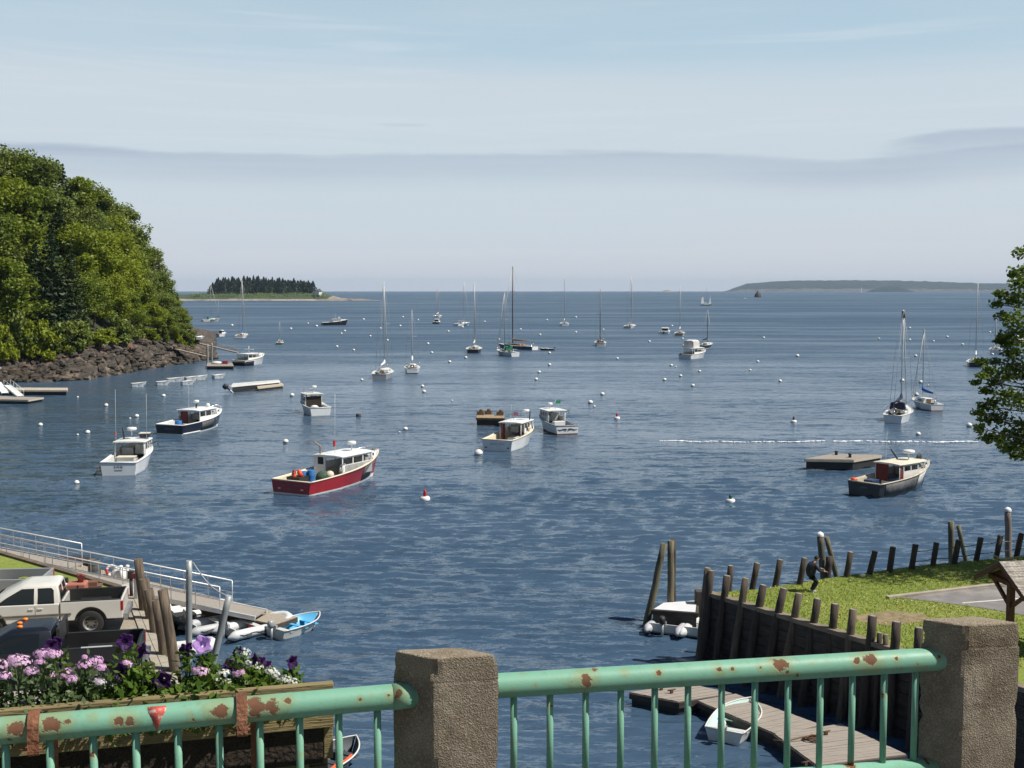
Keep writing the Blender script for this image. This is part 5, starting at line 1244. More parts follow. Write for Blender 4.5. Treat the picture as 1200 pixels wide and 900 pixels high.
bm_w = mat('buoy_white', (.80, .79, .75), .45, var=.06, scale=3, col2=(.55, .52, .42), c2=(.62, .75), c2scale=2.5); bm_b = mat('buoy_weed', (.10, .10, .07), .8, var=.3, scale=6)
bme = None
rnd = random.Random(4)
for i, (x, y, d) in enumerate(BUOY):
    dia = d * bp[i].length / F
    if bme is None:
        t = thing('mooring_buoy', bl[i], 'buoy', bp[i], 0, 'white mooring balls'); m = MB(); m.sphere((0, 0, .22), (.5, .5, .48), 14, 10); m.build('float_ball', bm_w, t)
        m = MB(); m.lathe([(.485, .10), (.508, .12), (.508, .20), (.49, .22)], 14); m.build('weed_band', bm_b, t); m = MB(); m.tube([(-.05, 0, .68), (0, 0, .78), (.05, 0, .68)], .02, 5); m.build('mooring_eye', steel(), t); bme = t
    else: t = copy_tree(bme)
    t.location = (bp[i].x, bp[i].y, 0.0); s = dia * .98; t.scale = (s, s, s); t.rotation_euler = (rnd.uniform(-.15, .15), rnd.uniform(-.15, .15), rnd.random() * 6); tag(t, bl[i], 'buoy', 'white mooring balls')
def spar_buoy(label, x, y, w_px, h_px, m_):
    p = W(x, y, 0); k = p.length / F; r = w_px * k / 2; t = thing('marker_buoy', label, 'buoy', p); m = MB(); m.lathe([(r * .6, -.2), (r, -.05), (r, .16), (r * .8, .26), (0, .28)], 14); m.build('float_disc', bm_w, t)
    hh = h_px * k; m = MB(); m.lathe([(r * .30, .25), (r * .36, .25 + hh * .5), (r * .22, .25 + hh * .9), (0, .25 + hh)], 10); m.build('cone', m_, t); return t
spar_buoy('marker buoy with a red cone, off the red lobster boat', 498, 586, 12, 9, mat('red_cone', (.42, .03, .03), .5))
spar_buoy('marker buoy with a green cone on the pier side of mid harbour', 856, 589, 11, 6, mat('dark_green_cone', (.02, .10, .06), .5))
spar_buoy('marker buoy with a small red top beyond the white maroon curtained boat', 723, 491, 7, 5, mat('red_cone', (.42, .03, .03)))
spar_buoy('marker buoy with a small black top in front of the navy covered sloop', 930, 495, 7, 4.5, dark())
p = W(420, 488, 0); o = MB(); o.lathe([(.26, -.1), (.30, .0), (.30, .25), (.22, .33), (0, .34)], 12); o = o.build('mooring_float', mat('dark_float', (.05, .04, .035), .7)); o.location = p; tag(o, 'low dark mooring float beyond the small dark cabin boat', 'float')
# ================================================================== SHORE ON THE HEADLAND SIDE: PARKING, TRUCKS, FLOATS
GZ = 3.0
gravel = mat('gravel', (.30, .26, .20), .95, var=.25, scale=3, bump=.8, bscale=25, col2=(.40, .36, .30), c2=(.45, .65), c2scale=.6)
grass_m = mat('lawn_grass_soil', (.185, .235, .036), .95, var=.25, scale=9, bump=.8, bscale=40, col2=(.24, .265, .055), c2=(.45, .7), c2scale=.35)
wl0, wl1 = W(161, 694, GZ), W(204, 786, GZ); wdir = (wl1 - wl0).normalized(); wl2 = wl1 + wdir * ((27 - wl1.y) / wdir.y)
poly = [W(-420, 566, GZ), W(0, 650, GZ), W(141, 691, GZ), wl0, wl1, wl2, Vector((-70, 27, GZ)), Vector((-70, 60, GZ))]
m = MB(); m.prism([(p.x, p.y) for p in reversed(poly)], -3, GZ); structure(m.build('parking_ground', gravel))
lp = wq([(-420, 568), (0, 652), (134, 689.5), (112, 694), (70, 702), (-300, 730)], GZ)
m = MB(); m.prism([(p.x, p.y) for p in reversed(lp)], GZ - .05, GZ + .05); structure(m.build('lawn_strip', grass_m))
m = MB()
for a, c in ((W(-420, 566, GZ), W(0, 650, GZ)), (W(0, 650, GZ), W(139, 690.5, GZ))): m.beam(a, c, .28, .30)
tag(m.build('edging_timber', mat('edging_wood', (.13, .10, .07), .9, var=.3, stretch=(1, 1, 3))), 'long weathered timber edging the grass strip above the beach', 'timber')
# beach below the timber
V = []; e0 = [W(-420, 566, GZ), W(-150, 610, GZ), W(0, 650, GZ), W(80, 672, GZ), W(141, 691, GZ), W(161, 694, GZ)]
for p in e0:
    for j in range(12):
        t = j / 11; V.append((p.x + 1.5 * t, p.y - .4 + 8.5 * t, 2.75 - 4.6 * t ** 1.2 + .10 * mnoise.noise(Vector((p.x, p.y + 9 * t, 0)) * .9)))
Q = [(i * 12 + j, (i + 1) * 12 + j, (i + 1) * 12 + j + 1, i * 12 + j + 1) for i in range(5) for j in range(11)]
structure(fastmesh('beach', V, Q, mat('beach_shingle', (.30, .26, .21), .95, var=.35, scale=2.5, bump=1, bscale=14, col2=(.14, .12, .10), c2scale=.9)))
# paved walk along the bulkhead
m = MB(); l0, l1, r0, r1 = W(147.5, 698, GZ), W(181, 789, GZ), W(161, 696, GZ), W(201, 784, GZ); rnd = random.Random(2); n = 15
for i in range(n):
    for j in range(2):
        def q(u, v): return l0.lerp(l1, v).lerp(r0.lerp(r1, v), u)
        g = .02; c = [q(j / 2 + g, (i + g) / n), q((j + 1) / 2 - g, (i + g) / n), q((j + 1) / 2 - g, (i + 1 - g) / n), q(j / 2 + g, (i + 1 - g) / n)]
        m.prism([(p.x, p.y) for p in c], GZ + .004, GZ + .055 + rnd.uniform(-.008, .008))
structure(m.build('paved_walk', mat('concrete_paver', (.36, .32, .255), .9, var=.15, scale=1.3, bump=.3)))
lp = wq([(112, 694), (160, 681), (166, 694), (150, 698), (120, 703)], GZ); m = MB(); m.prism([(p.x, p.y) for p in reversed(lp)], GZ - .05, GZ + .012)
structure(m.build('landing_path', mat('pale_concrete', (.40, .37, .31), .9)))
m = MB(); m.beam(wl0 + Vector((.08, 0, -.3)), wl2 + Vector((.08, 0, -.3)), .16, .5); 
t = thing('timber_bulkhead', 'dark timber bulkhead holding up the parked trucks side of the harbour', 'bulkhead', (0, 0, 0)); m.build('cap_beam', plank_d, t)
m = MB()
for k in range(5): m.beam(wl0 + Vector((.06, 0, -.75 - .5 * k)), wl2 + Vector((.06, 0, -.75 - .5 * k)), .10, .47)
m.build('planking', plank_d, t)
PG = 'leaning piles of the truck side bulkhead'
for tp, bt, r, lab in (((162, 655), (169, 716, GZ), .20, 'tallest dark pile at the water end of the truck side bulkhead'), ((169, 678), (177, 726, GZ), .22, 'split grey pile behind the tall end pile of the truck side bulkhead'), ((174, 690), (183, 742, GZ), .20, 'pale grey pile in the middle of the truck side bulkhead'), ((183.5, 703), (193, 768, GZ), .21, 'broad short pile in front of the pale grey pile'), ((190.5, 691), (206, 786, GZ), .20, 'long brown leaning pile at the bridge end of the truck side bulkhead')):
    pile(lab, tp, bt, r, m_=mat('pile_brown', (.15, .115, .080), .9, var=.4, scale=2.5, stretch=(5, 5, .5), bump=1, bscale=9, col2=(.085, .062, .045), c2=(.5, .62), c2scale=.9), z_bot=-1.5, group=PG, taper=.80)
t1 = pile('upright galvanised steel pole among the inflatables', (221.5, 657), (221.5, 776), .125, m_=mat('galvanised_pole', (.36, .38, .37), .5, .3, var=.12, scale=3), name='steel_pole', cat='pole', taper=1.0)
t2 = pile('leaning galvanised steel pole among the inflatables', (268.5, 698), (246, 792), .13, m_=mat('galvanised_pole', (.36, .38, .37)), name='steel_pole', cat='pole', taper=1.0)
a = WD(226, 659, t1.location.y - .2); c = WD(267, 699, t2.location.y); o = MB(); o.tube([a.lerp(c, k / 8) + Vector((0, 0, -.25 * math.sin(PI * k / 8))) for k in range(9)], .03, 6); tag(o.build('chain', steel()), 'slack chain strung between the two steel poles', 'chain')

dock_float('long timber float with dinghies tied along its near side', wq([(30, 647.5), (348, 724), (322, 733), (40, 672)], .45), .5, deckm=mat('pale_float_deck', (.36, .31, .24), .9, var=.22, scale=2, stretch=(6, 6, 6), bump=.3), board=.2)
rampdeck = mat('gangway_deck', (.30, .27, .23), .8, var=.15, stretch=(6, 6, 6))
gangway('long aluminium gangway sloping down to the dinghy float', W(-60, 645, 2.75), W(306, 719.5, .70), 1.2, 1.05, rampdeck, alum(), True, 12, rail_to=.895)
pa = WD(-70, 633, 61.0); pb = WD(88, 664, 58.5); gangway('second aluminium gangway ending behind the long one', pa, pb, 1.1, 1.05, rampdeck, alum(), True, 6)
def prop(name, label, cat, p, mb, mats, rot=0, **k):
    o = mb.build(name, mats, **k); o.location = p; o.rotation_euler.z = rot; return tag(o, label, cat)
fz = .45
prop('barrel', 'dark grey barrel standing on the dinghy float behind the gangway rail', 'barrel', W(111, 675, fz), MB().lathe([(0, 0), (.30, 0), (.32, .25), (.31, .27), (.32, .29), (.32, .55), (.31, .57), (.32, .59), (.30, .85), (.27, .85), (.27, .82), (0, .82)], 16), mat('grey_barrel', (.09, .10, .095), .6))
prop('net_heap', 'dark net heap lying on the dinghy float', 'net', W(82, 661, fz), MB().sphere((0, 0, .1), (1.2, .5, .35), 12, 7).sphere((.8, .1, .1), (.7, .4, .28), 10, 6), mat('dark_net', (.045, .03, .025), .95, var=.5, scale=8, bump=1.5))
prop('life_ring', 'white and red life ring leaning on the dinghy float', 'life ring', W(131, 675, fz) + Vector((0, 0, .29)), MB().tube([(.24 * math.cos(i * PI / 8), .06 * math.sin(i * PI / 8), .24 * math.sin(i * PI / 8)) for i in range(16)], .07, 8, closed=True).tube([(.24 * math.cos(i * PI / 8), .06 * math.sin(i * PI / 8), .24 * math.sin(i * PI / 8)) for i in range(7, 11)], .076, 8, mi=1), [white(), mat('red_paint', (.45, .04, .03), .5)], .3)
prop('tarp', 'white tarp bundled beside the life ring on the dinghy float', 'tarp', W(140, 678, fz), MB().sphere((0, 0, .15), (.45, .4, .42), 10, 7).sphere((.3, .1, .1), (.4, .3, .25), 9, 6), white())
for x, y0, y1, l in ((142, 664, 680, 'white post on the dinghy float beside the tarp'), (149.8, 663.5, 682, 'white post on the dinghy float by the tall end pile')):
    p = W(x, y1, fz); h_ = WD(x, y0, p.y).z - fz; prop('white_post', l, 'post', p, MB().tube([(0, 0, 0), (0, 0, h_ - .05)], .07, 8).sphere((0, 0, h_), (.11, .11, .08), 10, 6), white())
for x, y, l in ((240, 712, 'white bollard on the float beyond the leaning pole'), (212, 703, 'white bollard on the float by the upright pole')):
    prop('bollard', l, 'bollard', W(x, y, .43), MB().lathe([(0, 0), (.12, 0), (.10, .22), (.15, .28), (.13, .34), (0, .36)], 10), white())

# ------------------------------------------------------------------ pick-up trucks
tyre_m = mat('tyre_rubber', (.018, .018, .018), .85, var=.25, bump=.5); rim_m = mat('alloy_rim', (.30, .29, .27), .4, .6, var=.2)
carglass = glassmat('car_glass', (.012, .016, .018), .88, .04); black_trim = mat('black_trim', (.02, .02, .02), .5); red_lamp = mat('red_lamp', (.35, .012, .012), .25); amber = mat('amber_lamp', (.85, .22, .03), .3)
def arch(xc, r, zc, z0):
    a0 = math.asin(min(1, max(-1, (z0 - zc) / r))); return [(xc - r * math.cos(th), zc + r * math.sin(th)) for th in [a0 + (PI - 2 * a0) * i / 14 for i in range(15)]]
def pickup(label, loc, rotz, paint, lift=.12, wr=.43, ext=True, trim=True, bed_len=2.1, rack=False, lamps=False, sign=False, bed_dark=True):
    t = thing('pickup_truck', label, 'pickup truck', loc, rotz, 'parked pick-up trucks'); hw = .93; xr = -2.14 + .62 - bed_len - .0   # tail
    cab = -.62 if True else 0; tail = cab - bed_len; rax = cab - 1.02 if bed_len < 2.3 else cab - 1.25; fax = rax + 3.30; front = fax + .98; z0 = .52 + lift; belt = 1.14 + lift; rail = 1.20 + lift; ar = wr + .11
    # cab and front body
    prof = [(cab, z0)] + arch(fax, ar, wr + .02, z0) + [(front - .08, z0 - .02), (front, z0 + .18), (front - .02, z0 + .45), (front - .14, belt - .10), (fax + .1, belt - .02), (1.72, belt + .04), (cab, belt + .02)]
    b = MB(); b.extrude_y(prof, -hw, hw); body = b.build('body', paint, t, bevel=.035, seg=3)
    # greenhouse
    zr = 1.80 + lift; xb0, xb1, xr0, xr1 = cab, 1.66, cab + .08, .66
    rings = []
    for zz, xa, xc, ww in ((belt - .02, xb0, xb1, hw - .03), (belt + .30, xb0 + .02, xb0 + .02 + (xb1 - xb0) * .78 + .12, hw - .10), (zr - .05, xr0, xr1, hw - .20), (zr + .015, xr0 + .10, xr1 - .12, hw - .32), (zr + .03, xr0 + .3, xr1 - .3, hw - .5)):
        rings.append([Vector((xa, -ww, zz)), Vector((xc - .05, -ww, zz)), Vector((xc + .06, -ww * .80, zz)), Vector((xc + .10, 0, zz)), Vector((xc + .06, ww * .80, zz)), Vector((xc - .05, ww, zz)), Vector((xa, ww, zz)), Vector((xa - .02, 0, zz))])
    b = MB(); b.loft(rings, smooth=True); cabm = b.build('cab', paint, t, bevel=.02)
    def side(x, z, sd, off=.008):
        zz = [belt - .02, belt + .30, zr - .05]; ww = [hw - .03, hw - .10, hw - .20]; y = float(np.interp(z, zz, ww)); return Vector((x, sd * (y + off), z))
    def pane(name, pts, sd):
        q = MB(); q.add([side(x, z, sd) for x, z in pts], [tuple(range(len(pts)))]); o = q.build(name, carglass, cabm); s_ = o.modifiers.new('t', 'SOLIDIFY'); s_.thickness = .012; s_.offset = 0
    for sd in (-1, 1):
        zl, zh = belt + .03, zr - .11; xd = cab + (.80 if ext else .38)
        if ext: pane('rear_side_window', [(cab + .16, zl), (xd - .10, zl), (xd - .10, zh), (cab + .26, zh), (cab + .18, zh - .08)], sd)
        pane('door_window', [(xd + .02, zl), (1.46, zl), (1.08, zl + .26), (.60, zh), (xd + .02, zh)], sd)
    q = MB(); q.add([(1.70, -.66, belt + .06), (1.70, .66, belt + .06), (.80, .56, zr - .09), (.80, -.56, zr - .09)], [(0, 1, 2, 3)]); o = q.build('windscreen', carglass, cabm); o.modifiers.new('t', 'SOLIDIFY').thickness = .012
    q = MB(); q.add([(cab - .03, -.62, belt + .06), (cab - .03, .62, belt + .06), (cab + .06, .55, zr - .12), (cab + .06, -.55, zr - .12)], [(0, 1, 2, 3)]); o = q.build('rear_window', carglass, cabm); o.modifiers.new('t', 'SOLIDIFY').thickness = .012
    # bed
    prof = [(tail, z0 + .02)] + arch(rax, ar, wr + .02, z0 + .02) + [(cab - .03, z0 + .02), (cab - .03, rail), (tail, rail)]
    b = MB()
    for sd in (-1, 1): b.extrude_y(prof, sd * hw if sd < 0 else hw - .09, -hw + .09 if sd < 0 else hw)
    b.box((tail + .04, 0, (z0 + .06 + rail) / 2), (.08, 2 * hw - .184, rail - z0 - .07)); b.box((cab - .07, 0, (z0 + rail) / 2), (.06, 2 * hw - .184, rail - z0 - .02)); bed = b.build('bed', paint, t, bevel=.022, seg=2)
    MB().box(((tail + cab) / 2, 0, z0 + .17), (bed_len - .16, 2 * hw - .20, .06)).build('bed_floor', black_trim, bed)
    if bed_dark:
        m = MB()
        for sd in (-1, 1): m.box(((tail + cab) / 2, sd * (hw - .105), (z0 + rail) / 2 + .1), (bed_len - .2, .02, rail - z0 - .22)); m.box(((tail + cab) / 2, sd * (hw - .055), rail + .012), (bed_len - .10, .10, .025))
        m.box((tail + .10, 0, (z0 + rail) / 2 + .1), (.02, 2 * hw - .2, rail - z0 - .22)); m.build('bed_liner', black_trim, bed)
    # under body and wheel wells
    m = MB(); m.box((fax, 0, wr + .35), (ar * 2 - .06, 2 * hw - .10, .55)); m.box((rax, 0, wr + .28), (ar * 2 - .06, 2 * hw - .20, .42)); m.box(((tail + front) / 2, 0, z0 - .02), (front - tail - .6, 1.2, .22)); m.build('chassis', black_trim, t)
    for xc in (fax, rax):
        for sd in (-1, 1):
            Mx = Matrix.Translation((xc, sd * (hw - .14), wr)) @ Matrix.Rotation(-sd * PI / 2, 4, 'X'); w = thing('wheel', 'x', 'x'); del w['label']; del w['category']; w.parent = t; w.name = 'wheel'
            m = MB(); m.lathe([(wr * .58, -.13), (wr * .90, -.135), (wr, -.09), (wr, -.03), (wr * .985, -.02), (wr * .985, .02), (wr, .03), (wr, .09), (wr * .90, .135), (wr * .58, .13)], 28, Mx); m.build('tyre', tyre_m, w)
            m = MB(); m.lathe([(0, .05), (wr * .16, .06), (wr * .20, .04), (wr * .50, .02), (wr * .57, .12), (wr * .60, .12)], 24, Mx)
            for k in range(8): th = k * PI / 4; m.add([Mx @ Vector((wr * (.28 + .12 * a) * math.cos(th + c), wr * (.28 + .12 * a) * math.sin(th + c), .045)) for a, c in ((0, -.2), (1, -.2), (1, .2), (0, .2))], [(0, 1, 2, 3)], 1)
            m.build('rim', [rim_m, black_trim], w)
    # details
    for sd in (-1, 1):
        MB().box((tail + .03, sd * (hw - .055), rail - .22), (.09, .13, .34)).build('tail_light', red_lamp, t, bevel=.02)
        MB().box((front - .07, sd * (hw - .22), belt - .24), (.12, .34, .17)).build('headlight', mat('lamp_clear', (.7, .7, .7), .1), t, bevel=.03)
        m = MB(); m.box((1.36, sd * (hw + .10), belt + .12), (.10, .18, .20)); m.box((1.38, sd * (hw + .0), belt + .04), (.07, .16, .05)); m.build('wing_mirror', black_trim, t, bevel=.03)
        for xh in ([cab + .92, cab + .62] if ext else [cab + .50]): MB().box((xh, sd * (hw + .012), belt - .13), (.17, .03, .045)).build('door_handle', paint, body, bevel=.01)
        m = MB(); xd = cab + (.78 if ext else .36)
        for xx in ([xd, 1.50, cab + .01] if ext else [xd, 1.50, cab + .01]): m.box((xx, sd * (hw + .0005), (z0 + belt) / 2 + .02), (.012, .005, belt - z0 - .12))
        m.build('door_seam', black_trim, body)
        if trim:
            m = MB(); m.box(((cab + 1.50) / 2, sd * (hw + .012), z0 + .26), (1.46 - cab, .03, .07)); m.box((cab - .22, sd * (hw + .012), z0 + .26), (.34, .03, .07)); m.build('side_moulding', mat('trim_brown', (.13, .115, .09), .6), body, bevel=.01)
    m = MB(); m.box((tail - .09, 0, z0 + .06), (.16, 2 * hw - .1, .20)); m.build('rear_bumper', mat('dull_chrome', (.45, .45, .44), .3, .8), t, bevel=.03)
    m = MB(); m.box((front + .03, 0, z0 + .10), (.20, 2 * hw - .04, .26)); m.build('front_bumper', mat('dull_chrome', (.45, .45, .44)), t, bevel=.05)
    MB().box((front - .02, 0, belt - .26), (.06, 1.1, .24)).build('grille', black_trim, t, bevel=.02)
    m = MB(); m.box((cab + .55, .36, belt - .02), (.5, .5, .9)); m.box((cab + .55, -.36, belt - .02), (.5, .5, .9)); m.box((cab + .34, .36, belt + .42), (.12, .30, .24)); m.box((cab + .34, -.36, belt + .42), (.12, .30, .24)); 
    m.build('seat', black_trim, t, bevel=.04)
    if rack:
        m = MB()
        for sd in (-1, 1): m.box((cab - .14, sd * .80, (rail + zr) / 2), (.09, .09, zr - rail + .05))
        m.box((cab - .14, 0, zr - .02), (.09, 1.7, .09)); m.box((cab - .14, 0, (rail + zr) / 2), (.03, 1.5, zr - rail - .12)); m.build('headache_rack', black_trim, t)
    if lamps:
        for yy in (-.42, 0, .42): MB().sphere((.46 - abs(yy) * .2, yy, zr + .05), (.09, .07, .055), 10, 6).build('roof_lamp', amber, t)
        MB().box((tail + bed_len * .50, hw - .05, rail + .032), (.9, .09, .015)).build('rail_glint', mat('rail_glint_paint', (.75, .75, .72), .15, .6), bed)  # pale strip painted in for the white reflection on the bed rail
    if sign:
        m = MB(); m.box((.50, hw + .006, belt - .20), (.62, .006, .05))
        for i in range(5): m.box((.28 + .11 * i, hw + .006, belt - .30), (.07, .006, .06)); 
        for i in range(4): m.box((.30 + .13 * i, hw + .006, belt - .41), (.09 - .02 * (i % 2), .006, .09))
        m.build('door_lettering', mat('door_lettering', (.30, .29, .24), .6), body)
    return t
pw = mat('pale_truck_paint', (.66, .635, .57), .30, var=.05, coat=.4); pd = mat('dark_truck_paint', (.007, .010, .017), .38, var=.1, coat=.12); ps = mat('silver_truck_paint', (.38, .39, .38), .35, .35, var=.05, coat=.3)
# white truck: rear axle over the pixel of its rear wheel
def put_truck(px, py, a_deg, rax):
    p = W(px, py, GZ); a = R(180 + a_deg); side_ = Vector((-math.sin(a), math.cos(a), 0)); fw = Vector((math.cos(a), math.sin(a), 0)); c = p - fw * rax - side_ * .93; return (c.x, c.y, GZ), a
l_, a_ = put_truck(106.5, 745, 12, -1.64); pickup('white extended cab pick-up truck with big tyres parked by the paved walk', l_, a_, pw, lift=.03, wr=.44)
p = W(174, 800, GZ); a_ = R(180 + 12)
fw = Vector((math.cos(a_), math.sin(a_), 0)); sdv = Vector((-math.sin(a_), math.cos(a_), 0))
tail_pt = WD(164, 770, 35.6); c = Vector((tail_pt.x, tail_pt.y, 0)) - fw * (-.62 - 2.5) - sdv * .93
pickup('dark pick-up truck with amber roof lamps and a sign on its door', (c.x, c.y, GZ), a_, pd, lift=.02, wr=.38, ext=False, trim=False, bed_len=2.5, rack=True, lamps=True, sign=True)
tail_pt = WD(47, 677, 43.7); a_ = R(180 + 6); fw = Vector((math.cos(a_), math.sin(a_), 0)); sdv = Vector((-math.sin(a_), math.cos(a_), 0)); c = Vector((tail_pt.x, tail_pt.y, 0)) - fw * (-.62 - 2.1) - sdv * .93
pickup('silver pick-up truck with an empty bed, parked behind the white truck', (c.x, c.y, GZ), a_, ps, lift=.10, trim=False, bed_dark=False)
# red hoist machine behind the white truck's bed
p = WD(91, 694, 43.3); t = thing('boat_hoist', 'red boxed hauling machine with a boom and white lamps behind the white truck', 'machine', (p.x, p.y, GZ), R(10))
rm_ = mat('faded_red_paint', (.40, .15, .105), .6, var=.15)
m = MB(); m.prism([(-.36, -.35), (.34, -.35), (.34, .35), (-.36, .35)], .45, 1.28); m.build('engine_cover', rm_, t, bevel=.05)
MB().box((.08, -.358, .85), (.03, .02, .8)).build('cover_seam', black_trim, t)
m = MB(); m.tube([(.1, 0, 1.25), (.12, 0, 1.42), (-.02, 0, 1.56)], [.12, .10, .06], 8); m.box((.16, 0, 1.45), (.22, .2, .2), (0, .5, 0)); m.build('boom', mat('dark_red_paint', (.16, .03, .025), .6), t)
for zz in (1.0, 1.22): MB().sphere((-.36, -.2, zz), (.06, .09, .09), 10, 6).build('work_lamp', white(), t)
m = MB(); m.box((-.42, .1, 1.32), (.16, .2, .22)); m.build('control_box', dark(), t, bevel=.02)
for xx in (-.26, .30):
    for yy in (-.38, .38): m = MB(); m.lathe([(0, -.1), (.30, -.1), (.33, -.06), (.33, .06), (.30, .1), (0, .1)], 16, Matrix.Translation((xx, yy, .33)) @ Matrix.Rotation(PI / 2, 4, 'X')); m.build('wheel', tyre_m, t)
p = WD(108, 694, 43.8); t = thing('trap_rack', 'small white legged rack standing beside the red hauling machine', 'rack', (p.x, p.y, GZ), R(12))
for xx in (-.28, .0, .28):
    m = MB()
    for yy in (-.2, .2): m.tube([(xx, yy, 0), (xx, yy * .8, 1.0)], .035, 6)
    m.build('leg', white(), t)
MB().box((0, 0, 1.02), (.72, .5, .06)).box((-.05, 0, 1.12), (.5, .4, .14)).build('top_board', mat('brown_board', (.16, .08, .05), .8), t)
m = MB(); m.tube([(0, 0, 0), (0, 0, .75)], .07, 8); m.box((0, 0, .9), (.22, .16, .3)); o = m.build('pump_post', mat('dark_iron', (.05, .04, .04), .7)); o.location = W(154, 700, GZ); tag(o, 'small dark hose pump on the grass at the end of the paved walk', 'pump')
o = MB().box((0, 0, .45), (.12, .12, .9)).box((0, 0, .95), (.26, .14, .18), mi=1).build('sign_post', [steel(), mat('dark_red_paint', (.16, .03, .025))]); o.location = W(159.5, 703, GZ); tag(o, 'short grey post with a red box beside the tall end pile', 'post')

# ================================================================== PIER ON THE OTHER SIDE
PZ = 2.9
A_, B_ = W(827, 694.5, PZ), W(1050, 762, PZ); ed = (B_ - A_).normalized(); E_ = B_ + ed * ((29 - B_.y) / ed.y)
far = wq([(1420, 637), (1300, 643), (1200, 651.5), (1150, 656), (1080, 662.5), (1000, 673), (950, 681), (890, 690.5), (850, 693)], PZ)
poly = [(p.x, p.y) for p in [A_, B_, E_]] + [(75, 29), (75, 56)] + [(p.x, p.y) for p in far]
m = MB(); m.prism(poly, -3, PZ, 0); structure(m.build('pier_lawn', grass_m))
pv = wq([(1058, 701), (1100, 694.5), (1150, 688.3), (1210, 681.5), (1300, 674), (1700, 650), (1700, 760), (1300, 738), (1210, 723), (1150, 712.5), (1100, 706)], PZ)
m = MB(); m.prism([(p.x, p.y) for p in pv][::-1], PZ - .05, PZ + .012); structure(m.build('pier_pavement', mat('worn_asphalt', (.20, .185, .175), .9, var=.12, scale=2, bump=.5, bscale=30, col2=(.26, .24, .22), c2scale=.5)))
m = MB(); a, c = W(1128, 706.5, PZ + .016), W(1250, 697, PZ + .016); m.beam(a, c, .11, .004); structure(m.build('pavement_marking', mat('worn_white_paint', (.62, .60, .56), .8, var=.15, scale=6)))
m = MB(); m.beam(W(1040, 700.5, PZ + .03), W(1150, 687.3, PZ + .03), .22, .12); m.beam(W(1150, 687.3, PZ + .03), W(1320, 671, PZ + .03), .22, .12); structure(m.build('pavement_kerb', mat('kerb_stone', (.36, .31, .25), .9, var=.2)))
wp = wq([(1000, 722), (1040, 716), (1082, 719), (1090, 728), (1040, 733), (1008, 729)], PZ); m = MB(); m.prism([(p.x, p.y) for p in wp][::-1], PZ - .03, PZ + .008); structure(m.build('worn_ground', mat('bare_soil', (.24, .185, .10), .95, var=.3, scale=3)))
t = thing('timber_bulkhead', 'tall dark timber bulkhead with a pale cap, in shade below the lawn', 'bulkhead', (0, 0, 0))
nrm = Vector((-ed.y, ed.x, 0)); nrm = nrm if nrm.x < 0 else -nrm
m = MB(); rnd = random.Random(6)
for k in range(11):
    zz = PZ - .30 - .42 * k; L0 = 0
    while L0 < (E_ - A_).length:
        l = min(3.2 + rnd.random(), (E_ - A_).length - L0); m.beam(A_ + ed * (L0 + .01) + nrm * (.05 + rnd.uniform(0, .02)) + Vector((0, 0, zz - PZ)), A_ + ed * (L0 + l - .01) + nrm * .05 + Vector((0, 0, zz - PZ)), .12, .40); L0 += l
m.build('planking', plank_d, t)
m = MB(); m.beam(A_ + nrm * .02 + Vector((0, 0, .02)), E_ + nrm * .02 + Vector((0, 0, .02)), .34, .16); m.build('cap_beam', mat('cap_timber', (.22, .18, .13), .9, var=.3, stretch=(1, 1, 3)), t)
# end wall and long side of the pier
m = MB()
pf = [A_] + [p for p in reversed(far)]
for i in range(len(pf) - 1):
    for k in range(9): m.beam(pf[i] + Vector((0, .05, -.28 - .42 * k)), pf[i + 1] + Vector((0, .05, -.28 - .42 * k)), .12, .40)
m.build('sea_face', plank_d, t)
near = [((829.5, 666), (823, 735)), ((833.5, 669), (826, 740)), ((852, 675), (843, 745)), ((874, 678), (862, 752)), ((894.5, 686), (880, 760)), ((918.5, 690), (902, 768)), ((936.5, 696), (922, 775)), ((958, 702), (946, 782)), ((978.5, 708), (970, 790)), ((1000, 714.5), (990, 798)), ((1022.5, 722), (1014, 806)), ((1031, 742), (1027, 812)), ((1038, 744), (1035, 815)), ((1050.5, 729), (1044, 818)), ((1077, 736), (1070, 830))]
for i, (tp, bt) in enumerate(near):
    k = (tp[0] - 827) / (1050 - 827); pw_ = A_.lerp(B_, max(0, k)) + nrm * .22
    pt = WD(tp[0], tp[1], pw_.y); pb = WD(bt[0], bt[1], pw_.y - .1); d = (pb - pt); zb = -1.5; base = pt + d * ((zb - pt.z) / d.z)
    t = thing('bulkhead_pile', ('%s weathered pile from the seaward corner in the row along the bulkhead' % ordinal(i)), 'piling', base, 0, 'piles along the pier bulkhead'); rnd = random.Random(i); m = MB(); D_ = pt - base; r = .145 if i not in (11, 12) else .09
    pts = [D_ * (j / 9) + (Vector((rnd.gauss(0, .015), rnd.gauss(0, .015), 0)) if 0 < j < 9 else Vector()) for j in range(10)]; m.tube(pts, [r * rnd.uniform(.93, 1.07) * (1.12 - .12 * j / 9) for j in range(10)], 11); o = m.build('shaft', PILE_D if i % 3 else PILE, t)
    m = MB(); m.tube([D_ * .999, D_ * 1.004], r * .80, 11); m.build('weathered_end', mat('end_grain', (.26, .23, .19), .9, var=.3, scale=6), t)
farp = [((856.5, 663), (855, 694)), ((887.5, 660), (883, 690)), ((914.5, 656), (910, 688)), ((943, 654), (938.5, 686)), ((997, 647), (993.5, 677.5)), ((1025.5, 646), (1020.5, 674)), ((1046.5, 641), (1044, 671.5)), ((1073, 638), (1070, 668)), ((1097.5, 636), (1095, 664)), ((1123.5, 633), (1120, 662)), ((1149.5, 630), (1146, 658)), ((1172.5, 627.5), (1169.5, 655)), ((1197, 625), (1193.5, 652)), ((1228, 620), (1226, 649))]
FT = []
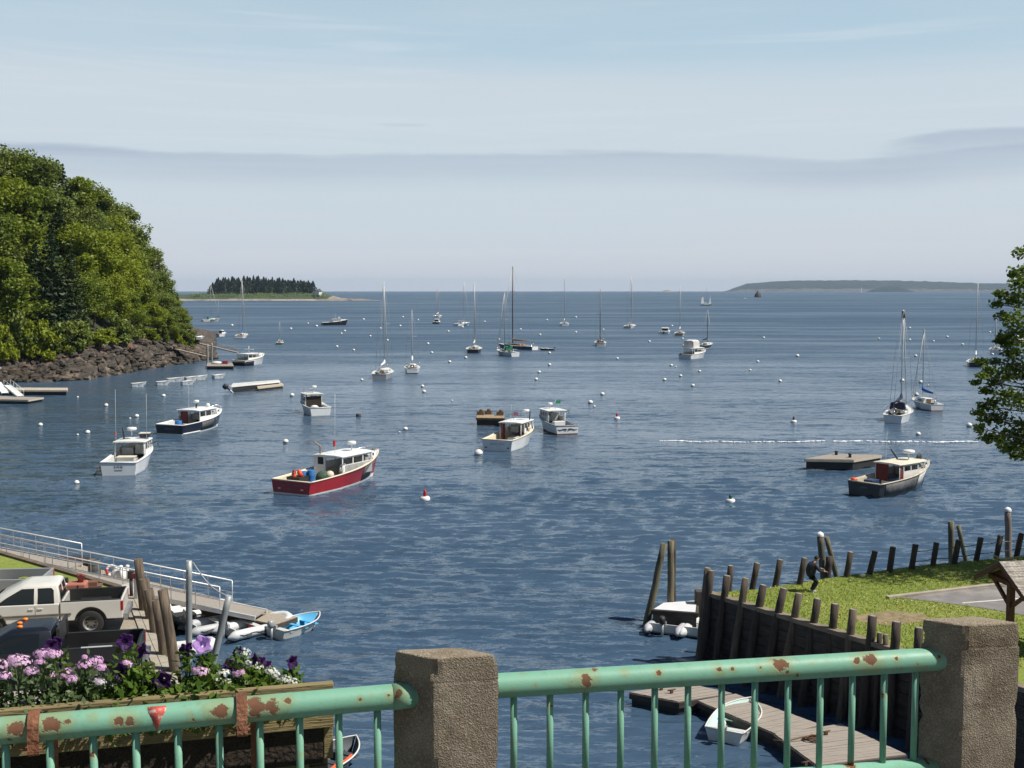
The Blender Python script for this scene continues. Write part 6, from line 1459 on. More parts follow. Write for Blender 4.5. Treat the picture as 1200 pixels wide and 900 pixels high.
for i, (tp, bt) in enumerate(farp):
    pb = W(bt[0], bt[1], PZ) + Vector((0, .2, 0)); pt = WD(tp[0], tp[1], pb.y); d = pt - pb; base = pb - d * 1.8
    t = thing('edge_post', '%s dark square topped post from the seaward corner along the sea edge of the lawn' % ordinal(i), 'post', base, 0, 'posts along the sea edge of the lawn'); rnd = random.Random(50 + i); D_ = pt - base; FT.append((pt, pb))
    m = MB(); m.tube([D_ * (j / 6) for j in range(7)], [.125 * rnd.uniform(.94, 1.06) for j in range(7)], 9); m.build('shaft', PILE_D, t); m = MB(); m.tube([D_ * .999, D_ * 1.004], .10, 9); m.build('weathered_end', mat('end_grain', (.26, .23, .19)), t)
for q, (k, lab) in enumerate(((.72, 'upper wire strung along the sea edge posts'), (.30, 'lower wire strung along the sea edge posts'))):
    pts = []
    for pt, pb in FT[7:]:
        c = pb.lerp(pt, k); pts += ([(pts[-1] + c) / 2 + Vector((0, 0, -.04))] if pts else []) + [c]
    tag(MB().tube(pts, .022, 5).build('fence_wire', mat('old_wire', (.15, .14, .13), .7)), lab, 'wire', 'wires of the sea edge posts')
pile('upright tall pile at the seaward end of the pier, part of a pair', (786.5, 633.5), (786, 729), .165, m_=PILE_G)
pile('steeply leaning tall pile beside the upright one at the pier end', (778.5, 637), (757, 733), .165, m_=PILE_G)
pile('second upright pile just behind the leaning pair at the pier end', (789, 632), (789, 726), .13, m_=PILE_D)
capw = mat('white_pile_cap', (.80, .80, .78), .5)
pile('stout white capped pile behind the stooping person', (961, 626), (966, 686), .19, m_=PILE_G, cap=capw)
pile('slanting brace pile beside the stout white capped pile', (968.5, 629), (982, 684), .14, m_=PILE_G)
pile('short brown pile in front of the white capped cluster', (972, 652), (968.5, 688), .20, m_=PILE_D)
pile('stout flat topped pile beyond the sea edge posts', (1114.5, 611), (1115.5, 668), .185, m_=PILE_G)
pile('slanting brace pile leaning on the flat topped pile', (1123, 615.5), (1134, 668), .13, m_=PILE_G)
pile('lone tall white capped pile beside the kiosk roof', (1181, 597), (1182, 660), .195, m_=mat('pile_pale', (.23, .18, .145), .9, var=.25, stretch=(5, 5, .5)), cap=capw)
dock_float('white topped float with dark sides at the pier end', wq([(764, 713.5), (817, 717.5), (818, 703.5), (776, 706.5)], .95), .95, deckm=mat('white_deck', (.66, .66, .66), .7, var=.05), sidem=plank_d, board=4)
o = MB().box((0, 0, .2), (.5, .5, 1.5)).build('dock_post', plank_d, bevel=.03); o.location = W(821, 716, .6); tag(o, 'square dark post where the white topped float meets the bulkhead', 'post')
# ladder on the bulkhead
kk = (B_ - A_).length * 1.13; p = A_ + ed * kk + nrm * .16; t = thing('ladder', 'timber ladder fixed to the bulkhead above the broad float', 'ladder', (p.x, p.y, .3))
for s in (-.28, .28): m = MB(); m.beam(ed * s + Vector((0, 0, -.5)), ed * s + Vector((0, 0, 3.1)), .08, .08, up=(0, 1, 0)); m.build('stile', mat('ladder_wood', (.16, .14, .11), .9), t)
for k in range(8): m = MB(); m.beam(ed * -.26 + nrm * .06 + Vector((0, 0, .1 + .36 * k)), ed * .26 + nrm * .06 + Vector((0, 0, .1 + .36 * k)), .08, .06); m.build('rung', mat('ladder_wood', (.16, .14, .11)), t)
# kiosk
kp = WD(1176.5, 700, 39.5); KB = mat('kiosk_stain', (.105, .036, .022), .7, var=.2, scale=3, stretch=(1, 1, 4)); t = thing('kiosk', 'brown timber notice shelter with a shingled gable roof', 'shelter', (kp.x, kp.y, PZ), R(-81))
zp, ze, hw_ = 3.00, 2.22, 1.42     # gable across local x, ridge along local +y
m = MB(); m.box((0, .25, 1.15), (.20, .20, 2.30)); m.build('post', KB, t); m = MB(); m.box((0, 2.6, 1.15), (.20, .20, 2.30)); m.build('post', KB, t)
for yy in (.25, 2.6):
    m = MB(); m.beam((-hw_ + .12, yy, 2.24), (hw_ - .12, yy, 2.24), .14, .16); m.build('tie_beam', KB, t)
    for s in (-1, 1): m = MB(); m.beam((s * .08, yy, 1.50), (s * 1.05, yy, 2.20), .11, .11); m.build('brace', KB, t)
m = MB()
for s in (-1, 1): m.add([(0, -.15, zp), (s * hw_, -.15, ze), (s * hw_, 3.0, ze), (0, 3.0, zp)], [(0, 1, 2, 3)])
shm = mat('wood_shingle', (.28, .25, .215), .9, var=.35, scale=5, stretch=(3, 1, 3), bump=1.2, bscale=12, col2=(.40, .36, .31), c2=(.45, .6), c2scale=3)
m = MB(); rnd = random.Random(3)
for s in (-1, 1):
    n = 7
    for i in range(n):
        u0, u1 = i / n, (i + 1.25) / n; yy = -.22
        while yy < 3.05:
            w_ = rnd.uniform(.10, .18); y1 = min(3.08, yy + w_); dz = rnd.uniform(0, .012)
            a0 = Vector((s * hw_ * 1.06 * min(1, u0), 0, zp + (ze - .05 - zp) * min(1, u0) + .035)); a1 = Vector((s * hw_ * 1.06 * min(1.0, u1), 0, zp + (ze - .05 - zp) * min(1, u1) + .055 + dz))
            m.add([(a0.x, yy, a0.z), (a1.x, yy, a1.z), (a1.x, y1 - .008, a1.z), (a0.x, y1 - .008, a0.z), (a0.x, yy, a0.z - .02), (a1.x, yy, a1.z - .035), (a1.x, y1 - .008, a1.z - .035), (a0.x, y1 - .008, a0.z - .02)], [(0, 1, 2, 3), (4, 7, 6, 5), (0, 4, 5, 1), (1, 5, 6, 2), (2, 6, 7, 3), (3, 7, 4, 0)]); yy = y1
m.build('roof', shm, t)
for yy in (-.20, 3.04):
    for s in (-1, 1): m = MB(); m.beam((s * .0, yy, zp - .06), (s * hw_ * 1.06, yy, ze - .10), .05, .16); m.build('bargeboard', KB, t)
m = MB(); m.add([(-hw_ + .1, .24, ze + .06), (hw_ - .1, .24, ze + .06), (0, .24, zp - .1)], [(0, 1, 2)]); m.build('gable_board', KB, t)
prop('white_float', 'small white float lying at the lawn edge among the sea edge posts', 'float', W(1010.5, 676.5, PZ), MB().sphere((0, 0, .1), (.13, .1, .1), 10, 6), white())
tag(MB().tube([W(1165, 651, PZ + .45), W(1172, 655.5, PZ + .18), W(1185, 655, PZ + .2), W(1197, 652, PZ + .3), W(1212, 652, PZ + .2)], .05, 7).build('driftwood', mat('pale_driftwood', (.42, .36, .24), .9)), 'pale curved driftwood pole lying against the sea edge posts', 'driftwood')

# lawn blades and dandelions
def tri_grass():
    rng = np.random.RandomState(3); P = []
    poly2 = [(p.x, p.y) for p in [A_, B_, W(1120, 790, PZ), W(1260, 780, PZ), W(1260, 648, PZ)]] + [(p.x, p.y) for p in far[2:]]
    def inside(x, y, pg):
        c = False; j = len(pg) - 1
        for i in range(len(pg)):
            if (pg[i][1] > y) != (pg[j][1] > y) and x < (pg[j][0] - pg[i][0]) * (y - pg[i][1]) / (pg[j][1] - pg[i][1]) + pg[i][0]: c = not c
            j = i
        return c
    pv2 = [(p.x, p.y) for p in pv]; wp2 = [(p.x, p.y) for p in wp]
    while len(P) < 26000:
        x, y = rng.uniform(8, 26), rng.uniform(36, 56)
        if inside(x, y, poly2) and not inside(x, y, pv2) and not (inside(x, y, wp2) and rng.rand() > .15): P.append((x, y, PZ))
    P = np.array(P); n = len(P); th = rng.rand(n) * 6.28; w = .014; h_ = (.02 + .045 * rng.rand(n)); dx = np.cos(th) * w; dy = np.sin(th) * w; ln = rng.randn(n, 2) * .03
    V = np.zeros((n, 4, 3)); V[:, 0] = P + np.stack([-dx, -dy, 0 * dx], 1); V[:, 1] = P + np.stack([dx, dy, 0 * dx], 1); V[:, 2] = P + np.stack([dx * .4 + ln[:, 0], dy * .4 + ln[:, 1], h_], 1); V[:, 3] = P + np.stack([-dx * .4 + ln[:, 0], -dy * .4 + ln[:, 1], h_], 1)
    o = fastmesh('lawn_grass', V.reshape(-1, 3), np.arange(4 * n).reshape(n, 4), leafmat('grass_blade', (.175, .235, .030), (.29, .325, .060), .40)); o['kind'] = 'stuff'
    m = MB()
    for i in range(150):
        q = P[rng.randint(0, n)]; 
        if q[0] > 19: continue
        m.sphere((q[0], q[1], PZ + .10), (.035, .035, .018), 6, 4, 0 if rng.rand() < .7 else 1)
    o = m.build('dandelions', [mat('dandelion_yellow', (.70, .52, .03), .8), mat('clover_white', (.7, .7, .65), .8)], recalc=False); o['kind'] = 'stuff'
tri_grass()

# ------------------------------------------------------------------ the stooping person
def person():
    t0 = W(951, 693.5, PZ); loc = (t0.x, t0.y, PZ)
    verts = [(-.10, 0, .72), (-.06, 0, .88), (.02, 0, 1.05), (.07, 0, 1.16), (.12, 0, 1.22), (.19, 0, 1.31), (.22, 0, 1.40),        # pelvis..chest, neck, head
             (-.08, .10, .68), (.22, .12, .44), (.03, .11, .07), (.04, .11, .045), (.20, .12, .03),                                    # far leg
             (-.08, -.10, .68), (.20, -.11, .42), (.00, -.10, .07), (.01, -.10, .045), (.17, -.11, .03),                               # near leg
             (.06, .19, 1.12), (.20, .24, .92), (.40, .16, .90), (.47, .14, .90),                                                      # far arm
             (.06, -.19, 1.12), (.22, -.24, .90), (.41, -.17, .86), (.48, -.15, .86)]                                                  # near arm
    rad = [.185, .195, .205, .15, .066, .085, .075, .105, .075, .052, .05, .042, .105, .075, .052, .05, .042, .075, .052, .040, .036, .075, .052, .040, .036]
    edges = [(0, 1), (1, 2), (2, 3), (3, 4), (4, 5), (5, 6), (0, 7), (7, 8), (8, 9), (9, 10), (10, 11), (0, 12), (12, 13), (13, 14), (14, 15), (15, 16), (2, 17), (17, 18), (18, 19), (19, 20), (2, 21), (21, 22), (22, 23), (23, 24)]
    for hidx in (20, 24):
        hx = Vector(verts[hidx])
        for j, (dy, ln) in enumerate(((-.028, .060), (-.010, .072), (.010, .070), (.028, .055), (.045, .035))):
            a = len(verts); verts.append(tuple(hx + Vector((.035 if j < 4 else .0, dy, -.005)))); verts.append(tuple(hx + Vector((.035 + ln if j < 4 else .035, dy * 1.2, -.03)))); verts.append(tuple(hx + Vector((.045 + ln * 1.15 if j < 4 else .055, dy * 1.2, -.06)))); rad += [.011, .009, .008]; edges += [(hidx, a), (a, a + 1), (a + 1, a + 2)]
    me = bpy.data.meshes.new('body'); me.from_pydata(verts, edges, []); o = bpy.data.objects.new('tmp_body', me); C.objects.link(o)
    sk = o.modifiers.new('skin', 'SKIN'); sk.use_smooth_shade = True; sl = me.skin_vertices[0].data
    for i, r in enumerate(rad): sl[i].radius = (r, r * (1.18 if i in (1, 2) else 1.0))
    sl[0].use_root = True
    ss = o.modifiers.new('sub', 'SUBSURF'); ss.levels = 2; ss.render_levels = 2
    bpy.context.view_layer.update(); ev = o.evaluated_get(bpy.context.evaluated_depsgraph_get()); m2 = bpy.data.meshes.new_from_object(ev); bpy.data.objects.remove(o)
    jacket = mat('dark_jacket', (.018, .018, .024), .85, var=.2); jeans = mat('dark_trousers', (.016, .017, .022), .85, var=.2); skin = mat('skin', (.42, .25, .18), .55, var=.05); shoe = mat('pale_shoe', (.35, .35, .36), .6)
    m2.materials.clear()
    for k in (jacket, jeans, skin, shoe): m2.materials.append(k)
    for f in m2.polygons:
        c = f.center; f.use_smooth = True
        if c.z > 1.215 and c.x > .05: f.material_index = 2
        elif c.x > .42: f.material_index = 2
        elif c.z < .10: f.material_index = 3
        elif c.z < .76: f.material_index = 1
        else: f.material_index = 0
    t = thing('person', 'person in dark clothes stooping with bent knees on the lawn edge', 'person', loc, R(8))
    b = bpy.data.objects.new('body', m2); C.objects.link(b); b.parent = t
    h = MB(); h.sphere((.185, 0, 1.385), (.098, .09, .085), 14, 10); h.build('hair', mat('dark_hair', (.02, .015, .012), .8), t)
    f = MB(); f.tube([(.29, 0, 1.36), (.305, 0, 1.325)], [.012, .018], 6); f.sphere((.20, .085, 1.335), (.02, .012, .03), 8, 6); f.sphere((.20, -.085, 1.335), (.02, .012, .03), 8, 6); f.build('face', skin, t)
    e = MB(); e.sphere((.272, .03, 1.36), .012, 8, 6); e.sphere((.272, -.03, 1.36), .012, 8, 6); e.box((.262, 0, 1.285), (.02, .045, .01)); e.build('eye', dark(), t)
    MB().box((-.0, -.16, 1.10), (.06, .02, .16), (0, .6, 0)).build('collar', offwhite(), t)
person()

# ------------------------------------------------------------------ maple at the edge of the pier
def maple():
    rng = np.random.RandomState(12); Y0 = 50.0; base = Vector((27.5, 50.5, PZ))
    t = thing('maple_tree', 'maple with dense green branches reaching over the pier lawn', 'tree', base)
    cl = [(1203, 296, .5), (1200, 318, .6), (1196, 330, .5), (1188, 320, .28), (1206, 345, .9), (1185, 352, .55), (1172, 344, .28), (1168, 356, .35), (1178, 372, .4), (1200, 375, .8), (1190, 390, .6), (1174, 396, .35), (1207, 405, .9), (1186, 415, .5), (1180, 402, .35), (1171, 400, .22),
          (1190, 430, .7), (1165, 424, .30), (1150, 424, .30), (1158, 434, .35), (1150, 440, .25), (1143, 448, .22), (1156, 458, .35), (1175, 440, .55), (1166, 448, .4), (1205, 440, .9), (1180, 462, .55), (1196, 470, .8), (1164, 472, .42), (1152, 476, .33), (1146, 484, .30), (1172, 488, .6), (1158, 492, .45), (1148, 502, .30), (1157, 512, .42), (1168, 515, .5), (1184, 508, .7), (1203, 500, .9), (1180, 525, .42), (1194, 522, .6), (1190, 534, .30), (1206, 532, .6)]
    P = []; cen = []
    for x, y, r in cl:
        c = WD(x, y, Y0 + rng.uniform(-1.2, 1.2)); cen.append((c, r)); n = int(310 * r ** 1.5) + 40
        d = rng.randn(n, 3); d /= np.linalg.norm(d, axis=1)[:, None]; rr = r * (.25 + .85 * rng.rand(n)) [:, None]
        P.append(np.array(c) + d * rr * np.array([1, 1.3, .60]))
    # the rest of the crown, out of the picture, that throws the shade on the lawn
    for i in range(64):
        th = rng.rand() * 6.28; u = rng.rand() ** .5; zz = 8.3 + 10.5 * rng.rand(); pr = math.sin(PI * (zz - 7) / 13) ** .5
        c = np.array((27.2 + 5.0 * u * pr * math.cos(th), 50.3 + 5.4 * u * pr * math.sin(th), zz))
        if (c[0] / c[1] * F + 600) < 1222: continue
        r = .8 + .7 * rng.rand(); n = 230; d = rng.randn(n, 3); d /= np.linalg.norm(d, axis=1)[:, None]; P.append(c + d * (r * (.3 + .8 * rng.rand(n)))[:, None] * np.array([1, 1, .7])); cen.append((Vector(c), r))
    P = np.concatenate(P) - np.array(base); V, Q = leaves_at(P, rng, .092, .5, .72)
    fastmesh('crown', V, Q, leafmat('near_maple_leaf', (.068, .125, .016), (.180, .240, .034), .40, .45), parent=t)
    m = MB(); m.tube([(0, 0, -.8), (.1, 0, 2.5), (-.1, .1, 6), (0, 0, 10), (.1, 0, 14.5)], [.42, .32, .25, .16, .05], 10); m.build('trunk', bark, t)
    m = MB(); rnd = random.Random(5)
    for c, r in cen:
        b = Vector(c) - base; z0 = max(3.2, b.z - 1.2 - rnd.random() * 1.4); a = Vector((0, 0, min(z0, 13.5))); mid = a.lerp(b, .55) + Vector((0, 0, .25)); w = .035 + .02 * r
        m.tube([a, mid, b], [w * 1.7, w, w * .35], 5, cap=False)
    m.build('branch', bark, t)
maple()

# ================================================================== BRIDGE, RAILING AND FLOWER BOX
ZR = 13.32; al = None
pl, pr = W(0, 856.5, ZR), W(475, 815, ZR); ql, qr = W(586, 803.5, ZR), W(1112, 771.5, ZR)
dirR = (qr - ql).normalized(); dirL = (pr - pl).normalized(); nb = Vector((dirR.y, -dirR.x, 0))
p_l = pl - dirL * 1.3
def xparam(p, d, px):        # point of the line p + s d (level) seen at picture column px
    u = (px - 600.0) / F; k = (1.0) ; z = ZR - CAMZ
    dep = lambda q: q.y * CP - q.z * SP
    q0 = Vector((p.x, p.y, z)); a = q0.x - u * dep(q0); b_ = d.x - u * dep(Vector((d.x, d.y, 0))); return -a / b_
deck_z = 12.70
o1 = p_l - dirL * 6; o2 = qr + dirR * 8; back = Vector((.2, -1, 0))
poly = [o1 + Vector((0, .12, 0)), o2 + Vector((0, .12, 0)), o2 + back * 9, o1 + back * 9]
m = MB(); m.prism([(p.x, p.y) for p in poly][::-1], deck_z - .55, deck_z); structure(m.build('bridge_deck', mat('bridge_concrete', (.14, .13, .12), .9, var=.2, scale=1.5, bump=.5)))
def rail_paint():
    m = bpy.data.materials.new('green_rail_paint'); m.use_nodes = True; nt = m.node_tree; N = nt.nodes.new; L = nt.links.new; b = nt.nodes['Principled BSDF']; b.inputs['Roughness'].default_value = .38; b.inputs['Coat Weight'].default_value = .15
    geo = N('ShaderNodeNewGeometry')
    def noise(s, d=5, r=.6):
        n = N('ShaderNodeTexNoise'); n.inputs['Scale'].default_value = s; n.inputs['Detail'].default_value = d; n.inputs['Roughness'].default_value = r; L(geo.outputs['Position'], n.inputs['Vector']); return n.outputs[0]
    def mth(op, a, c=None, e=None):
        n = N('ShaderNodeMath'); n.operation = op
        for i, q in enumerate((a, c, e)):
            if q is None: continue
            if isinstance(q, (int, float)): n.inputs[i].default_value = q
            else: L(q, n.inputs[i])
        return n.outputs[0]
    def step(v, lo, hi):
        n = N('ShaderNodeMapRange'); n.interpolation_type = 'SMOOTHSTEP'; n.inputs[1].default_value = lo; n.inputs[2].default_value = hi; L(v, n.inputs[0]); return n.outputs[0]
    rough = noise(26, 5, .65); spots = noise(11, 3, .55)
    # rust where the paint has failed: scattered chips, and larger scabs by the straps and joints
    near_ = None
    scabs = [(18, 853, .050), (60, 848, .055), (78, 846, .022), (140, 843, .030), (152, 846, .028), (107, 838, .020), (257, 833, .048), (300, 826, .062), (318, 828, .045), (336, 821, .026), (422, 820, .012), (455, 815, .014), (467, 813, .030), (686, 797, .040), (733, 785, .020), (772, 789, .018), (842, 785, .022), (858, 784, .014), (891, 783, .016), (915, 778, .048), (922, 787, .020), (1004, 774, .024), (1020, 774, .048), (1050, 772, .018), (1100, 770, .014), (627, 803, .010)]
    for x, y, r in scabs:
        p, d = (pl, dirL) if x < 480 else (ql, dirR); s = xparam(p, d, x); q = p + d * s; q = WD(x, y, q.y - .045)
        v = N('ShaderNodeVectorMath'); v.operation = 'DISTANCE'; L(geo.outputs['Position'], v.inputs[0]); v.inputs[1].default_value = q
        r = r * .76; f = mth('SUBTRACT', r, v.outputs['Value']); f = mth('DIVIDE', f, r); near_ = f if near_ is None else mth('MAXIMUM', near_, f)
    near_ = mth('ADD', near_, mth('MULTIPLY', mth('SUBTRACT', rough, .5), 2.6))
    chip = mth('ADD', spots, mth('MULTIPLY', mth('SUBTRACT', rough, .5), .25))
    rust = mth('MAXIMUM', step(near_, .05, .34), step(chip, .70, .715))
    stain = mth('MAXIMUM', step(near_, -1.7, .25), step(chip, .57, .72))
    mx = N('ShaderNodeMix'); mx.data_type = 'RGBA'; L(noise(3, 4), mx.inputs[0]); mx.inputs[6].default_value = (.165, .375, .255, 1); mx.inputs[7].default_value = (.205, .43, .305, 1)
    m2 = N('ShaderNodeMix'); m2.data_type = 'RGBA'; L(mth('MULTIPLY', stain, .62), m2.inputs[0]); L(mx.outputs[2], m2.inputs[6]); m2.inputs[7].default_value = (.26, .27, .10, 1)
    m3 = N('ShaderNodeMix'); m3.data_type = 'RGBA'; L(rough, m3.inputs[0]); m3.inputs[6].default_value = (.085, .035, .018, 1); m3.inputs[7].default_value = (.215, .10, .052, 1)
    m4 = N('ShaderNodeMix'); m4.data_type = 'RGBA'; L(rust, m4.inputs[0]); L(m2.outputs[2], m4.inputs[6]); L(m3.outputs[2], m4.inputs[7]); gr = N('ShaderNodeMix'); gr.data_type = 'RGBA'; gr.blend_type = 'MULTIPLY'; L(mth('MULTIPLY', step(noise(17, 6, .7), .5, .72), .38), gr.inputs[0]); L(m4.outputs[2], gr.inputs[6]); gr.inputs[7].default_value = (.55, .56, .45, 1); L(gr.outputs[2], b.inputs['Base Color'])
    L(mth('ADD', mth('ADD', .44, mth('MULTIPLY', rough, .16)), mth('MULTIPLY', rust, .4)), b.inputs['Roughness'])
    bp = N('ShaderNodeBump'); bp.inputs['Strength'].default_value = .6; bp.inputs['Distance'].default_value = .004; L(mth('ADD', mth('MULTIPLY', rust, -1.0), mth('MULTIPLY', noise(90, 2), .25)), bp.inputs['Height']); L(bp.outputs[0], b.inputs['Normal'])
    return m
RP = rail_paint(); rust_m = mat('rusty_strap', (.19, .075, .035), .85, var=.3, scale=8, bump=.6, bscale=60, col2=(.28, .13, .07), c2=(.45, .65), c2scale=14)
t = thing('railing', 'green pipe railing with rust scabs and flower box straps', 'railing', (0, 0, 0), 0, 'bridge railings')
m = MB(); a = p_l; c = pr + dirL * .06; n = 40; m.tube([a.lerp(c, i / n) for i in range(n + 1)], .0520, 24); m.build('top_rail', RP, t)
m = MB(); a = pr - dirL * .055; m.tube([a, a + dirL * .09], .0545, 24); m.build('joint_collar', RP, t)
s442, s208 = xparam(pl, dirL, 442), xparam(pl, dirL, 208); stp = (s442 - s208) / 5
for i in range(18):
    p = pl + dirL * (s442 - stp * i); m = MB(); m.tube([(p.x, p.y, deck_z + .05), (p.x, p.y, ZR - .035)], .0155, 12); m.build('baluster', RP, t)
m = MB(); a = p_l.copy(); a.z = 12.83; c = pr + dirL * .06; c.z = 12.83; m.tube([a, c], .040, 16); m.build('bottom_rail', RP, t)
m = MB(); s = xparam(pl, dirL, 184); base = pl + dirL * s; nbl = Vector((dirL.y, -dirL.x, 0)); rows = []
for i in range(9):
    th = R(-8 + i * 13) ; wdt = [.002, .005, .009, .013, .018, .026, .034, .037, .037][i]; rr = .0532
    q = base + nbl * (rr * math.cos(R(-48) + i * .26)) + Vector((0, 0, rr * math.sin(R(-48) + i * .26))); rows.append([q - dirL * wdt * .9, q + dirL * wdt])
m.loft(rows, closed=False, caps=False); o = m.build('red_paint_mark', mat('faded_red_mark', (.55, .10, .075), .5, col2=(.62, .50, .44), c2=(.52, .60), c2scale=30), t, recalc=False); o.modifiers.new('t', 'SOLIDIFY').thickness = .001
t = thing('railing', 'green pipe railing running between the two concrete pillars', 'railing', (0, 0, 0), 0, 'bridge railings')
m = MB(); a, c = ql - dirR * .08, qr + dirR * .05; m.tube([a.lerp(c, i / n) for i in range(n + 1)], .0525, 24); m.build('top_rail', RP, t)
for x in (602, 644.5, 686.5, 727.5, 767.5, 806.5, 846, 885, 924, 962, 999.5, 1037, 1073.5):
    s = xparam(ql, dirR, x); p = ql + dirR * s; m = MB(); m.tube([(p.x, p.y, 12.84), (p.x, p.y, ZR - .035)], .0150, 12); m.build('baluster', RP, t)
m = MB(); a.z = c.z = 12.815; m.tube([a, c], .042, 16); m.build('bottom_rail', RP, t)
# pillars
def pillar(label, A, B, wpx, seed):
    a = W(*A, 13.5); b_ = W(*B, 13.5); ab = b_ - a; ac = dirR * wpx
    N_ = 14; zs = [12.60 + .78 * i / 26 for i in range(27)] + [13.385, 13.395, 13.405, 13.43, 13.46, 13.485, 13.497]
    corners = [a, a + ac, a + ac + ab, b_]; base = (corners[0] + corners[2]) / 2
    t = thing('concrete_pillar', label, 'pillar', (base.x, base.y, deck_z), 0, 'bridge railing pillars')
    rings = []; rel = [c - base for c in corners]
    def outline(k, rad):
        pts = []
        for i in range(4):
            p, q = rel[i], rel[(i + 1) % 4]
            d = (q - p).length
            for j in range(N_):
                u = j / N_; w = p.lerp(q, u); e = min(u, 1 - u) * d
                sh = max(0, rad - e) * .45; cen = Vector((w.x, w.y, 0)); w = w - cen.normalized() * sh
                pts.append(Vector((w.x * k, w.y * k, 0)))
        return pts
    for z in zs:
        k = 1.0; rad = .006
        if 13.39 < z < 13.40: k = .985
        if z > 13.42: k = 1.0 - .022 * max(0, (z - 13.45) / .05) ** 2; rad = .008 + .012 * (z - 13.42) / .08
        r_ = outline(k, rad); out = []
        for ip, p in enumerate(r_):
            q = Vector((p.x, p.y, z - deck_z)); nz = mnoise.fractal(Vector((q.x * 22 + seed, q.y * 22, z * 22)), 1, 2, 3); n2 = mnoise.noise(Vector((q.x * 6 + seed, q.y * 6, z * 6)))
            hn = Vector((q.x, q.y, 0)).normalized(); cn = min(ip % N_, N_ - ip % N_); chip_ = max(0, mnoise.noise(Vector((q.x * 9 + seed * 3, q.y * 9, z * 13))) - .22) * (.040, .016)[cn] if cn < 2 else 0
            q = q + hn * (nz * .0025 + n2 * .004 - chip_) + Vector((0, 0, nz * .002)); out.append(q)
        rings.append(out)
    top = [Vector((p.x * .96, p.y * .96, .801 + .0015 * mnoise.noise(p * 40))) for p in rings[-1]]; mid = [Vector((p.x * .5, p.y * .5, .806 + .001 * mnoise.noise(p * 70))) for p in rings[-1]]
    m = MB(); m.loft(rings + [top, mid], smooth=False, caps=True); o = m.build('shaft', CONC, t); return t
def concrete():
    m = bpy.data.materials.new('exposed_aggregate'); m.use_nodes = True; nt = m.node_tree; N = nt.nodes.new; L = nt.links.new; b = nt.nodes['Principled BSDF']; b.inputs['Roughness'].default_value = .92; b.inputs['Specular IOR Level'].default_value = .25
    geo = N('ShaderNodeNewGeometry')
    v = N('ShaderNodeTexVoronoi'); v.inputs['Scale'].default_value = 150; L(geo.outputs['Position'], v.inputs['Vector'])
    n1 = N('ShaderNodeTexNoise'); n1.inputs['Scale'].default_value = 5; n1.inputs['Detail'].default_value = 6; L(geo.outputs['Position'], n1.inputs['Vector'])
    n2 = N('ShaderNodeTexNoise'); n2.inputs['Scale'].default_value = 140; n2.inputs['Detail'].default_value = 4; n2.inputs['Roughness'].default_value = .7; L(geo.outputs['Position'], n2.inputs['Vector'])
    r1 = N('ShaderNodeValToRGB'); r1.color_ramp.elements[0].position = .3; r1.color_ramp.elements[0].color = (.170, .132, .088, 1); r1.color_ramp.elements[1].position = .72; r1.color_ramp.elements[1].color = (.370, .315, .235, 1); L(n1.outputs[0], r1.inputs[0])
    r2 = N('ShaderNodeMapRange'); r2.inputs[1].default_value = .30; r2.inputs[2].default_value = .72; r2.inputs[3].default_value = .58; r2.inputs[4].default_value = 1.42; L(n2.outputs[0], r2.inputs[0])
    mu = N('ShaderNodeMix'); mu.data_type = 'RGBA'; mu.blend_type = 'MULTIPLY'; mu.inputs[0].default_value = 1; L(r1.outputs[0], mu.inputs[6]); L(r2.outputs[0], mu.inputs[7])
    sp = N('ShaderNodeMapRange'); sp.inputs[1].default_value = .88; sp.inputs[2].default_value = .95; sx = N('ShaderNodeSeparateColor'); L(v.outputs['Color'], sx.inputs[0]); L(sx.outputs[0], sp.inputs[0])
    m2 = N('ShaderNodeMix'); m2.data_type = 'RGBA'; ml = N('ShaderNodeMath'); ml.operation = 'MULTIPLY'; ml.inputs[1].default_value = .45; L(sp.outputs[0], ml.inputs[0]); L(ml.outputs[0], m2.inputs[0]); L(mu.outputs[2], m2.inputs[6]); m2.inputs[7].default_value = (.46, .42, .34, 1); L(m2.outputs[2], b.inputs['Base Color'])
    bp = N('ShaderNodeBump'); bp.inputs['Strength'].default_value = .55; bp.inputs['Distance'].default_value = .005; ad = N('ShaderNodeMath'); ad.operation = 'ADD'; L(n2.outputs[0], ad.inputs[0]); L(v.outputs['Distance'], ad.inputs[1]); L(ad.outputs[0], bp.inputs['Height']); L(bp.outputs[0], b.inputs['Normal'])
    return m
CONC = concrete()
pillar('rough concrete pillar in the middle of the railing, between both rails', (507.5, 772), (460, 762.5), .272, 3.0)
pillar('rough concrete pillar at the end of the railing, in front of the kiosk', (1131.5, 733.5), (1079, 725.5), .272, 11.0)

# flower box hung outside the railing
out_ = -Vector((dirL.y, -dirL.x, 0)); out_ = out_ if out_.y > 0 else -out_
bx1 = W(391, 800.5, 13.355); bx0 = W(0, 833.5, 13.355); bdir = (bx1 - bx0).normalized(); bx0 = bx0 - bdir * .9; Lb = (bx1 - bx0).length
fb = thing('flower_box', 'long weathered plank flower box strapped outside the green railing', 'flower box', (bx0.x, bx0.y, 13.355), math.atan2(bdir.y, bdir.x))
bwd = mat('box_plank', (.235, .185, .085), .85, var=.22, scale=2.5, stretch=(.7, 7, 7), bump=.5, bscale=14, col2=(.16, .125, .065), c2=(.5, .7), c2scale=2)
bwd2 = mat('box_plank_dark', (.15, .115, .065), .9, var=.25, scale=2.5, stretch=(.7, 7, 7), bump=.5, bscale=14)
dep_ = .27
m = MB(); m.box((Lb / 2, .02, -.095), (Lb, .04, .19)); m.build('front_board', bwd, fb, bevel=.004)
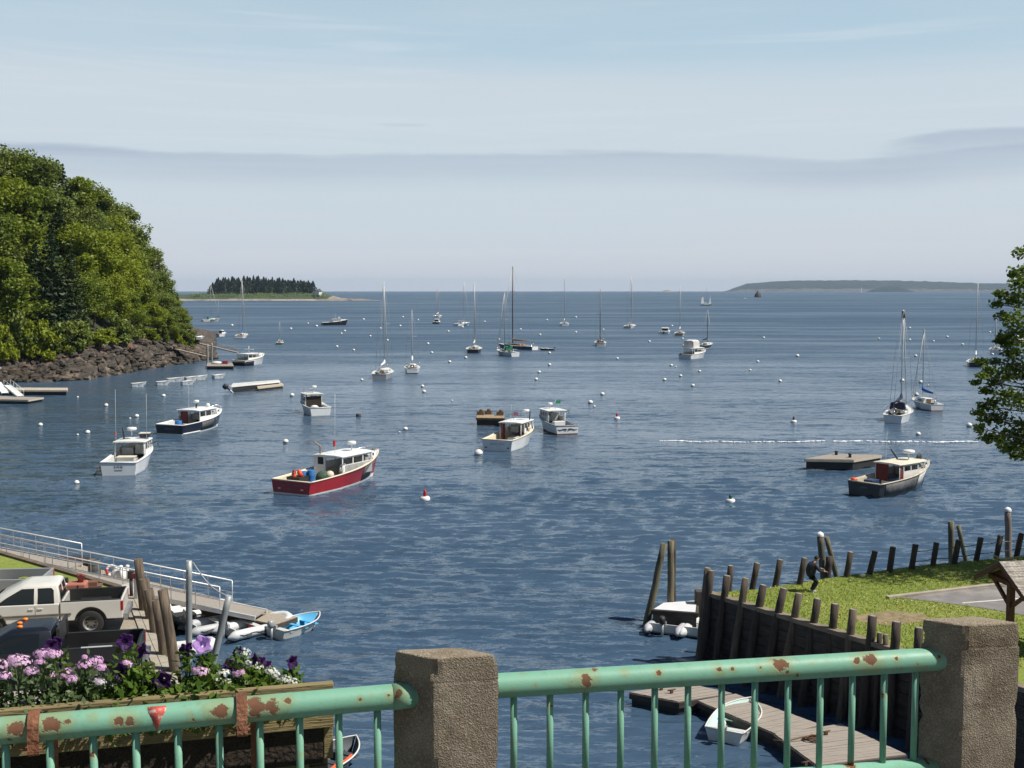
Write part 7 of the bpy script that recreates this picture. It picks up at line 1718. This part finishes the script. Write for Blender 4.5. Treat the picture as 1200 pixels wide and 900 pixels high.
m = MB(); m.box((Lb / 2, .10, -.335), (Lb - .04, .035, .28)); m.build('lower_board', bwd2, fb); m = MB(); m.box((Lb - .34, .075, -.33), (.48, .018, .105)); m.build('batten', bwd, fb)
m = MB(); m.box((Lb / 2, dep_, -.25), (Lb, .04, .20)); m.build('back_board', bwd, fb); m = MB(); m.box((Lb - .021, dep_ / 2 + .025, -.22), (.04, dep_ - .032, .24)); m.build('end_board', bwd, fb, bevel=.004)
m = MB(); m.box((Lb / 2, dep_ / 2, -.26), (Lb - .09, dep_ - .05, .18)); m.build('soil', mat('potting_soil', (.035, .024, .016), .95, var=.4, scale=20, bump=1, bscale=50), fb)
m = MB(); m.box((Lb / 2, dep_ / 2 + .02, -.40), (Lb - .05, dep_ - .1, .04)); m.build('bottom_board', bwd2, fb)
for px in (41, 283):
    s = xparam(pl, dirL, px); q = pl + dirL * s; M = fb.matrix_basis.inverted() if False else (Matrix.Rotation(-math.atan2(bdir.y, bdir.x), 4, 'Z') @ Matrix.Translation(-Vector(fb.location)))
    ql_ = M @ q; cx, cy_, cz = ql_; w = .021; pts = [(cy_ + .16, cz - .17), (cy_ + .10, cz - .02), (cy_ + .045, cz + .045)]
    for i in range(9): th = R(55 + i * 15.5); pts.append((cy_ + .060 * math.cos(th), cz + .060 * math.sin(th)))
    pts += [(cy_ - .064, cz - .02), (cy_ - .066, cz - .075), (cy_ - .060, cz - .082)]
    m = MB(); rows = []
    for (yy, zz) in pts: rows.append([Vector((cx - w, yy, zz)), Vector((cx + w, yy, zz))])
    m.loft(rows, closed=False, caps=False, smooth=False); o = m.build('rusty_strap', rust_m, fb, recalc=False); o.modifiers.new('t', 'SOLIDIFY').thickness = .007
    MB().tube([(cx - .05, cy_ - .058, cz - .062), (cx + .03, cy_ - .058, cz - .062)], .006, 6).build('strap_bolt', rust_m, fb)
    MB().box((cx + .055, cy_ + .07, cz - .28), (.035, .02, .42)).build('hanger_bar', rust_m, fb)

# ------------------------------------------------------------------ flowers
fol = leafmat('bedding_leaf', (.045, .100, .012), (.150, .230, .034), .34, .45); fol2 = leafmat('grey_green_leaf', (.05, .09, .03), (.14, .19, .07), .28, .5)
pink = leafmat('verbena_pink', (.64, .34, .60), (.90, .64, .83), .25, .6); lav = leafmat('petunia_lavender', (.42, .22, .60), (.55, .34, .72), .3, .6); purp = leafmat('petunia_purple', (.030, .006, .060), (.055, .012, .095), .25, .6); wht_f = leafmat('alyssum_white', (.78, .78, .68), (.88, .88, .82), .25, .6); wht_p2 = leafmat('verbena_pale', (.75, .62, .74), (.85, .76, .84), .25, .6)
def florets(c, r, n, size, rng, flat=.7):
    """a dome of small five petalled flowers"""
    V = []; Q = []
    for i in range(n):
        d = rng.randn(3); d /= np.linalg.norm(d); d[2] = abs(d[2]) * flat + .05; d[1] -= .25
        d /= np.linalg.norm(d); p = np.array(c) + d * r * (.75 + .3 * rng.rand()) * np.array([1, 1, flat])
        a = np.cross(d, rng.randn(3)); a /= np.linalg.norm(a); b_ = np.cross(d, a)
        for k in range(5):
            th = k * 2 * PI / 5; e = a * math.cos(th) + b_ * math.sin(th); f = -a * math.sin(th) + b_ * math.cos(th); o = len(V)
            V += [p, p + e * size * .6 + f * size * .36, p + e * size + d * size * .12, p + e * size * .6 - f * size * .36]; Q.append((o, o + 1, o + 2, o + 3))
    return V, Q
def petunia(c, r, d, rng):
    """an open trumpet with a waved five lobed rim, facing d"""
    d = np.array(d, float); d /= np.linalg.norm(d); a = np.cross(d, [0, 0, 1.0]); a /= np.linalg.norm(a); b_ = np.cross(d, a); V = []; Q = []; n = 20
    for i, (rr, h) in enumerate(((.12, -1.15), (.20, -.65), (.42, -.22), (.85, .02), (1.0, -.04))):
        for k in range(n):
            th = 2 * PI * k / n; lob = 1 + (.13 * math.cos(5 * th)) * (rr ** 2) + .03 * rng.randn() * rr; wv = .12 * math.sin(5 * th + 1) * rr ** 2 + .04 * rng.randn() * rr
            V.append(np.array(c) + (a * math.cos(th) + b_ * math.sin(th)) * r * rr * lob + d * r * (h + wv))
    for i in range(4):
        for k in range(n): Q.append((i * n + k, i * n + (k + 1) % n, (i + 1) * n + (k + 1) % n, (i + 1) * n + k))
    return V, Q
def flower_plant(name, label, px, w_px, h_top, heads, kind, leafm, seed, nleaf=260, lsize=.013, back=.15):
    nleaf = int(nleaf * 3.0); lsize *= 1.15; rng = np.random.RandomState(seed); s = xparam(pl, dirL, px); yq = lambda x: (bx0 + bdir * ((x - 0) / 391.0 * (Lb - .9) + .9)).y
    b0 = bx0 + bdir * (.9 + (Lb - .9) * (px / 391.0)) + out_ * back; base = Vector((b0.x, b0.y, 13.22))
    t = thing(name, label, 'flowering plant', base, 0, 'bedding plants in the flower box'); k = base.y / F; rw = w_px * k / 2
    P = rng.randn(nleaf, 3) * np.array([rw * .66, .075, 1]); P[:, 2] = rng.rand(nleaf) ** 1.1 * (h_top * .62 + .06) * np.exp(-(P[:, 0] / (rw * 1.1)) ** 2) + .0
    V, Q = leaves_at(P, rng, lsize, .25, .55); HV = []; HQ = []; stems = MB()
    for (x, y, r) in heads:
        c = WD(x, y, base.y + rng.uniform(-.08, .05)) - base; rr = r * k * (.78 if kind == 'petunia' and name != 'lavender_petunia' else (.80 if kind == 'verbena' else .95))
        if kind == 'petunia':
            v, q = petunia(c, rr, (rng.uniform(-1.6, 1.6), -1.0, rng.uniform(-.1, .9)) if name != 'lavender_petunia' else (.25, -1.0, .55), rng)
        else: v, q = florets(c, rr, int(26 + 2.2 * r), .0070 if kind == 'verbena' else .0055, rng)
        o = len(HV); HV += list(v); HQ += [tuple(i + o for i in f) for f in q]
        stems.tube([(c[0] * .5, 0, .0), (c[0] * .8, c[1] * .6, c[2] * .55), (c[0], c[1], c[2] - rr * .5)], [.0045, .0035, .003], 5, cap=False)
        n3 = 30; lf = rng.randn(n3, 3) * np.array([.024, .024, .02]) + np.array([c[0] * .9, c[1], max(.02, c[2] - rr * 1.1 - .03)]); v2, q2 = leaves_at(lf, rng, lsize, .2, .5); V = np.concatenate([V, v2]); Q = np.concatenate([Q, q2 + len(V) - len(v2)])
    fastmesh('foliage', V, Q, leafm, parent=t)
    fastmesh('blossom', HV, HQ, {'verbena': pink, 'petunia': purp, 'lavender': lav, 'alyssum': wht_f, 'pale': wht_p2}[kind if name != 'lavender_petunia' else 'lavender'], parent=t)
    stems.build('stem', mat('green_stem', (.06, .11, .03), .6), t, recalc=False)
    return t
V_ = 'verbena_plant'
flower_plant(V_, 'pink verbena plant farthest along the box from the pillar', -18, 60, .20, [(-22, 782, 17), (-2, 780, 16), (5, 793, 12)], 'verbena', fol2, 1)
flower_plant(V_, 'pink verbena with two large clusters and a low one hanging over the board', 30, 66, .19, [(24, 777, 17), (38, 787, 13), (30, 822, 14), (17, 772, 10)], 'verbena', fol2, 2)
flower_plant(V_, 'pink verbena with a tall double cluster and smaller ones beneath', 66, 64, .22, [(50, 767, 14), (63, 768, 13), (58, 791, 11), (78, 791, 15), (84, 797, 10), (47, 776, 8)], 'verbena', fol2, 3)
flower_plant(V_, 'pink verbena with one broad cluster in front of the dark truck bed', 106, 60, .20, [(99, 780, 13), (112, 776, 14), (118, 783, 10), (99, 770, 4)], 'verbena', fol2, 4)
flower_plant('pale_verbena', 'pale white pink verbena below the broad pink cluster', 115, 46, .11, [(112, 797, 9), (118, 800, 7)], 'pale', fol, 5, 200, back=.10)
flower_plant('purple_petunia', 'dark purple petunia rising between the pink clusters, before the truck bed', 82, 40, .18, [(60, 757, 11), (66, 753, 9), (74, 776, 8)], 'petunia', fol, 6, 160, back=.24)
flower_plant('purple_petunia', 'dark purple petunia with two blooms up by the truck tail', 152, 54, .22, [(147, 752, 13), (166, 763, 12), (141, 785, 11), (143, 793, 9)], 'petunia', fol, 7, 320, .016)
flower_plant(V_, 'small violet verbena beside the truck tail petunia', 150, 30, .17, [(148, 777, 7), (153, 780, 6)], 'verbena', fol, 8, 90)
flower_plant('purple_petunia', 'dark purple petunia drooping low at the middle of the box', 190, 56, .15, [(190, 798, 15), (172, 780, 9), (183, 806, 8)], 'petunia', fol, 9, 320, .016, .12)
flower_plant('lavender_petunia', 'lavender petunia, one big ruffled bloom between the two steel poles', 238, 54, .24, [(237, 755, 11.5)], 'petunia', fol, 10, 300, .017)
flower_plant('purple_petunia', 'dark purple petunia facing sideways in front of the upright steel pole', 216, 44, .18, [(216, 763, 11), (221, 758, 7)], 'petunia', fol, 11, 240, .016)
flower_plant(V_, 'pink verbena in front of the lavender petunia', 238, 40, .15, [(236, 788, 12), (230, 785, 8), (250, 803, 6)], 'verbena', fol, 12, 200, back=.12)
flower_plant('white_alyssum', 'white alyssum low in the box below the leaning steel pole', 262, 46, .12, [(262, 790, 9), (266, 800, 7), (255, 797, 5)], 'alyssum', fol, 13, 260, back=.12)
flower_plant('white_alyssum', 'tall white alyssum clump among the dark petunias', 294, 62, .19, [(285, 766, 10), (292, 779, 14), (300, 782, 10), (317, 787, 9), (323, 791, 8), (301, 803, 5)], 'alyssum', fol, 14, 420, .013, .15)
flower_plant('white_alyssum', 'white alyssum trailing at the pillar end of the box', 330, 46, .09, [(335, 797, 9), (343, 800, 8), (326, 795, 6)], 'alyssum', fol, 15, 260, back=.14)
flower_plant('purple_petunia', 'dark purple petunia blooms around the tall white alyssum', 296, 60, .17, [(270, 780, 11), (275, 766, 6), (298, 773, 9), (307, 776, 9), (314, 780, 8), (281, 762, 6)], 'petunia', fol, 16, 200, .015, .20)
flower_plant('purple_petunia', 'dark purple petunia standing alone at the pillar end of the box', 340, 24, .16, [(343, 776, 11), (341, 788, 7)], 'petunia', fol, 17, 70, .013, .20)
flower_plant(V_, 'small pink verbena between the white alyssum clumps', 278, 26, .14, [(279, 790, 8), (283, 788, 5)], 'verbena', fol, 18, 120, back=.12)
